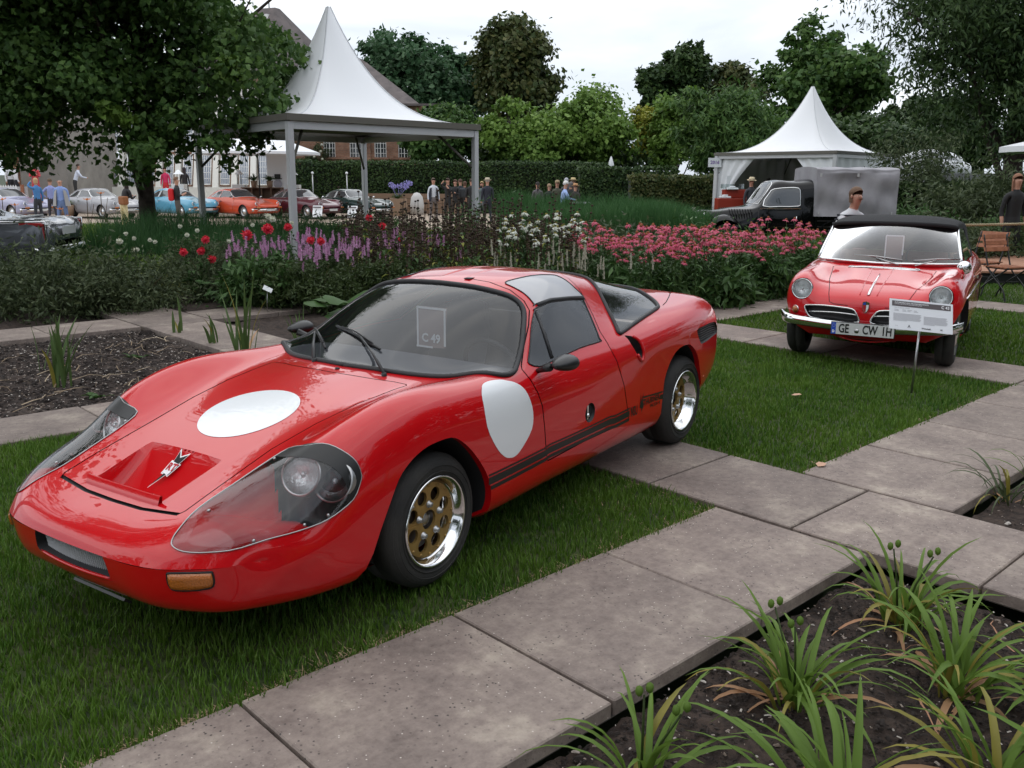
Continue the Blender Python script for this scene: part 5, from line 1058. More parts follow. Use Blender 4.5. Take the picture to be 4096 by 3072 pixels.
# lawns
rect('lawn',-2.6,3.69,-5.96,-2.43,-.028,M['lawnbase'],n=30,nb=20,amp=.004,seed=8)
rect('lawn',4.475,7.795,-5.93,-2.43,-.028,M['lawnbase'],n=20,nb=20,amp=.004,seed=9)
rect('lawn',8.625,12.21,-5.93,-2.43,-.028,M['lawnbase'],n=20,nb=20,amp=.004,seed=10)
rect('lawn',12.96,16.2,-7.5,2,-.028,M['lawnbase'],n=10,nb=10,amp=.004,seed=11)
rect('lawn',8.625,12.21,-1.58,2,-.028,M['lawnbase'],n=10,nb=10,amp=.004,seed=12)
def blades(name,regions,h,w,m,seed,dryedge=None,lean=.5,z0=-.03,label='short green lawn grass',filt=None,up=1.0):
    """grass blades as small bent triangles, one object per lawn"""
    r=np.random.default_rng(seed); P=[];
    for a0,a1,b0,b1,den in regions:
        n=int((a1-a0)*(b1-b0)*den); a=r.uniform(a0,a1,n); b_=r.uniform(b0,b1,n); P.append(np.stack([a,b_],1))
    P=np.concatenate(P); 
    if filt is not None: P=P[filt(P)]
    # clumping
    k=smooth_noise2(P[:,0],P[:,1],seed,3,9); n=len(P); xy=P[:,:1]*dA+P[:,1:]*dB
    H=h*r.uniform(.55,1.25,n)*(1+.28*k); W=w*r.uniform(.7,1.3,n); t=r.uniform(0,2*PI,n); ln=H*lean*r.uniform(.2,1.3,n); dx=np.stack([np.cos(t),np.sin(t)],1); t2=t+PI/2+r.uniform(-.6,.6,n); wx=np.stack([np.cos(t2),np.sin(t2)],1)*W[:,None]/2
    z=np.zeros(n)+z0; V=np.zeros((n,5,3))
    V[:,0,:2]=xy-wx; V[:,1,:2]=xy+wx; V[:,2,:2]=xy-wx*.8+dx*(ln*.35)[:,None]; V[:,3,:2]=xy+wx*.8+dx*(ln*.35)[:,None]; V[:,4,:2]=xy+dx*ln[:,None]
    V[:,0,2]=V[:,1,2]=z; V[:,2,2]=V[:,3,2]=z+H*.55*up; V[:,4,2]=z+H*up
    i=np.arange(n)[:,None]*5; F=np.concatenate([i+[0,1,3],i+[0,3,2],i+[2,3,4]]); o=link(name,mesh_from(name,V.reshape(-1,3),F,[m],None,False)); o['kind']='stuff'; o['label']=label; o['category']='grass'; return o
blades('lawn_grass',[(-.9,3.70,-5.98,-2.40,7600)],.046,.0052,M['grass'],1,label='short green lawn grass around the red coupe')
blades('lawn_grass',[(4.46,7.80,-5.95,-2.40,4200)],.046,.0075,M['grass'],2,label='short green lawn grass between the two red cars')
blades('lawn_grass',[(8.62,12.22,-5.95,-2.40,1700),(12.95,16,-7,1.5,900),(8.62,12.22,-1.58,1.5,900)],.045,.011,M['grass'],3,label='short green lawn grass beside and behind the red convertible')
er=lambda a0,a1,b,den: (a0,a1,b-.05,b+.045,den)
blades('dry_grass_edge',[er(-.9,3.70,-2.43,6500),er(4.5,7.8,-2.43,4200),(3.64,3.72,-5.9,-2.5,1800),(4.45,4.53,-5.9,-2.5,1800),(3.0,3.66,-3.2,-2.5,300)],.03,.005,M['dry'],5,lean=2.2,label='dry straw coloured grass fringe along the paving',up=.5)
# crumbs and chips on the soil
def chips(name,regions,size,m,seed,z,label,cat='mulch'):
    r=np.random.default_rng(seed); base=np.array([(-1,-.6,-.3),(1,-.5,-.3),(.8,.6,-.3),(-.9,.5,-.3),(-.6,-.3,.4),(.5,-.2,.5),(.3,.3,.4)]); tri=np.array([(0,1,5),(0,5,4),(1,2,6),(1,6,5),(2,3,6),(3,4,6),(3,0,4),(4,5,6)])
    P=np.concatenate([np.stack([r.uniform(a0,a1,int((a1-a0)*(b1-b0)*d)),r.uniform(b0,b1,int((a1-a0)*(b1-b0)*d))],1) for a0,a1,b0,b1,d in regions]); n=len(P); xy=P[:,:1]*dA+P[:,1:]*dB
    s=size*r.lognormal(0,.45,n); t=r.uniform(0,2*PI,n); c,s_=np.cos(t),np.sin(t); B=base[None]*s[:,None,None]*np.stack([r.uniform(.6,1.4,n),r.uniform(.5,1,n),r.uniform(.3,.9,n)],1)[:,None,:]
    V=np.stack([B[...,0]*c[:,None]-B[...,1]*s_[:,None]+xy[:,:1],B[...,0]*s_[:,None]+B[...,1]*c[:,None]+xy[:,1:],B[...,2]+z+r.uniform(-.004,.012,n)[:,None]],-1)
    F=(np.arange(n)[:,None,None]*7+tri[None]).reshape(-1,3); o=link(name,mesh_from(name,V.reshape(-1,3),F,[m],None,False)); o['kind']='stuff'; o['label']=label; o['category']=cat
M['crumb']=mat('soil_crumbs',(.016,.011,.009),.95,rnd=(.045,.034,.03)); M['chip']=mat('pale_chips',(.20,.15,.12),.9,rnd=(.6,.55,.5))
nb=[(-.6,3.64,-1.62,1.6,4200)]; chips('soil_crumbs',nb+[(4.52,7,-1.55,.6,1500)],.0055,M['crumb'],1,-.078,'dark crumbly mulch between the foreground daylilies'); chips('pale_chips',[(-.6,3.64,-1.62,1.6,260),(4.52,7,-1.55,.6,200)],.0055,M['chip'],2,-.066,'pale stones and wood chips on the foreground soil','pebbles')
chips('soil_crumbs',[(-2.4,3.64,-9.7,-6.65,1100)],.011,M['crumb'],3,-.037,'dark crumbly mulch in the bed left of the coupe'); chips('pale_chips',[(-2.4,3.64,-9.7,-6.65,300)],.0055,M['chip'],4,-.028,'pale stones and chips on the soil left of the coupe','pebbles')
def litter(name,region,n,lmin,lmax,m,seed,z,label):
    r=np.random.default_rng(seed); V=[];F=[]
    for k in range(n):
        a=r.uniform(region[0],region[1]); b_=r.uniform(region[2],region[3]); p=np.array([*(dA*a+dB*b_),z]); L_=r.uniform(lmin,lmax); t=r.uniform(0,2*PI); w=L_*r.uniform(.010,.024); d=np.array([math.cos(t),math.sin(t),0]); cv=r.uniform(-2.2,2.2); s=len(V)
        for j in range(5):
            f=j/4; tt=t+cv*f; d=np.array([math.cos(tt),math.sin(tt),0]); p2=p+np.array([0,0,.03*math.sin(f*PI)*r.uniform(.3,1.2)]); nrm=np.array([-d[1],d[0],.3]); V.append(p2-nrm*w*(1-f*.8)); V.append(p2+nrm*w*(1-f*.8)); p=p+d*L_/4
        F+=[(s+2*j,s+2*j+1,s+2*j+3,s+2*j+2) for j in range(4)]
    o=link(name,mesh_from(name,V,F,[m],None,True)); o['kind']='stuff'; o['label']=label; o['category']='dead leaves'
M['straw']=mat('withered_leaves',(.22,.155,.095),.85,rnd=(.45,.36,.25)); M['rust']=mat('rusty_leaves',(.26,.10,.05),.8,rnd=(.45,.27,.16))
litter('withered_leaves',(-2,3.6,-9.4,-6.7),300,.08,.34,M['straw'],3,-.02,'withered pale iris leaves lying on the soil'); litter('withered_leaves',(.2,3.5,-1.2,1.4),60,.08,.28,M['rust'],4,-.05,'rusty withered leaves lying between the daylilies')
# fallen leaf on the lawn
lf_=MB(); q=[(0,0,.0),(.03,.022,.006),(.062,.012,.010),(.075,-.012,.006),(.05,-.035,.010),(.018,-.03,.004)]; lf_.add(q,[(0,1,2),(0,2,3),(0,3,4),(0,4,5)]); o=lf_.build('fallen_leaf',mat('tan_leaf',(.55,.33,.22),.7)); o.location=(2.09,6.60,.018); tag(o,'single pale fallen leaf lying on the middle lawn','leaf')
o2=o.copy(); C.objects.link(o2); o2.location=(1.74,4.92,.004); o2.rotation_euler=(0,0,1); o2['label']='dry leaf lying at the tip of the lawn beside the crossing path'
# ================= trees: tapered trunk with limbs, crowns of many small leaves gathered in clumps
M['bark']=mat('bark',(.030,.021,.016),.9,var=(.075,.055,.045),vscale=9,bump=1,bscale=25)
def leafmat(name,a,b_,c,tr=.3): return mat(name,a,.5,var=b_,vscale=.45,rnd=c,trans=tr,spec=.25,detail=3)
LM={'dark':leafmat('leaf_dark',(0.014,0.038,0.012),(0.032,0.065,0.017),(0.065,0.109,0.029),.2),'mid':leafmat('leaf_mid',(0.029,0.072,0.017),(0.051,0.116,0.026),(0.109,0.189,0.043)),
'bright':leafmat('leaf_bright',(0.065,0.138,0.020),(0.123,0.217,0.032),(0.217,0.334,0.072)),'yellow':leafmat('leaf_yellowgreen',(0.145,0.189,0.026),(0.290,0.290,0.029),(0.406,0.392,0.072)),'blue':leafmat('leaf_bluegreen',(0.026,0.072,0.029),(0.043,0.109,0.043),(0.087,0.160,0.072)),
'ginkgo':leafmat('leaf_fan',(0.034,0.080,0.018),(0.055,0.120,0.026),(0.12,0.21,0.05),.3),'brown':leafmat('leaf_brownish',(0.036,0.066,0.018),(0.060,0.088,0.028),(0.131,0.131,0.043))}
def leaves(pts,nrm,size,shape='quad',seed=0,droop=0):
    """one small face (or two) per leaf at pts, facing roughly nrm"""
    r=np.random.default_rng(seed); n=len(pts); N_=nrm+r.normal(0,.75,(n,3)); N_/=np.linalg.norm(N_,axis=1)[:,None]+1e-9
    a=np.cross(N_,r.normal(0,1,(n,3))); a/=np.linalg.norm(a,axis=1)[:,None]+1e-9; 
    if droop: a[:,2]-=droop; a/=np.linalg.norm(a,axis=1)[:,None]
    b_=np.cross(N_,a); b_/=np.linalg.norm(b_,axis=1)[:,None]+1e-9; s=(size*r.uniform(.6,1.35,n))[:,None]
    if shape=='fan': L_=[(-.05,0),(.75,-.62),(.95,-.1),(.80,.12),(1.0,.25),(.70,.65)]
    elif shape=='long': L_=[(0,0),(.5,-.22),(1.4,0),(.5,.22)]
    else: L_=[(0,0),(.45,-.42),(1.1,0),(.45,.42)]
    k=len(L_); V=np.stack([pts+a*s*u+b_*s*v-N_*s*(.18*abs(v)) for u,v in L_],1).reshape(-1,3); i=np.arange(n)[:,None]*k
    F=np.concatenate([i+[0,j,j+1] for j in range(1,k-1)]); return V,F
def crown_points(blobs,n,seed,shell=.62,clump=.35,nclump=60,flat=.7):
    """blobs: (cx,cy,cz,rx,ry,rz). clumps sit in the outer part of each blob, leaves crowd round the clumps"""
    r=np.random.default_rng(seed); B=np.array(blobs,float); vol=(B[:,3]*B[:,4]*B[:,5])**.66; cnt=np.maximum(3,(nclump*vol/vol.sum()).astype(int)); C_=[];O_=[];S_=[]
    for q,c in zip(B,cnt):
        d=r.normal(0,1,(c,3)); d/=np.linalg.norm(d,axis=1)[:,None]; f=shell+(1-shell)*r.uniform(0,1,c)**.6+r.normal(0,.07,c); f[r.uniform(0,1,c)<.22]*=.6
        C_.append(q[:3]+d*f[:,None]*q[3:]); O_.append(d); S_.append(np.full(c,(q[3]*q[4]*q[5])**(1/3)))
    C_=np.concatenate(C_);O_=np.concatenate(O_);S_=np.concatenate(S_); w=S_**2; k=r.choice(len(C_),n,p=w/w.sum()); rad=S_[k]*clump*r.lognormal(0,.25,len(k))
    cr=np.exp(r.normal(0,.25,len(C_)))[k]; d=r.normal(0,1,(n,3)); d/=np.linalg.norm(d,axis=1)[:,None]; P=C_[k]+d*(rad*cr*r.uniform(.25,1,n)**.55)[:,None]*[1,1,flat]
    nn=O_[k]*.5+d*.7+[0,0,.45]; return P,nn,C_
def limbs(b,base,top,r0,targets,seed,nl=9,n=7,bend=.2):
    r=random.Random(seed); base=np.array(base,float); top=np.array(top,float); mid=(base+top)/2+np.array([r.uniform(-1,1),r.uniform(-1,1),0])*bend
    tp=[base*(1-t)**2+2*mid*t*(1-t)+top*t*t for t in np.linspace(0,1,8)]; b.tube([base+[0,0,-.1]]+tp,[r0*1.35,r0*1.15]+[r0*(1-.72*t) for t in np.linspace(.1,1,7)],n+3)
    T=np.array(targets); idx=np.random.default_rng(seed).choice(len(T),min(nl,len(T)),replace=False)
    for i in idx:
        t=T[i]; f=r.uniform(.25,.95); s=tp[int(f*7)]; m=(s+t)/2+np.array([0,0,-.08*np.linalg.norm(t-s)]); b.tube([s,m,t],[r0*.42*(1-f*.5),r0*.22,r0*.05],n-2,cap=False)
def tree(label,pos,trunk_h,top_h,r0,blobs,nleaf,size,lm,seed,group=None,shape='quad',clump=.35,nclump=60,shell=.62,nl=10,droop=0,cat='tree',name='tree',flat=.7):
    t=thing(name,label,cat,pos,0,group); P,nn,C_=crown_points(blobs,nleaf,seed,shell,clump,nclump,flat); V,F=leaves(P,nn,size,shape,seed,droop)
    o=link('crown',mesh_from('crown',V,F,[LM[lm] if isinstance(lm,str) else lm],None,False),t); b=MB(); limbs(b,(0,0,0),(blobs[0][0]*.6,blobs[0][1]*.6,top_h*.8),r0,C_,seed,nl); b.build('trunk',M['bark'],t); return t
# near tree on the left: broad crown of fan-shaped leaves over a straight trunk
r_=np.random.default_rng(11); T0=(-6.82,17.2,-.08)
bl=[(0,0,6.4,3.2,3.0,2.6),(-1.8,-.6,4.6,2.5,2.3,2.0),(1.7,-.8,4.2,2.1,2.0,1.5),(-3.0,-.3,3.2,1.6,1.6,1.15),(-1.0,-1.0,3.1,1.9,1.7,1.0),(.9,-.9,2.75,1.5,1.4,.75),(2.7,-.8,4.9,1.5,1.2,.85),(2.4,-.5,3.6,1.2,1.1,.85),(0,-1.2,5.2,2.4,1.6,1.8),(-3.6,0,5.4,2.0,1.8,1.8),(1.9,-.2,2.45,.85,.8,.62),(-2.2,.3,2.35,.9,1.0,.5),(-1.5,-1.3,2.55,1.7,1.2,.8),(1.0,-1.4,2.35,1.4,1.1,.7),(2.2,-1.2,2.55,1.1,.8,.7),(-3.4,-1.2,3.0,1.5,1.2,.9),(-.4,-1.5,3.6,2.2,1.0,1.1),(-4.6,-1,3.2,1.6,1.2,.9),(-2.7,-1.4,2.35,1.4,1,.65),(1.7,-1.5,2.0,.9,.8,.45),(2.6,-1.2,3.9,1.0,.6,.7)]
t=thing('leafy_tree','large dark green tree with fan shaped leaves and a thick straight trunk','tree',T0,0)
P,nn,C_=crown_points(bl,150000,11,.30,.40,330,.62); lim=np.interp(P[:,2],[1.5,2.1,3.0,3.7,4.2,4.7,5.6],[2.1,2.75,3.2,3.25,2.6,1.65,1.5])+.22*smooth_noise2(P[:,1],P[:,2],3,3,6); kp=(P[:,0]<lim)&(P[:,2]>1.55+.5*smooth_noise2(P[:,0],P[:,1],8,3,2.5)-.25*(P[:,0]>.5)); P=P[kp]; nn=nn[kp]; V,F=leaves(P,nn,.092,'fan',11,.25); link('crown',mesh_from('crown',V,F,[LM['ginkgo']],None,False),t)
P2,nn2,_=crown_points([(-2.0,-2.2,3.9,.35,.2,.28),(.9,-2.3,5.0,.3,.2,.3),(2.2,-2.1,5.2,.3,.2,.22),(.4,-2.2,2.6,.4,.2,.18),(2.3,-2.0,3.3,.35,.2,.2)],1100,5,.3,.6,14,.6); V,F=leaves(P2,nn2,.10,'fan',6,.2); link('young_leaves',mesh_from('young_leaves',V,F,[LM['bright']],None,False),t)
b=MB(); limbs(b,(0,0,0),(.1,0,6.0),.165,C_[C_[:,2]>3.6],3,24,9,.08); b.build('trunk',M['bark'],t)
# overhanging sprig at the top, from the same kind of tree behind the camera line
t=thing('overhanging_branch','leafy branch tip hanging into the sky above the marquee peak','branch',(-2.75,13.0,0)); P,nn,C_=crown_points([(.15,0,4.32,.34,.2,.13),(-.45,0,4.5,.45,.25,.16),(.62,0,4.25,.12,.1,.06)],900,21,.3,.5,16,.6); V,F=leaves(P,nn,.07,'fan',21,.3); link('leaf_spray',mesh_from('leaf_spray',V,F,[LM['ginkgo']],None,False),t); b=MB(); b.tube([(-2.5,0,5.6),(-.8,0,4.75),(.1,0,4.42),(.7,0,4.24)],[.035,.02,.01,.004],6); b.build('branch_wood',M['bark'],t)
K=aim   # measured positions on the skyline
def far_tree(label,px,Y,ytop,ybot,w,lm,n,seed,size,group='trees standing behind the clipped hedges',style='round',**k):
    x,_,zt=K(px,ytop,Y); zb=max(K(px,ybot,Y)[2],1.2); W=w/3630*Y/2; H=(zt-zb)/2; cz=(zt+zb)/2; r=np.random.default_rng(seed); g0=gz(Y)
    if style=='tall': B=[(0,0,cz+H*.25,W*.75,W*.75,H*.72),(W*.2,0,cz-H*.4,W*.95,W*.9,H*.6),(-W*.35,0,cz-H*.1,W*.6,W*.6,H*.55),(W*.4,-.2,cz+H*.1,W*.5,W*.5,H*.5)]
    elif style=='flat': B=[(0,0,cz,W*.8,W*.7,H*.55)]+[(r.uniform(-.75,.75)*W,r.uniform(-.4,.4)*W,cz+r.uniform(-.7,.8)*H,W*r.uniform(.28,.5),W*.4,H*r.uniform(.2,.34)) for _ in range(10)]
    else: B=[(0,0,cz,W*.78,W*.75,H*.82)]+[(r.uniform(-.6,.6)*W,r.uniform(-.5,.2)*W,cz+r.uniform(-.75,.6)*H,W*r.uniform(.3,.5),W*.4,H*r.uniform(.25,.42)) for _ in range(7)]
    B=[(a,b,c-g0,d,e,f) for a,b,c,d,e,f in B]; kw=dict(clump=.34,nclump=120,shell=.5); kw.update(k); n=int(n*1.9); size*=1.12
    return tree(label,(x,Y,g0),0,zt-g0,max(.18,W*.07),B,n,size,lm,seed,group,**kw)
far_tree('tall blue green tree just right of the marquee peak with open branches',1600,78,70,560,420,'blue',9000,31,.34,style='tall')
far_tree('mid green pointed tree between the tall open tree and the huge dark one',1800,82,160,560,330,'blue',6000,32,.34)
far_tree('huge dark bushy tree rising highest in the middle of the skyline',2060,76,55,520,390,'brown',10000,33,.34)
far_tree('dark round tree with a separate lump on its left in the right skyline',2730,74,140,520,250,'dark',6000,34,.33)
far_tree('small dark crown standing off the left side of the round tree',2610,73,255,480,110,'dark',1800,35,.3)
far_tree('brownish flat topped tree between the round tree and the airy one',2960,76,220,520,300,'brown',5000,36,.33)
far_tree('large airy green tree with sky showing through above the right marquee',3320,66,95,560,560,'mid',9000,37,.33,style='flat',shell=.5)
far_tree('bushy green tree behind the left marquee leg',1780,58,400,690,360,'mid',7500,38,.24)
far_tree('bright green spreading tree left of centre above the hedge',2040,57,390,690,330,'bright',7500,39,.22,style='flat')
far_tree('bright yellow green tree in the centre above the hedge',2320,59,335,700,470,'bright',11000,40,.22)
far_tree('small yellow leaved tree between two bright green ones',2600,62,385,680,170,'yellow',3000,41,.22)
far_tree('fresh green upright tree right of the yellow one',2710,60,345,690,250,'bright',5000,42,.22)
far_tree('broad mid green tree with drooping leaves left of the right marquee',2950,44,325,820,520,'mid',13000,43,.20,shape='long',droop=.8)
far_tree('dark green tree filling the gap behind the right marquee',3400,50,440,800,620,'dark',9000,44,.25)
far_tree('dark green tree mass low behind the marquee and hedge centre',2200,64,560,760,900,'dark',9000,45,.26)
far_tree('dark shadowy tree behind the white pavilion at the right',3760,52,330,760,500,'dark',9000,46,.26)
for k,(px,w) in enumerate(((300,700),(-300,700),(700,500))): far_tree('green tree showing over the white orangery roofs '+('at the left','far left out of the yard','behind the leafy tree')[k],px,95,[40,60,200][k],600,w,'mid',5000,60+k,.4)
# big near tree at the right edge with hanging twigs
t=thing('weeping_tree','very large dark tree with hanging twigs filling the upper right corner','tree',(15.6,29,-.1)); bl=[(0,0,7.6,4.6,4.2,3.6),(-2.4,-.6,5.2,2.4,2.2,2.0),(2,-1,5.0,3,2.4,2.6),(-2.2,-.5,8.4,2.6,2.2,2.2),(-1.0,-1.5,3.6,2.4,1.6,1.4),(-3.0,-.8,3.6,1.3,1.2,1.0),(-3.4,-1,6.8,1.2,1.0,1.3),(1.5,-1,3.2,2.4,1.5,1.2),(-2.9,-1,9.8,1.2,1,.9)]
P,nn,C_=crown_points(bl,60000,77,.40,.33,260,.9); V,F=leaves(P,nn,.15,'long',77,.9); link('crown',mesh_from('crown',V,F,[LM['dark']],None,False),t); b=MB(); limbs(b,(0,0,0),(-.3,0,7),.34,C_,5,22,9,.3); b.build('trunk',M['bark'],t)
# trees behind the camera, which the bodywork and glass mirror
for k,(x,y,h,w,lm) in enumerate(((-9,-11,9.5,4.2,'dark'),(-1.5,-13,11.5,4.6,'mid'),(7,-11.5,10,4.4,'dark'),(14,-6,9,4,'mid'),(-16,-3,9,4,'mid'),(17,4,8,3.2,'dark'))):
    tree('tall garden tree standing behind the photographer, number %s from the left'%('two','three','four','five','one','six')[k],(x,y,-.1),0,h,.25,[(0,0,h*.6,w,w*.8,h*.38),(w*.4,.3,h*.42,w*.7,w*.6,h*.2),(-w*.5,0,h*.45,w*.6,w*.6,h*.25)],4200,.34,lm,90+k,'garden trees behind the photographer',nclump=60,name='garden_tree')
t=tree('very tall garden tree left of the lawn, above the picture, whose twigs overhang the view',(-9.3,6.8,-.1),0,12,.3,[(0,0,8.6,3.6,3.6,3.0),(1.8,.8,7.4,2.0,2.0,1.2),(-1,1.5,6.6,2.4,2.2,1.3)],15000,.16,'mid',88,'garden trees behind the photographer',nclump=110,clump=.3,name='garden_tree')
for k,(x,y,h,w) in enumerate(((11.2,2.6,7,2.6),(12.2,6.8,8.5,3.0),(15.0,12.0,8,3.2),(9.6,-2.5,6,2.6))): tree('dense dark tree in the belt right of the lawn, outside the picture, '+('second','third','furthest','nearest')[k],(x,y,-.1),0,h,.22,[(0,0,h*.6,w,w,h*.36),(0,0,h*.22,w*.95,w*.95,h*.24)],6500,.26,'dark',120+k,'tree belt right of the lawn',nclump=80,clump=.34,name='garden_tree')
# ---------- hedges
def hedge(label,x0,x1,y,h,d,lm,n,seed,size,rz=0,z=None,shape='quad'):
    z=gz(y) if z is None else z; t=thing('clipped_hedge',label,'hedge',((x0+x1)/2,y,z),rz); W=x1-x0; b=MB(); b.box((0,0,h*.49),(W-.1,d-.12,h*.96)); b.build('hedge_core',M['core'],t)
    r=np.random.default_rng(seed); f=r.uniform(0,1,n); P=np.zeros((n,3)); nn=np.zeros((n,3)); a=f<.66; P[a,0]=r.uniform(-W/2,W/2,a.sum()); P[a,1]=-d/2+r.normal(0,.05,a.sum()); P[a,2]=r.uniform(0,h,a.sum()); nn[a]=[0,-1,.3]
    c=~a; P[c,0]=r.uniform(-W/2,W/2,c.sum()); P[c,1]=r.uniform(-d/2,d/2,c.sum()); P[c,2]=h+np.abs(r.normal(0,.05,c.sum()))+.05*smooth_noise2(P[c,0],P[c,0]*0,seed,3,2); nn[c]=[0,-.2,1]
    P[:,1]+=.05*smooth_noise2(P[:,0],P[:,2],seed+5,3,3); V,F=leaves(P,nn,size,shape,seed); link('hedge_leaves',mesh_from('hedge_leaves',V,F,[LM[lm]],None,False),t); return t
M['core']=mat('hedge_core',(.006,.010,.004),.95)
hedge('long straight dark clipped hedge behind the people and the green coupe',-12.2,5.1,50.5,2.62,1.4,'dark',26000,1,.11)
hedge('lower leafy hedge with broad leaves left of the right marquee',4.6,8.4,37,1.75,1.2,'brown',9000,2,.11,z=-.2)
hedge('dark hedge beyond the paling fence',3.0,7.5,43,2.3,1.2,'dark',8000,3,.12)
hedge('dark shrubby hedge at the far right behind the rope',9.0,24,27,1.5,2.0,'dark',12000,4,.13,z=-.1,shape='long')
# ================= marquees, buildings
M['pvc']=mat('marquee_cloth',(.80,.81,.83),.45,spec=.3)
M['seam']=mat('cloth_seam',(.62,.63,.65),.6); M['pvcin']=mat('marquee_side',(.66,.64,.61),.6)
M['alu']=mat('aluminium_post',(.55,.55,.56),.5,metal=.35)
M['taupe']=mat('taupe_valance',(.13,.12,.10),.7)
def marquee(label,corners,eave,peak,zb,sides=(),post=.11,nm='marquee',valance=.10,sag=1.0,inner=True):
    c=np.array(corners,float); ctr=c.mean(0); t=thing(nm,label,'marquee',(ctr[0],ctr[1],zb)); q=c-ctr; ez=eave-zb; pz=peak-zb
    n=20; m=28; b=MB(); G=[]
    for j in range(n+1):
        f=j/n; s=(1-f)**1.0; h=ez+(pz-ez)*(f**2.45); rr=[]
        for e in range(4):
            A,B_=q[e],q[(e+1)%4]
            for k in range(m//4):
                u=k/(m//4); e_=A*(1-u)+B_*u; d=1-.06*math.sin(PI*u)*(1-f); rad=np.linalg.norm(e_); mr=np.linalg.norm(q[0]); roundv=e_/rad*mr*.72; w=f**1.5; p=(e_*(1-w)+roundv*w)*d*(s*.985+.015); rr.append((p[0],p[1],h+ .0))
        G.append(rr)
    b.grid(G,closev=True); b.build('canopy',M['pvc'],t); GA=np.array(G); sb=MB()
    for k_ in range(0,28,7): sb.tube(GA[:,k_]+[0,0,.004],.012,4,cap=False)
    sb.build('canopy_seam',M['seam'],t,kind='stuff')
    for e in range(4):
        A,B_=q[e]*1.012,q[(e+1)%4]*1.012; d=(B_-A); L_=np.linalg.norm(d); ang=math.atan2(d[1],d[0]); mid=(A+B_)/2
        b=MB(); b.box((mid[0],mid[1],ez-valance/2+.01),(L_+.05,.05,valance),ang); b.build('valance',M['taupe'],t)
        b=MB(); mi=(q[e]+q[(e+1)%4])/2*.985; b.box((mi[0],mi[1],ez-valance-.055),(L_*.98,.07,.12),ang); b.build('eave_beam',M['alu'],t)
    for k in range(4):
        p=q[k]*.985; b=MB(); b.box((p[0],p[1],(ez-valance)/2),(post,post,ez-valance),math.atan2((q[1]-q[0])[1],(q[1]-q[0])[0])); 
        o=b.build('post',M['alu'],t); bevel(o,.008,1)
        b=MB(); b.tube([(p[0],p[1],ez-valance-.7),(p[0]*.72,p[1]*.72,ez-.12)],.025,6); b.build('brace',M['taupe'],t)
    if inner:   # underside lining
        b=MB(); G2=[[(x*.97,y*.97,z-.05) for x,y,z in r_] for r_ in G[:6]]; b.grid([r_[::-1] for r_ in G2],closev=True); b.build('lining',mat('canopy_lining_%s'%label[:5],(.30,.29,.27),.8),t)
    return t,q
C1=[(-3.42,14.3),(-.66,17.1),(-3.3,20.7),(-6.06,17.9)]
marquee('large white peaked marquee open on all sides in the flower border',C1,2.50,4.56,-.25,post=.10)
tq,q2=marquee('white peaked marquee with side walls behind the black pickup',[(10.9,31.6),(14.9,36.3),(11.7,40.3),(7.7,35.6)],2.50,4.97,-.30,post=.14)
def wall(t,A,B_,z0,z1,m,name,folds=14,amp=.05):
    A=np.array(A);B_=np.array(B_); n=np.array([-(B_-A)[1],(B_-A)[0]]); n=n/np.linalg.norm(n); G=[]
    for k in range(folds*4+1): 
        u=k/(folds*4); p=A*(1-u)+B_*u+n*amp*math.sin(u*folds*PI*1.0)*(.4+.6*math.sin(3*u+1)**2); G.append([(p[0],p[1],z) for z in np.linspace(z0,z1,4)])
    b=MB(); b.grid(G); return b.build(name,m,t)
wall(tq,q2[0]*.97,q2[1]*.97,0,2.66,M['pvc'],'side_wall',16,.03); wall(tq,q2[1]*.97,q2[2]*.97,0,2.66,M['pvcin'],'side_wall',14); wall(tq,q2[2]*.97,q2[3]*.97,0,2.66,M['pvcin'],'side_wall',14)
def curtain(t,p,dirv,w,z0,z1):
    b=MB(); G=[]
    for j,z in enumerate(np.linspace(z1,z0,10)):
        f=j/9; ww=w*(1-.75*math.sin(min(1,f*1.4)*PI/2)); G.append([(p[0]+dirv[0]*ww*u+.04*math.sin(u*20)*-dirv[1],p[1]+dirv[1]*ww*u+.04*math.sin(u*20)*dirv[0],z) for u in np.linspace(0,1,13)])
    b.grid(G); b.build('curtain',M['pvc'],t)
d03=(q2[3]-q2[0])/np.linalg.norm(q2[3]-q2[0]); curtain(tq,q2[0]*.96,d03,1.5,.0,2.6); curtain(tq,q2[3]*.96,-d03,1.6,.0,2.6)
b=MB(); b.box((q2[3][0]-.05,q2[3][1]-.12,2.45),(.5,.03,.34)); nb_=b.build('name_board',M['white'],tq)
V,F=textmesh('2016',.17,.004); b=MB(); b.add([(q2[3][0]-.05+v[0],q2[3][1]-.14,2.45+v[1]) for v in V],F); b.build('board_lettering',mat('violet_print',(.16,.07,.35),.6),nb_)
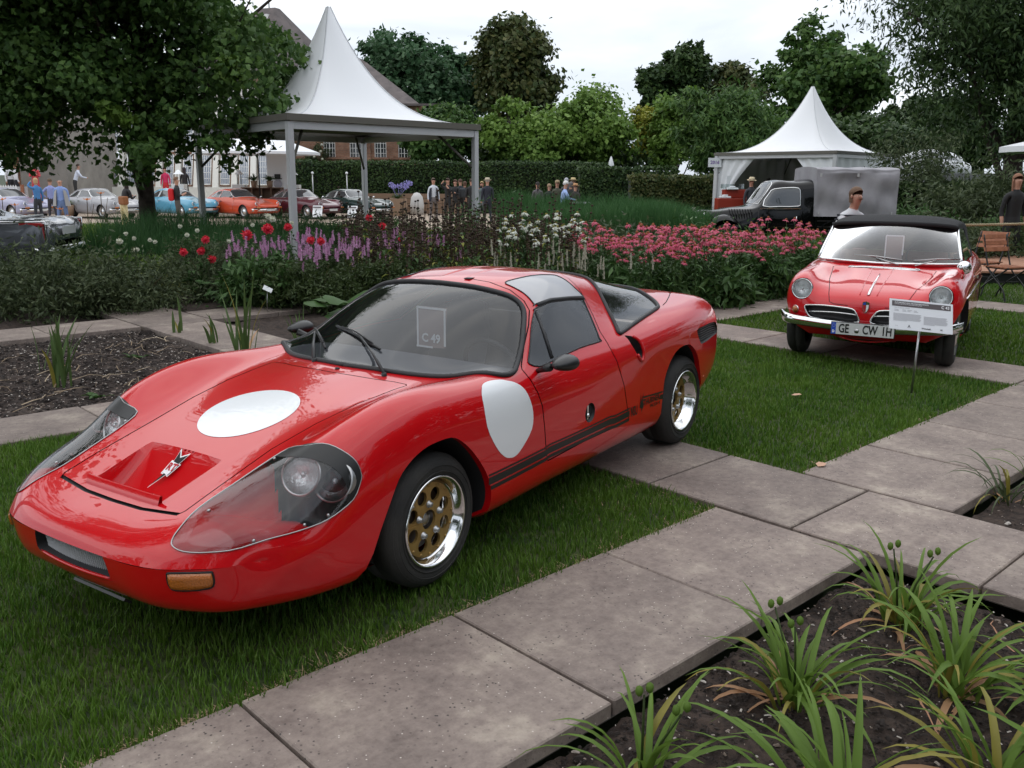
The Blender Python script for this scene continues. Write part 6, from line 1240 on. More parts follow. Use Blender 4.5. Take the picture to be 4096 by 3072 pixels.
# brick house behind the hedge
def bricks(name,c1,c2,mortar,scale,bw=.5):
    m=bpy.data.materials.new(name); m.use_nodes=True; t=m.node_tree; p=t.nodes['Principled BSDF']; L=t.links.new; tc=t.nodes.new('ShaderNodeTexCoord'); mp=t.nodes.new('ShaderNodeMapping'); mp.inputs['Rotation'].default_value=(R(90),0,0); L(tc.outputs['Object'],mp.inputs[0])
    bt=t.nodes.new('ShaderNodeTexBrick'); bt.inputs['Color1'].default_value=(*c1,1); bt.inputs['Color2'].default_value=(*c2,1); bt.inputs['Mortar'].default_value=(*mortar,1); bt.inputs['Scale'].default_value=scale; bt.inputs['Mortar Size'].default_value=.012; bt.inputs['Brick Width'].default_value=bw; L(mp.outputs[0],bt.inputs[0])
    n=t.nodes.new('ShaderNodeTexNoise'); n.inputs['Scale'].default_value=1.6; n.inputs['Detail'].default_value=8; L(tc.outputs['Object'],n.inputs['Vector']); mx=t.nodes.new('ShaderNodeMix'); mx.data_type='RGBA'; mx.blend_type='MULTIPLY'; mx.inputs[0].default_value=.75; r=t.nodes.new('ShaderNodeValToRGB'); r.color_ramp.elements[0].color=(.45,.4,.38,1); r.color_ramp.elements[1].color=(1.25,1.2,1.15,1); r.color_ramp.elements[0].position=.3; r.color_ramp.elements[1].position=.7; L(n.outputs[0],r.inputs[0]); L(bt.outputs[0],mx.inputs[6]); L(r.outputs[0],mx.inputs[7]); L(mx.outputs[2],p.inputs['Base Color']); p.inputs['Roughness'].default_value=.9
    bp=t.nodes.new('ShaderNodeBump'); bp.inputs['Distance'].default_value=.01; bp.invert=True; L(bt.outputs['Fac'],bp.inputs['Height']); L(bp.outputs[0],p.inputs['Normal']); return m
M['brick']=bricks('old_brick',(.30,.155,.10),(.40,.23,.155),(.36,.30,.25),2.2)
M['stone']=bricks('rubble_stone',(.22,.15,.10),(.34,.24,.16),(.28,.23,.18),1.3,.7)
M['slate']=mat('slate_roof',(.075,.062,.060),.75,var=(.13,.105,.10),vscale=1.4,bump=.5,bscale=12)
M['wwood']=mat('white_window_paint',(.78,.77,.74),.5); M['pane']=mat('dark_pane',(.03,.035,.04),.08,spec=.8)
def facade(t,x0,x1,y,z0,z1,wins,m,name='wall',th=.35):
    """front wall (facing -y) with real openings; wins: (cx,cz,w,h)"""
    xs=sorted(set([x0,x1]+[v for cx,cz,w,h in wins for v in(cx-w/2,cx+w/2)])); zs=sorted(set([z0,z1]+[v for cx,cz,w,h in wins for v in(cz-h/2,cz+h/2)])); b=MB()
    for i in range(len(xs)-1):
        for j in range(len(zs)-1):
            cx,cz=(xs[i]+xs[i+1])/2,(zs[j]+zs[j+1])/2
            if any(abs(cx-a)<w/2 and abs(cz-c)<h/2 for a,c,w,h in wins): continue
            b.add([(xs[i],y,zs[j]),(xs[i+1],y,zs[j]),(xs[i+1],y,zs[j+1]),(xs[i],y,zs[j+1])],[(0,1,2,3)])
    for cx,cz,w,h in wins:
        a=[(cx-w/2,cz-h/2),(cx+w/2,cz-h/2),(cx+w/2,cz+h/2),(cx-w/2,cz+h/2)]
        for k in range(4): p,q=a[k],a[(k+1)%4]; b.add([(p[0],y,p[1]),(q[0],y,q[1]),(q[0],y+th,q[1]),(p[0],y+th,p[1])],[(0,3,2,1)])
    return b.build(name,m,t)
def window(t,cx,cz,w,h,y,nx,nz,fr=.07,bar=.03,slant=0,m=None,pm=None,name='window'):
    b=MB(); A=[]
    b.box((cx-w/2+fr/2,y,cz),(fr,.08,h)); b.box((cx+w/2-fr/2,y,cz),(fr,.08,h)); b.box((cx,y-.002,cz+h/2-fr/2),(w,.085,fr)); b.box((cx,y-.002,cz-h/2+fr/2),(w,.085,fr))
    for k in range(1,nx): b.box((cx-w/2+w*k/nx,y+.004,cz),(bar*(1.8 if nx%2==0 and k==nx//2 else 1),.05,h-fr))
    for k in range(1,nz): b.box((cx,y+.008,cz-h/2+h*k/nz),(w-fr,.045,bar))
    b.box((cx,y-.05,cz-h/2-.03),(w+.16,.16,.05)); f=b.build(name,m or M['wwood'],t)
    for i in range(nx):
        for j in range(nz): pass
    g=MB(); g.box((cx,y+.03,cz),(w-.02,.012,h-.02)); g.build('pane',pm or M['pane'],f); return f
Yh=62.; hx=lambda px:aim(px,620,Yh)[0]; hz=lambda py: aim(1450,py,Yh)[2]
h1=thing('brick_house','long brick house with white gridded windows behind the clipped hedge','house',(0,0,0)); x0,x1=hx(1188),hx(1688)
wn=[(hx(p),hz(573),.80,1.9) for p in(1318,1423,1522,1617)]+[(hx(1235),hz(573),.01,.01)]; wn=wn[:4]
facade(h1,x0,x1,Yh,-.4,6.1,wn,M['brick'])
b=MB(); b.add([(x1,Yh,-.4),(x1,Yh+10,-.4),(x1,Yh+10,6.1),(x1,Yh,6.1)],[(0,1,2,3)]); b.add([(x0,Yh,-.4),(x0,Yh+10,-.4),(x0,Yh+10,6.1),(x0,Yh,6.1)],[(3,2,1,0)]); b.build('side_wall',M['brick'],h1)
for a in wn: window(h1,a[0],a[1],a[2],a[3],Yh+.12,4,6,.06,.03)
b=MB(); b.box(((x0+x1)/2,Yh-.05,hz(633)),(x1-x0+.1,.12,.14)); b.box((hx(1468),Yh-.12,2.9),(.55,.25,6.4)); b.box((x1-.2,Yh-.06,2.9),(.5,.2,6.4)); b.build('string_course',M['brick'],h1)
rf=MB(); ex0,ex1=x0-.5,hx(1650); rf.add([(ex0,Yh-.6,6.1),(ex1+.6,Yh-.6,6.1),(ex1+.6,Yh+10.5,6.1),(ex0,Yh+10.5,6.1),(ex0+3,Yh+5,10.2),(hx(1430),Yh+5,9.3)],[(0,1,5,4),(1,2,5),(2,3,4,5),(3,0,4),(3,2,1,0)]); rf.box((hx(1570),Yh-.6,6.08),(8,.2,.14)); rf.build('roof',M['slate'],h1)
# tower
Yt=74.; tx=lambda px:aim(px,200,Yt)[0]; tz=lambda py: aim(1080,py,Yt)[2]
tw=thing('stone_tower','square stone tower with a steep pyramid slate roof beyond the leafy tree','tower',(tx(1085),Yt,-.4),R(-22)); W=3.9
rx=5.0; top=tz(35)+.4; ev=tz(300)+.4
def tower():
    b=MB(); b.box((0,0,ev/2),(2*W,2*W,ev)); b.build('wall',M['stone'],tw); b=MB()
    V=[(-W-.5,-W-.5,ev-.2),(W+.5,-W-.5,ev-.2),(W+.5,W+.5,ev-.2),(-W-.5,W+.5,ev-.2),(-.75,-.3,top),(.75,-.3,top),(.75,.3,top),(-.75,.3,top)]; b.add(V,[(0,1,5,4),(1,2,6,5),(2,3,7,6),(3,0,4,7),(4,5,6,7),(3,2,1,0)]); b.build('roof',M['slate'],tw)
    b=MB(); b.box((.2,-.75,top-.9),(.7,.5,.7)); b.build('dormer_vent',M['wwood'],tw); b=MB(); b.tube([(0,0,top-.2),(0,0,top+1.7)],.04,6); b.build('lightning_rod',M['satin'],tw)
    window(tw,-2.0,ev-2.6,.8,1.5,-W-.03,4,5,.08,.04); window(tw,2.0,ev-2.6,.8,1.5,-W-.03,4,5,.08,.04)
    b=MB(); b.box((W*.98,-W*.98,ev/2),(.35,.35,ev)); b.build('corner_quoin',mat('pale_quoin',(.20,.16,.13),.9),tw)
tower()
# brick range between tower and house, hidden mostly by the tree
lo=thing('brick_annex','low brick annex with grey roof below the tower','house',(tx(930),70,-.4)); b=MB(); b.box((0,4,3.3),(11,8,6.6)); b.build('wall',M['brick'],lo); b=MB(); b.prism([(-5.8,6.5),(5.8,6.5),(4.3,9),(-4.3,9)],0,8,plane='xz'); b.build('roof',M['slate'],lo)
window(lo,-1.0,4.6,.9,1.7,-.05,4,5); window(lo,2.2,4.6,.9,1.7,-.05,4,5)
# white orangery with slanted glazing
Yo=52.; ox=lambda px:aim(px,690,Yo)[0]
og=thing('white_orangery','white orangery with tall slanting gridded windows behind the parked coupes','building',(0,Yo,-.4)); X0,X1=ox(280),ox(1175)
b=MB(); b.box(((X0+X1)/2,.5,.65),(X1-X0,3,1.3)); b.box(((X0+X1)/2-1,-1.6,.25),(X1-X0+4,1.4,.62)); b.build('plinth',mat('cream_render',(.70,.68,.62),.7),og)
b=MB(); n=12; dx=(X1-X0)/n
for k in range(n+1):
    x=X0+dx*k; b.add([(x-.16,-.9,1.3),(x+.16,-.9,1.3),(x+.12-.35,1.6,6.4),(x-.12-.35,1.6,6.4),(x-.16,-.6,1.3),(x+.16,-.6,1.3),(x+.12-.35,1.9,6.4),(x-.12-.35,1.9,6.4)],[(0,1,2,3),(7,6,5,4),(0,3,7,4),(1,5,6,2)])
b.box(((X0+X1)/2-.3,1.7,6.5),(X1-X0+.6,.5,.35)); b.build('slanted_pier',mat('cream_paint',(.72,.70,.64),.6),og)
pm=mat('orangery_pane',(.16,.19,.24),.12,spec=.8)
for k in range(n):
    for lv,(f0,f1) in enumerate(((.03,.34),(.38,.70),(.74,.97))):
        xa=X0+dx*k+.28;xb=X0+dx*(k+1)-.28; P=lambda u,f:(xa+(xb-xa)*u-.35*f,-.8+2.5*f,1.3+5.1*f); bb=MB()
        ff=lambda t: f0+(f1-f0)*t
        for i in range(5): u=i/4; bb.tube([P(u,f0),P(u,f1)],.035 if i in(0,4) else .018,4)
        for j in range(6): v=ff(j/5); bb.tube([P(0,v),P(1,v)],.035 if j in(0,5) else .018,4)
        fr=bb.build('window',M['wwood'],og); g=MB(); g.add([P(0,f0),P(1,f0),P(1,f1),P(0,f1)],[(0,1,2,3)]); g.build('pane',pm,fr)
b=MB(); b.box(((X0+X1)/2-.4,3.4,5.8),(X1-X0,3,2.6)); b.build('back_wall',mat('cream_back',(.5,.48,.44),.8),og)
# beige gatehouse with a dark passage at the far left
Yg=46.; gx=lambda px:aim(px,690,Yg)[0]; gt=thing('beige_gatehouse','beige rendered gatehouse with an open passage at the left edge','building',(0,Yg,-.4)); be=mat('beige_render',(.22,.20,.18),.85,var=(.28,.26,.23),vscale=1.5)
facade(gt,gx(-300),gx(268),0,0,4.9,[(gx(20),1.55,1.5,3.1)],be,th=.5); b=MB(); b.box((gx(0),3.5,1.6),(3.2,.3,3.2)); b.build('inner_wall',M['brick'],gt); b=MB(); b.box((gx(-20),-.3,5.1),(7.6,1.6,.35)); b.box((gx(-20),1.5,5.9),(7.6,3.0,1.4)); b.build('cornice',mat('pale_cornice',(.62,.61,.58),.7),gt)
b=MB(); b.add([(gx(268),0,0),(gx(268),6,0),(gx(268),6,4.9),(gx(268),0,4.9)],[(0,1,2,3)]); b.build('side_wall',be,gt); b=MB(); b.box((gx(62),-.05,1.5),(.14,.1,3.0)); b.build('door_leaf',M['satin'],gt)
b=MB(); b.box((gx(58),-.12,3.75),(.62,.06,.28)); sgn_=b.build('exit_sign',mat('exit_green',(.03,.42,.16),.5),gt); b=MB(); b.box((gx(58)-.12,-.155,3.75),(.10,.01,.16)); b.add([(gx(58)+.02,-.16,3.70),(gx(58)+.18,-.16,3.75),(gx(58)+.02,-.16,3.80)],[(0,1,2)]); b.build('exit_symbol',M['wwood'],sgn_)
# parasols
def parasol(label,x,y,z0,ztop,r,drop,zb,closed=False):
    t=thing('parasol',label,'parasol',(x,y,zb)); b=MB(); b.tube([(0,0,0),(0,0,ztop-zb)],.035,8); b.build('pole',M['satin'],t); b=MB()
    if closed: b.lathe([(.22,ztop-zb-1.2),(.16,ztop-zb-.7),(.2,ztop-zb-.5),(.06,ztop-zb-.05),(0,ztop-zb+.05)],10); 
    else:
        G=[[(r*f*math.cos(a)*(1 if k%2 else .97),r*f*math.sin(a)*(1 if k%2 else .97),ztop-zb-drop*f**1.15) for k,a in enumerate(np.linspace(0,2*PI,17)[:-1])] for f in(0.01,.3,.6,.85,1)]; b.grid(G,closev=True); b.grid([[(x_,y_,z_-.12) for x_,y_,z_ in G[-1]],G[-1]],closev=True)
    b.build('canopy',M['pvc'],t); return t
parasol('wide white parasol in front of the orangery left of the marquee post',-12.3,45,0,3.6,3.0,.95,-.4)
parasol('white parasol cut off by the right edge beyond the dark trees',12.3,20.5,0,2.62,1.5,.32,-.1)
parasol('closed cream parasol standing behind the hedge in the centre',5.75,55,0,2.75,1,.5,-.4,True)
# white pavilion at the right
pv=thing('white_pavilion','rounded white inflatable pavilion under the dark trees at the right','pavilion',(16.7,38.5,-.3)); b=MB()
for z,r,w in((2.45,.36,3.1),(1.95,.32,3.3),(2.78,.28,2.4)): 
    G=[]
    for u in np.linspace(-1,1,17): G.append([(u*w/2,-1+r*math.cos(a),z+r*math.sin(a)*(1-.15*u*u)-.25*u*u) for a in np.linspace(0,2*PI,11)[:-1]])
    b.grid(G,closev=True)
b.build('inflated_roof',M['pvc'],pv)
for x in(-1.3,1.3): b=MB(); b.tube([(x,-1,0),(x,-1,1.9)],.22,10); b.build('inflated_leg',M['pvc'],pv)
w2=thing('grey_site_wall','low grey wall behind the shrubs at the far right','wall',(19.5,34,-.3)); b=MB(); b.box((0,0,1.05),(9,.3,2.1)); b.build('wall_panel',mat('grey_panel',(.30,.30,.31),.8),w2)
# white banner with a bowler-hatted figure
bn=thing('white_banner','tall white banner with a bowler hat figure beside the hedge','banner',(ox(1190),47.5,-.4)); b=MB(); b.box((0,0,1.55),(1.0,.06,3.1)); b.build('cloth',M['pvc'],bn); b=MB(); b.lathe([(0,0),(.22,0),(.22,.02),(0,.02)],20,(.03,-.07,1.55),rot=rotm(PI/2,0,0)); b.build('round_face',mat('print_grey',(.38,.37,.42),.7),bn); b=MB(); b.box((.03,-.08,1.92),(.30,.02,.22)); b.box((.03,-.08,1.80),(.46,.02,.045)); b.build('bowler_hat',M['black'],bn)
# ================= plants
def PM(name,c,v,r,tr=.25,**k): return mat(name,c,.5,var=v,vscale=3,rnd=r,trans=tr,spec=.3,**k)
G_={'stem':PM('stem_green',(.03,.055,.015),(.045,.075,.02),(.07,.10,.03)),'leaf':PM('perennial_leaf',(.030,.075,.018),(.048,.11,.026),(.09,.17,.05)),'dkleaf':PM('dull_dark_leaf',(.036,.056,.022),(.060,.088,.036),(.12,.15,.07)),
'lily':PM('daylily_leaf',(.060,.150,.018),(.10,.20,.026),(.22,.31,.06),.35),'lilyyel':PM('yellowing_leaf',(.22,.22,.03),(.12,.16,.03),(.35,.25,.06)),'lilyrust':PM('rusty_blade',(.36,.13,.05),(.40,.22,.10),(.5,.33,.2)),
'pink':PM('coneflower_petal',(.50,.030,.10),(.60,.065,.14),(.72,.17,.25)),'cone':mat('coneflower_disc',(.16,.035,.012),.8,rnd=(.30,.09,.03),bump=.8,bscale=300),'whitep':PM('white_petal',(.66,.68,.58),(.70,.72,.60),(.78,.8,.72)),'conew':mat('olive_disc',(.20,.17,.03),.8),
'purple':PM('purple_spike',(.46,.15,.36),(.56,.24,.46),(.70,.42,.62)),'red':PM('red_petal',(.62,.012,.03),(.70,.02,.06),(.78,.08,.12)),'cream':PM('cream_petal',(.70,.70,.55),(.74,.74,.6),(.8,.8,.7)),'seed':mat('dark_seedhead',(.025,.013,.008),.9,rnd=(.06,.035,.02)),'brownst':mat('brown_stem',(.045,.028,.016),.9,rnd=(.10,.07,.03)),
'ygrass':PM('yellow_green_grass',(.13,.17,.03),(.18,.20,.04),(.25,.27,.08)),'fgrass':PM('feathery_green',(.032,.100,.028),(.050,.130,.038),(.08,.18,.06)),'bigleaf':PM('broad_leaf',(.030,.085,.022),(.045,.11,.03),(.09,.16,.04)),'iris':PM('iris_leaf',(.050,.105,.035),(.07,.13,.04),(.14,.20,.06)),'yleaf':PM('yellow_leaf',(.20,.24,.03),(.14,.20,.03),(.28,.28,.05)),'creamspike':PM('faded_spike',(.40,.36,.26),(.5,.46,.36),(.6,.58,.48)),'violet':PM('violet_flower',(.25,.22,.55),(.32,.28,.62),(.4,.38,.7)),'orange':PM('orange_flower',(.65,.16,.03),(.7,.2,.05),(.75,.3,.1))}
def blade(L_,w,az,rise,curl,twist=0,n=7,fold=.25,tip=0.0,start=.02):
    """one arching strap leaf as verts/faces: starts near the origin"""
    V=[];x=start;z=0;el=rise; d=np.array([math.cos(az),math.sin(az),0]); s_=np.array([-math.sin(az),math.cos(az),0]); up=np.array([0,0,1.])
    for i in range(n+1):
        f=i/n; ww=w*(.55+.9*f)*(1-f)**.45 if f<1 else 0; ww=w*min(1,.6+1.6*f)*(1-f**3.2); nrm=up*math.cos(el)-d*math.sin(el); c=d*x+up*z
        if i==n: V.append(c)
        else: V+= [c-s_*ww/2+nrm*ww*fold,c,c+s_*ww/2+nrm*ww*fold]
        el-=curl/n*(.4+1.4*f); x+=L_/n*math.cos(el); z+=L_/n*math.sin(el); s_=s_*math.cos(twist/n)+nrm*math.sin(twist/n)
    F=[(3*i+a,3*i+a+1,3*i+4+a,3*i+3+a) for i in range(n-1) for a in(0,1)]; k=3*(n-1); F+=[(k,k+1,3*n),(k+1,k+2,3*n)]
    return V,F
def clump(name,label,loc,nl,hmin,hmax,w,seed,group,m0='lily',cat='plant',curl=(.8,2.0),extra=(),spread=.06,rise=(.9,1.5),rusty=.08,yel=.10,parent=None):
    r=random.Random(seed); t=thing(name,label,cat,loc,0,group)
    for k in range(nl):
        az=r.uniform(0,2*PI); L_=r.uniform(hmin,hmax); u=r.random(); mm=m0 if u>rusty+yel else ('lilyyel' if u>rusty else 'lilyrust'); cu=r.uniform(*curl); ri=r.uniform(*rise)
        if mm=='lilyrust': ri*=.45; cu*=1.2; L_*=.7
        V,F=blade(L_,w*r.uniform(.7,1.2),az,ri,cu,r.uniform(-.8,.8)); o=link('leaf',mesh_from('leaf',V,F,[G_[mm]],None,True),t); p=r.uniform(0,spread); q=r.uniform(0,6.28); o.location=(p*math.cos(q),p*math.sin(q),0)
    for k in range(extra[0] if extra else 0):
        b=MB(); h=r.uniform(.22,.34); ax,ay=r.uniform(-.12,.12),r.uniform(-.12,.12); b.tube([(0,0,0),(ax*.5,ay*.5,h*.6),(ax,ay,h)],[.0045,.004,.003],5); 
        b.build('flower_stalk',G_['stem'],t)
        for j in range(2): pod=MB(); c=(ax+.014*(j*2-1),ay,h+.012+.01*j); pod.lathe([(0,-.018),(.009,-.010),(.0115,0),(.009,.010),(0,.017)],8,c); pod.build('seed_pod',G_['lily'],t)
    return t
g=lambda x,y,z=0:(x,y,z)
# foreground daylilies (bed lies 8 cm below the paving)
DL=[((.37,2.24),20,.24,.36,.016,1,'daylily clump with swollen green pods at the bottom edge beside the paving'),
((.93,2.66),34,.26,.42,.017,2,'dark green daylily clump leaning against the middle of the paving edge'),
((.86,2.08),22,.30,.44,.018,3,'pale green daylily with an upright orange tipped leaf at the bottom edge'),
((1.50,3.22),30,.26,.40,.017,4,'daylily clump with a dry flower stalk in the corner of the two paths'),
((1.48,2.72),30,.26,.42,.019,5,'light green daylily clump with broad leaves right of the dark clump'),
((1.33,2.20),30,.28,.44,.017,6,'dense daylily clump near the bottom right corner'),
((1.78,2.62),24,.26,.40,.017,7,'daylily clump half cut off by the right edge with orange leaves'),
((1.62,2.02),24,.28,.42,.017,8,'daylily clump in the bottom right corner of the picture')]
for (x,y),n,h0,h1,w,s,lab in DL: clump('daylily',lab,(x,y,-.085),int(n*1.4),h0*1.08,h1*1.15,w*1.3,s,'daylilies in the foreground bed',extra=(2 if s in(1,2,4) else 0,),rusty=.13 if s not in(1,) else .05,yel=.18)
clump('daylily','small daylily with thin curved leaves at the right edge beyond the crossing path',(2.62,4.55,-.07),22,.28,.44,.015,11,'daylilies in the foreground bed','dkleaf',curl=(1.2,2.4))
clump('daylily','daylily clump hidden mostly beyond the right edge',(2.95,4.85,-.07),18,.26,.4,.015,12,'daylilies in the foreground bed')
# iris in the left bed
for (x,y),n,h0,h1,s,lab in (((-3.55,6.95),15,.35,.72,21,'tall upright iris fan at the left of the soil bed'),((-3.95,7.6),5,.25,.5,22,'small yellowing iris leaves at the left edge of the bed'),((-2.30,7.65),15,.4,.95,23,'iris with long upright blades beside the paving corner'),((-2.93,8.7),5,.2,.42,24,'short cut iris leaves at the top of the soil bed'),((-3.45,9.3),4,.15,.45,25,'single yellow striped iris blade near the path corner'),((-2.1,7.1),12,.2,.4,26,'low spreading iris leaves touching the coupe wing'),((-1.85,7.9),6,.3,.6,27,'thin iris blades right of the tall iris')):
    clump('iris',lab,(x,y,-.04),n,h0,h1,.03,s,'irises in the left soil bed','iris',curl=(.05,.7),rise=(1.25,1.6),rusty=.08,yel=.22,spread=.08)
for k,(x,y) in enumerate(((-3.4,8.1),(-3.1,6.6))):
    clump('seedling','small pale green seedling '+('in the middle of the soil bed','near the front of the soil bed')[k],(x,y,-.035),9,.06,.11,.03,30+k,None,'bigleaf',curl=(.5,1.2),rise=(.4,.9),rusty=0,yel=0)
# ---- meshes for border plants
def petals(n,r0,r1,w,droop,zc=0,jit=.2,seed=0):
    r=random.Random(seed); V=[];F=[]
    for k in range(n):
        a=2*PI*k/n+r.uniform(-jit,jit)*.5; d=np.array([math.cos(a),math.sin(a),0]); s_=np.array([-math.sin(a),math.cos(a),0]); L_=(r1-r0)*r.uniform(.85,1.15); dr=droop*r.uniform(.7,1.3); i=len(V); c=np.array([0,0,zc])
        V+=[c+d*r0-s_*w*.3,c+d*r0+s_*w*.3,c+d*(r0+L_*.55)-s_*w/2-[0,0,dr*L_*.4],c+d*(r0+L_*.55)+s_*w/2-[0,0,dr*L_*.4],c+d*(r0+L_)-[0,0,dr*L_]]; F+=[(i,i+1,i+3,i+2),(i+2,i+3,i+4)]
    return V,F
def stemleaf(b,p0,p1,r,nl,ll,lw,rr,z0=.1,mi=0):
    b.tube([p0,((p0[0]+p1[0])/2*.8,(p0[1]+p1[1])/2*.8,(p0[2]+p1[2])/2),p1],[r,r*.8,r*.5],4,mi=0,cap=False)
    for k in range(nl):
        f=rr.uniform(z0,.93); c=np.array(p0)*(1-f)+np.array(p1)*f; az=rr.uniform(0,2*PI); V,F=blade(ll*rr.uniform(.6,1.2)*(1.15-f*.6),lw*rr.uniform(.7,1.2),az,rr.uniform(.2,.9),rr.uniform(.8,1.8),n=3,start=0); b.add(np.array(V)+c,F,mi,True)
def coneplant(seed,pet,cone,h=.85,heads=6,name='coneflower'):
    r=random.Random(seed); me=[]; b=MB(); hs=[]
    for k in range(heads):
        a=r.uniform(0,2*PI); R_=r.uniform(.02,.2); hh=h*r.uniform(.78,1.08); p1=(R_*math.cos(a)*1.2,R_*math.sin(a)*1.2,hh); hs.append(p1); stemleaf(b,(R_*.3*math.cos(a),R_*.3*math.sin(a),0),p1,.005,9,.15,.035,r,.08)
    fol=b.mesh('foliage',[G_['leaf']]); fl=[]
    for k,p in enumerate(hs):
        b=MB(); V,F=petals(13,.012,.052,.017,r.uniform(.55,1.15),0,.3,seed*9+k); b.add(V,F,0); b.sphere((0,0,.008),(.018,.018,.018),8,1); fl.append((b.mesh('flower',[G_[pet],G_[cone]]),p,(r.uniform(-.35,.35),r.uniform(-.35,.35),0)))
    return fol,fl
def proto(name,label,cat,group,fol,fl):
    t=thing(name,label,cat,(0,0,-50),0,group); link('foliage',fol,t)
    for me,p,ro in fl: o=link('flower',me,t); o.location=p; o.rotation_euler=ro
    return t
def scatter(protos,spots,first=True,smin=.85,smax=1.12,seed=0,zf=lambda x,y:-.05):
    r=random.Random(seed); used=set()
    for i,(x,y) in enumerate(spots):
        p=protos[i%len(protos)]; s=r.uniform(smin,smax)
        if id(p) not in used: used.add(id(p)); p.location=(x,y,zf(x,y)); p.rotation_euler=(0,0,r.uniform(0,6.28)); p.scale=(s,s,s)
        else: dup(p,(x,y,zf(x,y)),r.uniform(0,6.28),scale=s)
def region(poly,n,seed,mind=.12):
    r=random.Random(seed); xs=[p[0] for p in poly]; ys=[p[1] for p in poly]; out=[]; P=np.array(poly); t=0
    while len(out)<n and t<n*60:
        t+=1; q=(r.uniform(min(xs),max(xs)),r.uniform(min(ys),max(ys)))
        if inpoly(np.array([q]),P)[0] and all((q[0]-a)**2+(q[1]-b)**2>mind**2 for a,b in out): out.append(q)
    return out
cp=[proto('coneflower','pink coneflower in the broad drift beside the black pickup','coneflower','pink coneflowers in the border drift',*coneplant(s,'pink','cone',.88)) for s in(1,2,3,4)]
scatter(cp,sorted(region([(.75,12.0),(1.9,10.6),(2.75,11.25),(3.3,11.9),(4.35,13.0),(4.7,14.3),(3.6,14.6),(1.9,13.6),(.9,13.5)],96,5,.19)),seed=1)
wp=[proto('white_coneflower','white coneflower in the small group left of the pink drift','coneflower','white coneflowers between seedheads and pink drift',*coneplant(s,'whitep','conew',.98)) for s in(11,12)]
scatter(wp,region([(-.1,12.3),(.9,12.0),(1.0,13.4),(0,13.4)],17,6,.17),seed=2)
def spikeplant(seed,m,h=.8,n=4,sr=.018,sl=.2,nl=16,lw=.014,ll=.13,mleaf='stem',dens=90):
    r=random.Random(seed); b=MB(); fl=[]
    for k in range(n):
        a=r.uniform(0,2*PI); R_=r.uniform(0,.15); hh=h*r.uniform(.8,1.08); p1=(R_*math.cos(a)*1.5,R_*math.sin(a)*1.5,hh); stemleaf(b,(R_*.5*math.cos(a),R_*.5*math.sin(a),0),p1,.004,nl,ll,lw,r,.05); q=MB()
        for j in range(dens): f=r.random(); t=r.uniform(0,2*PI); rr=sr*(1-.55*f)*r.uniform(.75,1.15); c=np.array([rr*math.cos(t),rr*math.sin(t),-sl*.4+sl*f]); s=.007*r.uniform(.7,1.3); V=[c+np.array([r.uniform(-s,s),r.uniform(-s,s),r.uniform(-s,s)])*1.4 for _ in range(3)]; q.add(V,[(0,1,2)])
        q.tube([(0,0,-sl*.4),(0,0,sl*.6)],[sr*.7,sr*.15],5,cap=False); fl.append((q.mesh('flower',[G_[m]]),p1,(r.uniform(-.12,.12),r.uniform(-.12,.12),0)))
    return b.mesh('foliage',[G_[mleaf]]),fl
pp=[proto('purple_spike_plant','lilac purple flower spikes rising over fine green foliage','flower','purple spikes in the border behind the coupe',*spikeplant(s,'purple',.72,3,.02,.13)) for s in(1,2,3,4)]
scatter(pp,region([(-3.75,11.9),(-2.9,11.0),(-2.1,10.9),(-1.6,12.0),(-1.7,13.4),(-3.6,13.6)],52,7,.17)+region([(-1.8,12.4),(-.6,12.2),(-.6,13.2),(-1.8,13.4)],10,8,.25),seed=3)
fp=[proto('faded_spike_plant','faded cream flower spikes between seedheads and coneflowers','flower','cream spikes in front of the seedheads',*spikeplant(s,'creamspike',.72,3,.014,.17,10)) for s in(7,8)]
scatter(fp,region([(-.2,10.9),(1.6,10.6),(1.5,11.7),(-.2,12.0)],13,9,.22),seed=4)
def seedplant(seed,h=1.25,n=5):
    r=random.Random(seed); b=MB(); q=MB(); lf=MB()
    for k in range(n):
        a=r.uniform(0,2*PI); R_=r.uniform(0,.2); hh=h*r.uniform(.65,1.06); p1=np.array([R_*math.cos(a)*1.4,R_*math.sin(a)*1.4,hh]); p0=np.array([R_*.5*math.cos(a),R_*.5*math.sin(a),0]); b.tube([p0,p1],[.005,.003],4,cap=False)
        for z in (0,.09,.19,.30,.42):
            if hh-z<.3: continue
            f=(hh-z)/hh; c=p0*(1-f)+p1*f; q.sphere(c,(.019,.019,.013),6)
        for j in range(5): f=r.uniform(.15,.7); c=p0*(1-f)+p1*f; V,F=blade(r.uniform(.07,.14),.045,r.uniform(0,6.28),r.uniform(-.3,.6),1.5,n=3,start=0); lf.add(np.array(V)+c,F,r.choice([0,0,1,2]),True)
        for j in range(10): f=r.uniform(.2,.95); c=p0*(1-f)+p1*f; a2=r.uniform(0,6.28); b.tube([c,c+np.array([.05*math.cos(a2),.05*math.sin(a2),.03])],.002,3,cap=False)
    return b.mesh('stems',[G_['brownst']]),[(q.mesh('seedhead',[G_['seed']]),(0,0,0),(0,0,0)),(lf.mesh('old_leaves',[G_['leaf'],G_['yleaf'],G_['brownst']]),(0,0,0),(0,0,0))]
def sproto(label,group,seed,h):
    st,ex=seedplant(seed,h); t=thing('seedhead_plant',label,'plant',(0,0,-50),0,group); link('stems',st,t); link('seedheads',ex[0][0],t,kind='stuff'); link('old_leaves',ex[1][0],t,kind='stuff'); return t
sp=[sproto('tall dark brown seedhead stems with ball shaped whorls','dark seedhead stems in the middle of the border',s,1.25) for s in(1,2,3,4)]
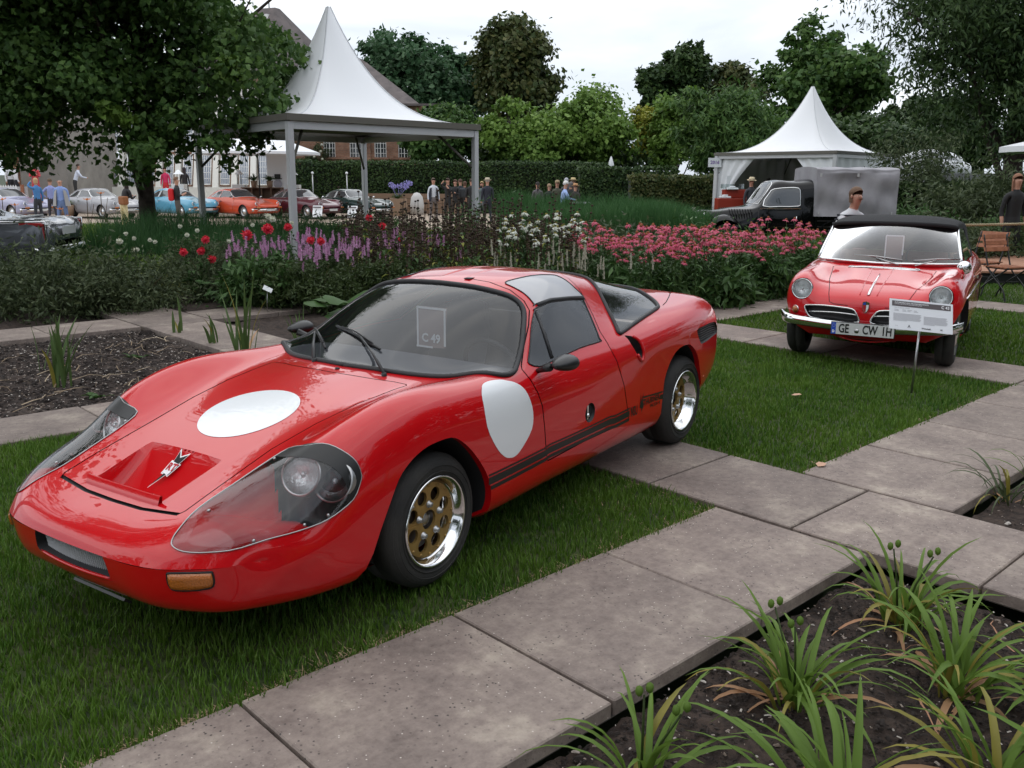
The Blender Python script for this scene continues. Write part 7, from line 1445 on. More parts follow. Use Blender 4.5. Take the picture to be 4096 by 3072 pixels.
scatter(sp,region([(-2.3,12.6),(-1.5,11.3),(.7,11.2),(.9,12.4),(.9,14.6),(-.2,15.2),(-2.8,15.0)],120,10,.17),seed=5,smin=.75,smax=1.16)
# dahlias
def bloom(m,r0,seed,rings=5):
    r=random.Random(seed); b=MB()
    for k in range(rings):
        f=k/(rings-1); n=int(12-6*f); tilt=-.1+1.25*f; V,F=petals(n,r0*.12,r0*(1-.35*f),r0*.42,-math.tan(tilt)*.8 if tilt<1.3 else -2,r0*.1*f,.3,seed+k); b.add(V,F,0,False)
        if f<.4: V,F=petals(n,r0*.12,r0*.9,r0*.42,.5,0,.3,seed+9+k); b.add(V,F,0,False)
    b.sphere((0,0,r0*.2),r0*.45,8); return b.mesh('bloom',[G_[m]])
def dahlia(label,px,py,Y,m,r0,seed,name='dahlia',group=None):
    x,_,z=aim(px,py,Y); r=random.Random(seed); h=z+.05; t=thing(name,label,'dahlia',(x,Y,-.05),0,group); b=MB(); dx,dy=r.uniform(-.12,.12),r.uniform(0,.15); stemleaf(b,(dx,dy,0),(0,0,h),.007,16,.14,.05,r,.02); stemleaf(b,(dx,dy,0),(dx*2,dy,h*.75),.006,12,.14,.05,r,.02); b.build('foliage',G_['leaf'],t); o=link('bloom',bloom(m,r0,seed),t); o.location=(0,0,h); o.rotation_euler=(R(55),r.uniform(-.4,.4),r.uniform(-.5,.5)); return t
reds=[(734,1009,'lowest left, beside the white ones'),(805,1005,'with a small bud above the dark shrub'),(850,1037,'the lowest red one above the leafy bush'),(822,958,'flat and small, left of the big two'),(990,940,'large and round, left of the marquee post'),(1071,915,'largest bloom, upright near the marquee post'),(1152,908,'right beside the foot of the marquee post'),(1242,962,'half hidden among the purple spikes'),(1284,965,'tilted, right of the purple spikes'),(1476,870,'tall bright one in front of the gravel yard'),(1530,904,'pointed one right of the tall bright one'),(1600,958,'tiny red one among the brown seedheads')]
for k,(px,py,tx_) in enumerate(reds): dahlia('red dahlia bloom, '+tx_,px,py,11.8 if k<9 else 13,'red',.08 if k in(4,5) else (.035 if k==11 else .058),k)
whs=[(478,965),(504,935),(536,953),(548,998),(600,960),(620,967),(748,940),(789,922),(1010,900),(1073,866),(1091,877),(1167,892),(535,1000),(915,965),(720,905)]
for k,(px,py) in enumerate(whs): dahlia('cream white ball dahlia on a thin stem above the dark foliage',px,py,13.0+(k%3)*.5,'cream',.05 if k in(0,9,10) else .036,40+k,group='cream ball dahlias in the left border')
# leafy masses
def bush(label,loc,r,n,size,lm,seed,shape='long',group=None,name='border_shrub',cat='shrub',core=True,nclump=40,droop=.2):
    t=thing(name,label,cat,loc,0,group); P,nn,_=crown_points([(0,0,r[2]*.48,r[0],r[1],r[2]*.52)],n,seed,.5,.33,nclump,1); P=P[P[:,2]>0]; nn=nn[:len(P)]; V,F=leaves(P,nn,size,shape,seed,droop); link('leaves',mesh_from('leaves',V,F,[G_[lm]],None,False),t,kind='stuff')
    b=MB(); rr=random.Random(seed)
    for k in range(14): a=rr.uniform(0,6.28); q=rr.uniform(.2,.75); b.tube([(0,0,0),(r[0]*q*.5*math.cos(a),r[1]*q*.5*math.sin(a),r[2]*.45),(r[0]*q*math.cos(a),r[1]*q*math.sin(a),r[2]*rr.uniform(.7,.95))],[.008,.006,.003],4,cap=False)
    b.build('stems',G_['brownst'],t,kind='stuff'); return t
bush('wide dark grey green shrub mound at the left edge in front of the saloon',(-5.7,11.2,-.05),(1.45,1.2,.66),15000,.055,'dkleaf',1,nclump=120)
bush('dark grey green shrub mound spilling over the path corner',(-4.75,11.0,-.05),(.70,.70,.52),7000,.05,'dkleaf',2,nclump=80)
bush('dark shrub mound at the far left beside the path',(-7.2,11.2,-.05),(1.2,1.1,.64),8000,.055,'dkleaf',3,nclump=80)
bush('dark low aster foliage behind the path beside the leafy bush',(-3.9,12.3,-.05),(.85,.7,.6),9000,.045,'dkleaf',4,nclump=90)
bush('dark twiggy foliage below the white dahlias',(-4.4,13.4,-.05),(.9,.7,.68),9000,.05,'dkleaf',5,nclump=80)
bush('glossy green leafy bush under the red dahlias',(-3.12,11.35,-.05),(.48,.45,.66),2600,.085,'leaf',6,nclump=40)
bush('fine needle leaved green foliage under the purple spikes',(-2.45,11.4,-.05),(.85,.6,.55),12000,.05,'stem',7,nclump=90)
bush('green foliage mass under the purple spikes near the windscreen',(-1.5,11.7,-.05),(.8,.6,.55),9000,.05,'stem',8,nclump=70)
bush('green undergrowth below the faded cream spikes',(-.4,11.6,-.05),(1.1,.6,.5),9000,.06,'leaf',9,nclump=70)
bush('green undergrowth left of the coneflower drift',(.8,11.9,-.05),(.9,.7,.5),8000,.07,'leaf',10,nclump=70)
for k,(x,y,r_) in enumerate(((1.8,11.3,.55),(2.55,11.75,.55),(3.3,12.4,.6),(4.0,13.2,.6),(2.6,13,.9),(1.6,12.6,.8))): bush('long leaved green foliage at the foot of the pink coneflowers',(x,y,-.05),(r_,r_*.8,.6),3800,.11,'leaf',20+k,group='foliage under the pink coneflowers',nclump=40,droop=.7)
for k,(x,y,rx,h) in enumerate(((-2.2,15.8,1.5,.8),(-3.6,15.8,1.2,.6),(-.2,15.8,1.3,1.0),(1.6,15.4,1.4,.8),(-8.2,15.5,1.1,.42),(-3.4,19,2.0,.8),(3.4,15.8,1.2,.75))): bush('dark green mixed border foliage filling the middle of the flower border',(x,y,-.08),(rx,.9,h),7500,.07,'dkleaf' if k%2 else 'leaf',40+k,group='mixed foliage in the deep border',nclump=80)
bush('dark flowering shrub with purple leaves at the right behind the rope',(8.5,17.5,-.1),(1.6,.9,.85),8000,.08,'dkleaf',61,nclump=60); bush('green leafy shrub right behind the rope and folding chairs',(10.8,18.2,-.1),(1.8,1.0,.95),9000,.08,'leaf',62,nclump=60); bush('low dark bushes between the pickup and the right edge',(7.6,20.5,-.1),(2.2,1.0,1.0),9000,.09,'leaf',63,nclump=60)
bush('dark evergreen shrub under the tall trees at the right',(12.5,23,-.1),(3,1.5,1.9),13000,.11,'dkleaf',64,nclump=90); bush('dark feathery conifer like shrub beside the white pavilion',(11.8,27,-.1),(1.6,1.2,2.9),9000,.10,'dkleaf',65,nclump=80)
# tall grasses
def grassmass(label,x0,x1,y0,y1,h,n,m,seed,w=.014,lean=.35,z=None,name='tall_grass',blen=None):
    r=np.random.default_rng(seed); x=r.uniform(x0,x1,n); y=r.uniform(y0,y1,n); H=h*r.uniform(.6,1.1,n)*(1+.18*smooth_noise2(x,y,seed,3,1.3)); t=r.uniform(0,2*PI,n); dx=np.stack([np.cos(t),np.sin(t)*.6],1)*(H*lean*r.uniform(.3,1.2,n))[:,None]; zz=(np.array([gz(v) for v in y]) if z is None else np.full(n,z)); tw=r.uniform(-.7,.7,n); wx=np.stack([np.cos(tw),np.sin(tw)],1)*(w*r.uniform(.6,1.3,n)/2)[:,None]; xy=np.stack([x,y],1); V=np.zeros((n,7,3))
    for i,(f,g_,ww) in enumerate(((0,0,1),(.5,.22,.9),(.82,.6,.6))): V[:,2*i,:2]=xy+dx*g_-wx*ww; V[:,2*i+1,:2]=xy+dx*g_+wx*ww; V[:,2*i,2]=V[:,2*i+1,2]=zz+H*f
    V[:,6,:2]=xy+dx; V[:,6,2]=zz+H*(1-.12*lean*2); i=np.arange(n)[:,None]*7; F=np.concatenate([i+f for f in([0,1,3],[0,3,2],[2,3,5],[2,5,4],[4,5,6])]); o=link(name,mesh_from(name,V.reshape(-1,3),F,[G_[m]],None,False)); o['kind']='stuff'; o['label']=label; o['category']='grass'; return o
grassmass('feathery green hedge of tall fine plants in front of the visitors',-.2,3.6,16.6,19.5,1.3,26000,'fgrass',1,.011,.25)
grassmass('arching green grass behind the coneflowers left of the pickup',3.0,6.2,17.6,22,.62,11000,'lily',2,.013,.7)
grassmass('arching green daylily foliage band below the parked coupes',-10.5,-3.8,18.2,23.5,.66,17000,'lily',3,.024,.75)
grassmass('bright green daylily foliage between the saloon and the tree trunk',-7.6,-4.4,13.4,16.6,.55,9000,'lily',6,.018,.8,z=-.06)
grassmass('green grassy foliage band at the left behind the saloon',-15,-8,17,24,.6,9000,'lily',4,.03,.7)
grassmass('dark fine grass stems behind the red dahlias',-6.8,-3.2,14.4,17.0,1.0,11000,'fgrass',5,.009,.25)
clump('ornamental_grass','yellow green ornamental grass tuft behind the dark shrub mound',(-5.02,12.0,-.05),170,.45,.8,.014,70,None,'ygrass',curl=(1.0,2.2),rusty=0,yel=0,spread=.22,cat='grass')
clump('ornamental_grass','second looser yellow green grass tuft right of the first',(-4.62,11.95,-.05),110,.35,.6,.013,71,None,'ygrass',curl=(1.0,2.2),rusty=0,yel=0,spread=.2,cat='grass')
# broad-leaved plant beside the coupe
t=thing('broad_leaved_plant','broad leaved green plant with ragged leaves beside the far door mirror','plant',(-1.55,9.9,-.05)); r=random.Random(3)
for k in range(58):
    a=r.uniform(0,6.28); q=r.uniform(.05,.62); h=.10+.34*r.random()*(1-.5*q); c=np.array([q*1.05*math.cos(a),q*.6*math.sin(a),h]); s=r.uniform(.09,.16); u=r.uniform(0,6.28); V=[];n=10
    til=r.uniform(-.5,.5)
    for j in range(n): t_=2*PI*j/n; rr=s*(1+.18*math.cos(3*t_)+.08*r.random())*(.7 if j==0 else 1); V.append(c+np.array([rr*math.cos(t_+u),rr*math.sin(t_+u)*.85,-.35*rr*abs(math.sin(t_*.5))+til*rr*math.cos(t_)]))
    V.append(c+[0,0,.012]); F=[(j,(j+1)%n,n) for j in range(n)]; link('leaf',mesh_from('leaf',V,F,[G_['yleaf' if r.random()<.12 else 'bigleaf']],None,True),t)
b=MB(); 
for k in range(12): a=r.uniform(0,6.28); b.tube([(0,0,0),(.3*math.cos(a),.2*math.sin(a),.3)],.006,4,cap=False)
b.build('stems',G_['stem'],t,kind='stuff')
tg_=thing('plant_label','small white plant label tilted in front of the purple spikes','sign',(-2.93,10.75,-.05)); b=MB(); b.tube([(0,0,0),(.02,-.02,.30)],.004,5); b.build('label_stake',M['steel'],tg_); b=MB(); b.box((.03,-.03,.33),(.11,.006,.06),rot=rotm(-.6,.5,.3)); b.build('label_plate',M['white'],tg_)
# climbing roses on the brick house, pots
for k,(px,w,lab) in enumerate(((1270,1.0,'climbing rose with pale blooms on the left end of the brick house'),(1668,.6,'climbing rose at the right corner of the brick house'))):
    x=hx(px); t=bush(lab,(x,Yh-.5,-.35),(w,.4,4.2),3500,.13,'dkleaf',80+k,name='climbing_rose',cat='climber'); b=MB(); r=random.Random(k)
    for j in range(9): b.sphere((r.uniform(-w,w)*.6,-.42,r.uniform(2,3.9)),.09,6)
    b.build('rose_blooms',G_['cream'],t,kind='stuff')
def pot(label,x,y,zb,h=.55,r=.32,fol='leaf',flower=None,box=False,name='planter'):
    t=thing(name,label,'planter',(x,y,zb)); b=MB()
    if box: b.box((0,0,h/2),(2*r,2*r,h))
    else: b.lathe([(0,0),(r*.75,0),(r,h),(r*.9,h),(r*.85,h-.06),(0,h-.06)],16)
    b.build('pot',mat('terracotta_pot',(.30,.20,.13),.85) if 'tp' not in M else M['tp'],t); 
    r_=random.Random(int(x*10)); b=MB()
    for k in range(60): V,F=blade(r_.uniform(.35,.6),.04,r_.uniform(0,6.28),r_.uniform(.8,1.4),r_.uniform(1,2.2),n=4); b.add(np.array(V)+[0,0,h-.03],F,0,True)
    b.build('foliage',G_[fol],t,kind='stuff')
    if flower:
        for k in range(7):
            a=r_.uniform(0,6.28); q=MB(); c=(.45*math.cos(a)*r_.random()**.5*1.4,.3*math.sin(a),h+r_.uniform(.55,.85)); q.tube([(0,0,h),c],.008,4); 
            for j in range(26): d=np.array([r_.gauss(0,1),r_.gauss(0,1),r_.gauss(0,.7)]); d/=np.linalg.norm(d); p=np.array(c)+d*.12; q.add([p,p+[.05,0,.01],p+[0,.03,.05]],[(0,1,2)]); q.add([p,p+[-.04,0,.03],p+[0,-.03,.03]],[(0,1,2)])
            q.build('flower_head',G_[flower],t)
    return t
M['tp']=mat('terracotta_pot',(.30,.20,.13),.85)
pot('square pot of violet agapanthus behind the green coupe',aim(1578,800,45)[0],46.2,-.38,.85,.42,'leaf','violet',True)
pot('green leafy pot between the two blue jacketed visitors',aim(190,830,40)[0],41.6,-.38,.6,.38,'lily')
# orange flower stems at the left
for k,(px,py) in enumerate(((52,822),(395,775),(340,800),(232,838),(262,868),(1,800))): 
    Y=24; x,_,z=aim(px,py,Y); t=thing('orange_daylily','orange daylily bloom on a bare stem at the left beyond the saloon','flower',(x,Y,gz(Y)),0,'orange daylilies at the left'); b=MB(); b.tube([(0,0,0),(.05,0,z-gz(Y))],.01,5); b.tube([(0,0,.2),(.22,0,z-gz(Y)-.1)],.007,4); b.build('stem',G_['brownst'],t); b=MB(); V,F=petals(6,.01,.11,.06,-.5,0,.2,k); b.add(np.array(V)+[.05,0,z-gz(Y)],F); b.build('bloom',G_['orange'],t)
# ================= people: one continuous skinned body each, clothed by material; hair and hats are children
SK={}
def pmat(kind,c):
    k=(kind,tuple(round(v,3) for v in c))
    if k not in SK: SK[k]=mat(kind+'_%d'%len(SK),c,.75 if kind!='skin' else .5,bump=.2 if kind!='skin' else 0,bscale=60)
    return SK[k]
def person(label,loc,face=0,h=1.76,shirt=(.05,.05,.06),legs=(.03,.03,.035),skin=(.50,.27,.19),hair=(.06,.04,.03),sleeve='long',hat=None,arms='down',lean=0,hairlen='short',legs_apart=.10,jacket=None,head_turn=0,build=1.0,extra=None,group=None,walk=.0,sub=1):
    """face: heading in degrees (0 looks towards +y, away from the camera; 180 towards it)"""
    t=thing('person',label,'person',loc,R(face),group); k=h/1.76; S=lambda *p: Vector(p)*k
    ln=lean; hip=S(0,0,.93); ch=hip+S(0,math.sin(ln)*.38,math.cos(ln)*.38); nk=hip+S(0,math.sin(ln)*.56,math.cos(ln)*.56); hd0=nk+S(0,math.sin(ln)*.07+.01,.10); hd1=hd0+S(0,.015,.13)
    V=[hip];Rr=[.135*build];E=[];B=['legs']
    def add(p,r,par,b): V.append(p);Rr.append(r);E.append((par,len(V)-1));B.append(b);return len(V)-1
    wa=add(hip+(ch-hip)*.45,.125*build,0,'shirt'); c_=add(ch,.15*build,wa,'shirt'); n0=add(nk-S(0,0,.035),.10*build,c_,'shirt'); n1=add(nk+(hd0-nk)*.45,.055,n0,'skin'); h0=add(hd0+S(0,.0,.02),.070,n1,'skin'); h1=add((hd0+hd1)/2+S(0,0,.045),.088,h0,'skin'); h2=add(hd1+S(0,-.005,.025),.070,h1,'skin')
    for s in(-1,1):
        hp=add(hip+S(s*.085,0,-.05),.098*build,0,'legs'); kn=add(S(s*(.09+legs_apart*.3),.02+walk*s*.12,.49),.066,hp,'legs'); an=add(S(s*(.08+legs_apart*.7),-.02+walk*s*.30-.0,.09),.042,kn,'legs'); ft=add(S(s*(.09+legs_apart*.75),.13+walk*s*.30,.035),.036,an,'shoe'); add(S(s*(.08+legs_apart*.7),-.07+walk*s*.30,.04),.034,an,'shoe')
        sh=add(nk+S(s*.175*build,0,-.075),.062*build,n0,'shirt'); m=arms if isinstance(arms,str) else arms[0 if s<0 else 1]
        if m=='down': el=nk+S(s*.235,-.02+math.sin(ln)*.02,-.36); wr=nk+S(s*.245,.05+ln*.1,-.60); hn=wr+S(0,.02,-.085)
        elif m=='phone': el=nk+S(s*.22,.06,-.34); wr=nk+S(s*.10,.28,-.24); hn=wr+S(-s*.04,.05,.05)
        elif m=='camera': el=nk+S(s*.24,.16,-.20); wr=nk+S(s*.08,.23,.02); hn=wr+S(-s*.02,.02,.07)
        elif m=='up': el=nk+S(s*.30,.10,.04); wr=nk+S(s*.12,.16,.20); hn=wr+S(-s*.06,.0,.04)
        elif m=='hip': el=nk+S(s*.36,-.08,-.30); wr=nk+S(s*.20,.04,-.46); hn=wr+S(-s*.06,.03,.0)
        elif m=='back': el=nk+S(s*.24,-.12,-.34); wr=nk+S(s*.10,-.15,-.54); hn=wr+S(-s*.05,0,-.05)
        elif m=='rest': el=nk+S(s*.26,.14,-.30); wr=nk+S(s*.20,.38,-.34); hn=wr+S(0,.08,-.02)
        e=add(el,.046*build,sh,'sleeve'); ew=add(el*.15+wr*.85,.036,e,'fore'); w=add(wr,.029,ew,'skin'); add(wr+(hn-wr)*.7,.032,w,'skin')
    me=bpy.data.meshes.new('body'); me.from_pydata([tuple(v) for v in V],E,[]); o=bpy.data.objects.new('body',me); C.objects.link(o); sk=o.modifiers.new('s','SKIN'); sv=me.skin_vertices[0].data
    for i,r in enumerate(Rr): q=r*k; sv[i].radius=(q*(1.18 if B[i]=='shirt' and i<5 else 1),q*(.80 if B[i]=='shirt' and i<5 else 1))
    sv[0].use_root=True; o.modifiers.new('u','SUBSURF').levels=sub; dg=bpy.context.evaluated_depsgraph_get(); ev=o.evaluated_get(dg); m2=bpy.data.meshes.new_from_object(ev); bpy.data.objects.remove(o); m2.name='body'
    m2.materials.clear(); shm=pmat('cloth',shirt); lgm=pmat('cloth',legs); skm=pmat('skin',skin); shoe=pmat('shoe',(.02,.018,.016)); m2.materials.append(shm); m2.materials.append(lgm); m2.materials.append(skm); m2.materials.append(shoe)
    cen=np.array([p.center[:] for p in m2.polygons]); Vn=np.array([tuple(v) for v in V]); best=np.full(len(cen),9.); idx=np.zeros(len(cen),int); mp={'shirt':0,'sleeve':0 if sleeve!='none' else 2,'fore':0 if sleeve=='long' else 2,'skin':2,'legs':1,'shoe':3}
    for a,b_ in E:
        A=Vn[a];D=Vn[b_]-A; tt=np.clip(((cen-A)@D)/(D@D),0,1); d=np.linalg.norm(A+tt[:,None]*D-cen,axis=1)/((Rr[a]*(1-tt)+Rr[b_]*tt)*k); mi=np.where(tt>.5,mp[B[b_]],mp[B[a]]); u=d<best; best[u]=d[u]; idx[u]=mi[u]
    m2.polygons.foreach_set('material_index',idx.astype(np.int32)); m2.polygons.foreach_set('use_smooth',np.ones(len(idx),bool)); m2.update(); link('body',m2,t)
    hc=Vn[h1]+np.array([0,0,.02])*k
    if hair is not None:
        b=MB(); G=[]; hr=.099*k
        for i in range(7):
            G.append([(hc[0]+hr*.95*math.sin(a)*math.cos(q),hc[1]-.012*k+hr*1.02*math.sin(a)*math.sin(q),hc[2]+.022*k+hr*1.05*math.cos(a)) for q in np.linspace(0,2*PI,15)[:-1] for a in [PI*i/6*(.60-.27*max(0,math.sin(q))**.7)]])
        b.grid(G,closev=True)
        if hairlen in('mid','long'):
            L_=.14 if hairlen=='mid' else .30; G=[]
            for j in range(5): f=j/4; G.append([(hc[0]+.098*k*math.sin(q)*(1-.15*f),hc[1]-.012*k-.094*k*math.cos(q)*(1-.1*f),hc[2]+.04*k-L_*k*f) for q in np.linspace(-1.9,1.9,11)])
            b.grid(G)
        if hairlen=='tail': b.tube([tuple(hc+[0,-.10*k,.03]),tuple(hc+[0,-.13*k,-.08]),tuple(hc+[0,-.12*k,-.26])],[.035,.04,.015],7)
        b.build('hair',pmat('hair',hair),t)
    f=MB(); f.sphere(hc+np.array([0,.090,-.022])*k,(.013*k,.018*k,.020*k),6); f.build('nose',skm,t)
    f=MB(); f.sphere(hc+np.array([-.033,.078,.004])*k,(.009*k,.008*k,.004*k),6); f.sphere(hc+np.array([.033,.078,.004])*k,(.009*k,.008*k,.004*k),6); f.build('eyes',pmat('eye',(.03,.02,.02)),t)
    f=MB(); f.box(hc+np.array([0,.084,-.058])*k,(.05*k,.010*k,.008*k)); f.build('mouth',pmat('lip',(.35,.12,.10)),t)
    f=MB(); 
    for s in(-1,1): f.sphere(hc+np.array([s*.088,0,-.01])*k,(.010*k,.020*k,.028*k),6)
    f.build('ears',skm,t)
    if hat:
        kind,hcm=hat; b=MB(); T_=hc+np.array([0,0,.045])*k; rt=rotm(-.12,0,0)
        if kind=='brim': b.lathe([(.165*k,.0),(.16*k,.008),(.100*k,.004),(.098*k,.06*k),(.085*k,.10*k),(.05*k,.105*k),(0,.095*k)],20,T_,rot=rt); q=MB(); q.lathe([(.1015*k,.006),(.1*k,.03)],20,T_,rot=rt); q.build('hat_band',pmat('band',(.10,.05,.03)),t)
        else: b.lathe([(.103*k,-.01),(.102*k,.03*k),(.08*k,.075*k),(.03*k,.095*k),(0,.097*k)],16,T_,rot=rt); b.prism([(-.07*k,.06*k),(.07*k,.06*k),(.055*k,.17*k),(-.055*k,.17*k)],T_[2]-.005,T_[2]+.005) if kind=='cap' else None
        b.build('hat',pmat('hat',hcm),t)
    if jacket:   # open jacket: two front panels and a back over the shirt
        b=MB(); G=[]
        for j in range(8):
            z=nk.z-.06*k-(.60*k)*j/7; yo=(z-hip.z)*math.tan(ln); w=(.155+.03*(j>0)+.012*j)*k*build; G.append([(w*math.sin(q),yo+.115*k*build*math.cos(q)*(1.0+.03*j),z) for q in np.linspace(.55,2*PI-.55,19)])
        b.grid(G); b.build('jacket',pmat('cloth',jacket),t)
    if extra: extra(t,k,hc,nk,hip)
    return t
def PX(px,pyfeet,Y,zf=None): return (aim(px,800,Y)[0],Y,gz(Y)+.006 if zf is None else zf)
def pack(c):
    def f(t,k,hc,nk,hip): b=MB(); b.box((0,-.20*k,nk.z-.28*k),(.30*k,.20*k,.44*k)); bevel(b.build('backpack',pmat('pack',c),t),.07,3)
    return f
def camera_prop(t,k,hc,nk,hip): b=MB(); b.box((0,.26*k,nk.z+.10*k),(.14*k,.08*k,.09*k)); b.lathe([(.035*k,0),(.035*k,.09*k),(0,.09*k)],10,(0,.30*k,nk.z+.10*k),rot=rotm(-PI/2,0,0)); b.build('camera',M['black'],t)
def phone_prop(t,k,hc,nk,hip): b=MB(); b.box((0,.36*k,nk.z-.16*k),(.08*k,.012,.15*k),rot=rotm(-.7,0,0)); b.build('phone',M['black'],t)
WH=(.75,.75,.76)
# visitors in the yard near the long hedge
person('man in a dark blazer and grey trousers standing alone by the hedge',PX(1734,842,41.5),200,1.80,(.62,.66,.72),(.17,.15,.15),hair=(.10,.07,.05),jacket=(.016,.018,.030))
person('man in black raising one arm over his head while photographing',PX(1792,845,40.5),150,1.80,(.012,.012,.014),(.012,.012,.014),hair=(.05,.03,.02),sleeve='short',arms=('camera','up'),extra=camera_prop)
person('brown haired person in black just right of the photographing man',PX(1822,842,41.5),160,1.74,(.014,.014,.016),(.02,.02,.02),hair=(.10,.05,.03),hairlen='mid',arms='phone')
person('person in black with a backpack, second right of the photographer',PX(1842,842,42),30,1.76,(.02,.025,.035),(.02,.02,.02),hair=(.08,.04,.025),extra=pack((.04,.045,.05)))
person('shorter woman in black, half hidden behind the people in black',PX(1860,842,43),20,1.66,(.014,.014,.014),(.02,.02,.02),hair=(.10,.05,.03),hairlen='mid')
person('person in a black t-shirt with bare arms left of the marquee post',PX(1886,842,41),350,1.78,(.015,.015,.017),(.03,.03,.03),hair=(.05,.03,.02),sleeve='short')
person('blond woman in grey green clothes looking through a camera',PX(1928,842,40),170,1.68,(.12,.16,.16),(.14,.16,.16),hair=(.42,.30,.15),hairlen='mid',arms='camera',extra=camera_prop)
person('man with a straw trilby and dark blue suit seen from behind',PX(1950,842,39),15,1.80,(.02,.022,.035),(.02,.022,.035),hair=(.45,.42,.38),hat=('brim',(.55,.48,.36)),build=1.12)
person('woman with a dark ponytail and patterned grey jacket, seen from behind',PX(2150,842,38),5,1.68,(.12,.10,.115),(.04,.04,.05),hair=(.02,.014,.012),hairlen='tail')
person('person with tousled fair hair in a black top',PX(2196,842,37),330,1.62,(.016,.016,.018),(.03,.03,.03),hair=(.30,.20,.12),arms='phone')
person('man in an olive jacket and tan flat hat behind the man in blue',PX(2228,842,37.5),190,1.74,(.075,.075,.05),(.06,.05,.04),hair=(.3,.25,.2),hat=('cap',(.32,.24,.14)))
person('man in a light blue shirt and white cap bending forward',PX(2246,842,34.5),280,1.74,(.34,.46,.78),(.03,.035,.05),hair=(.5,.5,.5),hat=('cap',(.75,.74,.70)),lean=.22,arms='rest')
person('grey haired tall man behind the man in the blue shirt',PX(2264,842,39),0,1.84,(.06,.06,.07),(.05,.05,.05),hair=(.42,.42,.46))
person('person in a straw hat, tallest at the right of the group',PX(2291,842,39.5),350,1.82,(.05,.04,.035),(.05,.05,.05),hair=(.2,.15,.1),hat=('brim',(.60,.47,.25)))
person('person with dark grey hair and black coat right of the blue shirt',PX(2282,842,36.5),350,1.70,(.016,.016,.018),(.02,.02,.02),hair=(.12,.11,.11),hairlen='mid')
person('person in an orange tinted straw hat at the right end of the group',PX(2300,842,36),330,1.62,(.03,.02,.02),(.02,.02,.02),hair=(.2,.1,.08),hat=('brim',(.55,.30,.14)))
# visitors at the left
person('blond woman in a blue denim jacket shading her eyes at the left',PX(150,862,37),60,1.72,(.06,.20,.45),(.03,.035,.045),hair=(.50,.33,.18),hairlen='mid',arms=('up','down'))
person('man in a pale violet blue blazer seen from behind at the left',PX(206,862,38),10,1.70,(.28,.32,.60),(.04,.04,.05),hair=(.12,.08,.05),arms=('hip','down'))
person('bald man with sunglasses, moustache and open grey jacket at the left',PX(246,862,33.5),190,1.74,(.22,.32,.62),(.13,.20,.38),hair=None,jacket=(.36,.36,.36),build=1.15,walk=.4)
person('dark haired woman in a black top and pale yellow trousers bending towards the silver coupe',PX(492,870,33),325,1.72,(.014,.013,.014),(.66,.58,.33),hair=(.02,.012,.01),hairlen='long',lean=.30,arms='phone',extra=lambda t,k,hc,nk,hip:(lambda b:(b.box((.12,-.06,hip.z+.14),(.36,.22,.30)),bevel(b.build('shoulder_bag',pmat('bag',(.26,.10,.035)),t),.05)))(MB()))
person('man in a black t-shirt with a bright red backpack before the blue coupe',PX(710,862,34),285,1.80,(.012,.012,.013),(.09,.08,.07),hair=(.16,.09,.05),sleeve='short',arms='phone',extra=pack((.62,.015,.02)))
person('woman in a coral red dress looking at her phone on the terrace',PX(150,720,44,.32),200,1.72,(.62,.075,.085),(.55,.06,.07),hair=(.06,.03,.02),arms='phone',extra=phone_prop)
person('waiter in a white shirt turned away beside the picket fence',PX(74,720,44.5,.30),310,1.74,WH,(.02,.02,.025),hair=(.03,.02,.02))
person('second waiter in a white shirt left of the first one',PX(52,720,45.2,.30),240,1.74,WH,(.02,.02,.025),hair=(.05,.03,.02))
person('person in a white shirt bending over the bar behind the tree leaves',PX(306,720,46,.30),300,1.72,(.66,.70,.80),(.03,.03,.03),hair=(.05,.03,.02),lean=.35,arms='rest')
person('person in dark clothes with long dark hair on the orangery terrace',PX(745,712,48.5,.20),0,1.68,(.02,.016,.016),(.02,.02,.02),hair=(.03,.02,.02),hairlen='long')
person('person in a bright pink top half hidden by the low leaves',PX(668,712,48.5,.20),180,1.68,(.62,.03,.11),(.55,.02,.03),hair=(.06,.03,.02))
# right side
p=person('man with brown hair and moustache in a striped shirt leaning behind the red convertible',(4.12,11.75,-.05),205,1.55,(.60,.60,.62),(.03,.03,.035),hair=(.15,.085,.05),hairlen='mid',arms='rest',sub=2,build=1.05,head_turn=0,lean=.55,
 extra=lambda t,k,hc,nk,hip:(lambda b:(b.box(hc+np.array([0,.089,-.047])*k,(.07*k,.014*k,.014*k)),b.build('moustache',pmat('hair',(.16,.10,.06)),t)))(MB()))
# dark stripes of the shirt as rings following the chest and arms
b=MB()
for j in range(9):
    z=1.20-.05*j; yo=(z-.80)*math.tan(.55); w=.185+.008*math.sin(j*.5); b.grid([[((w+.004)*math.cos(q),yo+.145*math.sin(q),z+dz) for q in np.linspace(0,2*PI,25)] for dz in(-.011,.011)])
b.build('shirt_stripes',pmat('cloth',(.02,.02,.03)),p)
person('man in a straw hat with a dark band at the counter in the right marquee',(8.35,32.6,-.29),200,1.80,(.04,.04,.05),(.03,.03,.03),hair=(.3,.2,.15),hat=('brim',(.66,.55,.36)),skin=(.55,.25,.18))
person('dark haired man in the back of the right marquee',(9.6,35,-.29),180,1.80,(.03,.03,.035),(.03,.03,.03),hair=(.02,.015,.012))
person('woman with long reddish hair in a black t-shirt at the far right',(9.48,17.5,-.09),185,1.72,(.013,.013,.014),(.02,.02,.022),hair=(.26,.12,.07),hairlen='long',sleeve='short')
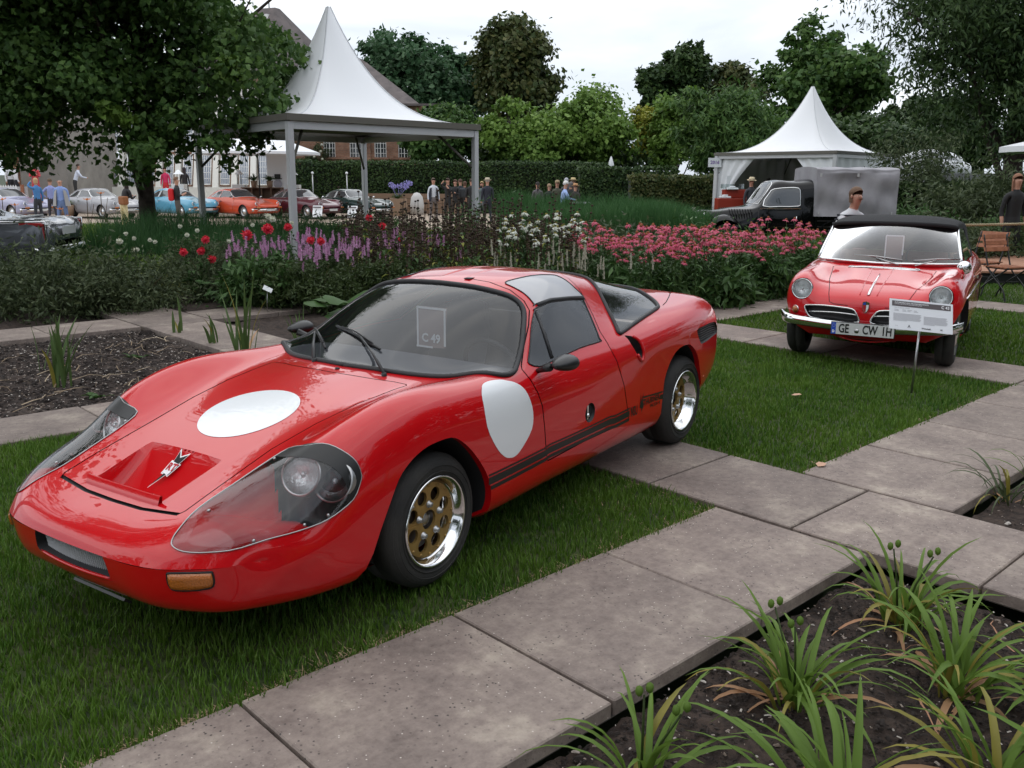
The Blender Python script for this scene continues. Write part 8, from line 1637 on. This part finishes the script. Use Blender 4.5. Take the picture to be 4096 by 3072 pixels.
# ---------- furniture and small things
def folding_chair(label,loc,rz,group='folding garden chairs with wooden slats'):
    t=thing('folding_chair',label,'chair',loc,R(rz),group); fr=M['satin']; wd=M['teak']
    for s in(-1,1):
        b=MB(); b.tube(ccurve([(s*.20,-.20,.88),(s*.20,-.13,.62),(s*.20,-.04,.40),(s*.20,.12,.26),(s*.20,.22,.15),(s*.20,.27,.0)],4,closed=False),.011,6); b.build('leg',fr,t)
        b=MB(); b.tube(ccurve([(s*.18,.24,.46),(s*.18,.10,.36),(s*.18,-.10,.22),(s*.18,-.2,.10),(s*.18,-.24,0)],4,closed=False),.011,6); b.build('leg',fr,t)
    for k in range(3): b=MB(); b.box((0,-.205+.027*k,.855-.085*k),(.44,.018,.060),rot=rotm(.28,0,0)); bevel(b.build('back_slat',wd,t),.004)
    for k in range(6): b=MB(); b.box((0,-.12+.065*k,.465),(.42,.045,.016)); b.build('seat_slat',wd if True else fr,t)
    b=MB(); b.box((0,.05,.445),(.36,.36,.012)); b.tube([(-.2,.1,.26),(.2,.1,.26)],.008,5); b.build('seat_rail',fr,t); return t
M['teak']=mat('oiled_teak',(.42,.165,.085),.5,var=(.30,.11,.055),vscale=14)
ck_=lambda px,Y: aim(px,850,Y)[0]
folding_chair('folding chair with orange wooden slats nearest the convertible',(6.68,12.4,-.02),200); folding_chair('second folding chair leaning behind the first one beside the convertible',(6.75,13.1,-.02),120); folding_chair('third folding chair cut off by the right edge',(7.55,12.5,-.02),160)
b=MB(); dk=thing('wooden_deck','low reddish wooden deck behind the folding chairs','deck',(8.9,15.9,0),R(-5)); 
for k in range(26): q=MB(); q.box((0,-1.6+.13*k,.17),(5.2,.122,.03)); o=q.build('plank',M['deckw'] if 'deckw' in M else M.setdefault('deckw',mat('deck_planks',(.40,.20,.12),.7,var=(.30,.14,.09),vscale=3,rnd=(.46,.25,.16))),dk)
b.box((0,.02,.06),(5.1,3.3,.16)); b.build('deck_frame',M['black'],dk)
rp=thing('rope_barrier','thick natural rope strung behind the folding chairs','rope',(0,16.2,0)); 
P=np.array([(5.9+.12*k,0,.86-.05*math.sin((k%30)/30*PI)) for k in range(60)]); b=MB()
for s in range(3): b.tube([p+np.array([0,.014*math.cos(i*1.9+s*2.09),.014*math.sin(i*1.9+s*2.09)]) for i,p in enumerate(np.repeat(P,3,0)[:-2]+np.tile([[0,0,0],[.04,0,0],[.08,0,0]],(60,1))[:178])],.014,5)
b.build('rope',mat('hemp_rope',(.36,.30,.19),.9,bump=.5,bscale=90),rp)
for x in(5.95,9.5): b=MB(); b.tube([(x,0,-.1),(x,0,.92)],.03,8); b.build('post',M['satin'],rp)
# red cabinets with model cars in the right marquee
cb=thing('red_cabinet','red cabinet with model cars and boxes inside the right marquee','cabinet',(7.85,33.4,-.29)); rm_=mat('cabinet_red',(.30,.03,.015),.4); b=MB(); b.box((0,0,.58),(1.05,.6,1.16)); bevel(b.build('lower_cabinet',rm_,cb),.02); b=MB(); b.box((.15,.1,1.32),(.85,.4,.30)); bevel(b.build('upper_chest',rm_,cb),.02); b=MB(); b.box((.05,.1,1.58),(.75,.4,.16)); b.build('glass_case',M['glass'],cb)
for x,z,c in((-.25,1.20,M['white']),(.0,1.50,M['white'])): b=MB(); b.box((x,-.15,z),(.42,.18,.07)); b.box((x,-.15,z+.06),(.20,.15,.06)); bevel(b.build('model_car',c,cb),.025,2)
b=MB(); b.box((-.1,.1,1.80),(.14,.02,.3)); b.build('price_card',M['white'],cb)
# white block seat, table with cups, bin, fence, counters
ws_=thing('white_block_seat','white stepped block seat left of the black pickup','seat',(3.21,20.5,-.05)); b=MB(); b.box((-.15,0,.45),(.28,.5,.90)); bevel(b.build('backrest',mat('cream_block',(.62,.60,.52),.7),ws_),.01); b=MB(); b.box((.15,-.0,.33),(.33,.5,.66)); bevel(b.build('seat_block',bpy.data.materials['cream_block'],ws_),.01)
tb=thing('wooden_table','small wooden table with white cups left of the black pickup','table',(ck_(2745,19.5),19.5,-.1)); b=MB(); b.lathe([(0,.74),(.52,.74),(.53,.77),(.52,.80),(0,.80)],24); b.build('tabletop',M['teak'],tb)
for k in range(4): a=PI/4+k*PI/2; b=MB(); b.tube([(.1*math.cos(a),.1*math.sin(a),.74),(.34*math.cos(a),.34*math.sin(a),0)],.018,6); b.build('leg',M['satin'],tb)
for k,x in enumerate((-.3,-.12,.3)): 
    c=thing('cup','white coffee cup on the small wooden table, '+('leftmost','middle one','rightmost')[k],'cup',(ck_(2745,19.5)+x,19.3,.70)); b=MB(); b.lathe([(0,0),(.07,.004),(.075,.012),(.03,.012),(.04,.06),(.036,.06),(.02,.015),(0,.015)],14); b.build('cup_body',M['white'],c)
bi=thing('dark_bin','dark blue grey litter bin in front of the leafy hedge','bin',(ck_(2625,25),25,gz(25))); b=MB(); b.box((0,0,.5),(.45,.45,1.0)); bevel(b.build('bin_body',mat('bin_blue',(.02,.028,.04),.5),bi),.03); b=MB(); b.box((0,0,1.05),(.5,.5,.1)); bevel(b.build('bin_lid',M['satin'],bi),.03)
pf=thing('paling_fence','low grey paling fence in front of the far dark hedge','fence',(ck_(2440,33),33,gz(33)))
for k in range(16): b=MB(); b.box((-.9+.12*k,0,.52+.02*((k*7)%3)),(.055,.02,1.04)); b.build('paling',mat('grey_paling',(.16,.13,.11),.9) if k==0 else bpy.data.materials['grey_paling'],pf)
b=MB(); b.box((0,.03,.75),(1.9,.03,.05)); b.build('rail',bpy.data.materials['grey_paling'],pf)
wf=thing('picket_fence','short white picket fence on the terrace at the far left','fence',(ck_(38,43),43,.25))
for k in range(8): b=MB(); b.prism([(-.42+.115*k,0),(-.33+.115*k,0),(-.33+.115*k,.74),(-.375+.115*k,.82),(-.42+.115*k,.74)],-.01,.01,plane='xz'); b.build('picket',M['wwood'],wf)
b=MB(); b.box((0,.02,.55),(.95,.02,.06)); b.build('rail',M['wwood'],wf)
bw=thing('white_barrier','plain white barrier wall behind the lavender coupe','wall',(ck_(10,44),43.6,-.37)); b=MB(); b.box((-.3,0,.68),(3.6,.15,1.35)); b.build('panel',mat('barrier_white',(.50,.50,.50),.7),bw); b=MB(); b.box((1.35,-.12,.72),(.12,.12,1.45)); b.build('post',M['teak'],bw)
tr_=thing('terrace','raised cream terrace edge in front of the orangery','terrace',(ck_(560,47.6),47.6,-.38)); b=MB(); b.box((0,0,.30),(19,1.6,.60)); b.build('terrace_wall',bpy.data.materials['cream_render'],tr_)
for k,(px,lab) in enumerate(((725,'lantern with a white shade on a white plinth left of the tree post'),(965,'lantern with a white shade on a plinth behind the orange coupe'),(1180,'lantern with a white shade beside the white banner'))):
    x=ck_(px,46); t=thing('terrace_lantern',lab,'lantern',(x,46,-.38)); b=MB(); b.box((0,0,.75),(.62,.5,1.5)); b.build('plinth',M['wwood'],t); b=MB(); b.lathe([(.26,0),(.16,.08),(.06,.2),(0,.22)],14,(0,0,1.98)); b.build('shade',M['white'],t); b=MB(); 
    for a in range(4): b.tube([(.12*math.cos(a*PI/2+.8),.12*math.sin(a*PI/2+.8),1.5),(.12*math.cos(a*PI/2+.8),.12*math.sin(a*PI/2+.8),2.0)],.012,4)
    b.build('lantern_frame',M['satin'],t)
st=thing('wooden_shelf','wooden crate shelf with flower pots on the terrace behind the maroon coupe','shelf',(ck_(1055,45.6),45.6,-.38))
for k in range(5): b=MB(); b.box((-.95+.47*k,0,.98),(.03,.4,.72)); b.build('upright',M['cratew'] if 'cratew' in M else M.setdefault('cratew',mat('crate_wood',(.22,.14,.09),.8)),st)
b=MB(); b.box((0,0,1.35),(2.0,.45,.04)); b.box((0,0,.64),(2.0,.45,.04)); b.box((0,.2,1.0),(2,.02,.7)); b.build('shelf_board',M['cratew'],st)
for k,(px,fl) in enumerate(((1022,None),(1085,'violet'))): pot('flower pot on the crate shelf, '+('left one','right one with a violet cloth')[k],ck_(px,45.4),45.4,.99,.32,.16,'leaf',None)
for k,(px,Y,lab) in enumerate(((1410,40.5,'white information board on the gravel in front of the green coupe'),(1270,40.5,'white information board on the gravel left of the middle post'))):
    t=thing('information_board',lab,'sign',(ck_(px,Y),Y,-.38)); b=MB(); b.box((0,0,.42),(.42,.02,.55),rot=rotm(-.5,0,0)); b.build('board',M['white'],t); b=MB(); b.box((0,-.016,.60),(.36,.01,.07),rot=rotm(-.5,0,0)); b.build('header_band',hm,t); b=MB(); b.tube([(0,.02,0),(0,.06,.4)],.012,5); b.build('stake',M['steel'],t)
wb=thing('wooden_wall','low wooden planter wall at the end of the gravel yard','wall',(ck_(1660,48.5),48.8,-.38))
for k in range(4): b=MB(); b.box((0,0,.15+.26*k),(5.2,.2,.24)); b.build('plank',M['cratew'],wb)
bs=thing('white_stone','rounded white stone sculpture against the hedge','sculpture',(ck_(1668,47.5),47.6,-.38)); b=MB(); b.lathe([(0,0),(.34,0),(.36,.5),(.3,.9),(.15,1.1),(0,1.14)],16); b.build('stone_body',mat('pale_stone',(.55,.54,.52),.8),bs)
for k,px in enumerate((1256,1392)): t=thing('garden_lamp','thin garden lamp post before the long hedge, '+('left one','right one')[k],'lamp',(ck_(px,48.5),48.5,-.38)); b=MB(); b.tube([(0,0,0),(0,0,2.0)],.03,6); b.build('post',M['steel'],t); b=MB(); b.sphere((0,0,2.08),.075,8); b.build('globe',M['pvc'],t)
for k,(px,w) in enumerate(((245,'left'),(468,'right'))):
    pass
mo=thing('small_vintage_car','tiny open vintage car with a pale bonnet among the group at the hedge','car',(ck_(2130,36),36,gz(36)),R(200)); b=MB(); b.box((0,0,.5),(1.6,.7,.5)); b.box((-.7,0,.8),(.5,.66,.3)); bevel(b.build('body',M['satin'],mo),.1,3)
for x in(-.6,.6):
    for s in(1,-1): hubwheel(mo,x,.40*s,s,.3,.22,.1)
b=MB(); b.tube([(.3,-.35,.8),(.5,-.3,1.0),(.3,.3,1.0)],.02,6); b.build('windscreen_frame',M['chrome'],mo)
tr2=thing('serving_trolley','dark serving trolley with a white top at the right end of the group','trolley',(ck_(2322,35),35,gz(35))); b=MB(); b.box((0,0,1.02),(.75,.5,.06)); b.build('white_top',M['white'],tr2); b=MB(); b.box((0,0,.72),(.7,.45,.5)); b.build('cabinet',M['satin'],tr2)
for s in(-.3,.3): b=MB(); b.tube([(s,-.2,.5),(s,-.2,0)],.02,6); b.build('leg',M['satin'],tr2)
for k,px in enumerate((2300,2345)): bush('clipped round box ball in a pale pot '+('left of','below')[k]+' the serving trolley',(ck_(px,33),33,gz(33)+.2),(.32,.32,.62),1500,.06,'dkleaf',170+k,'quad',name='box_ball',cat='shrub')
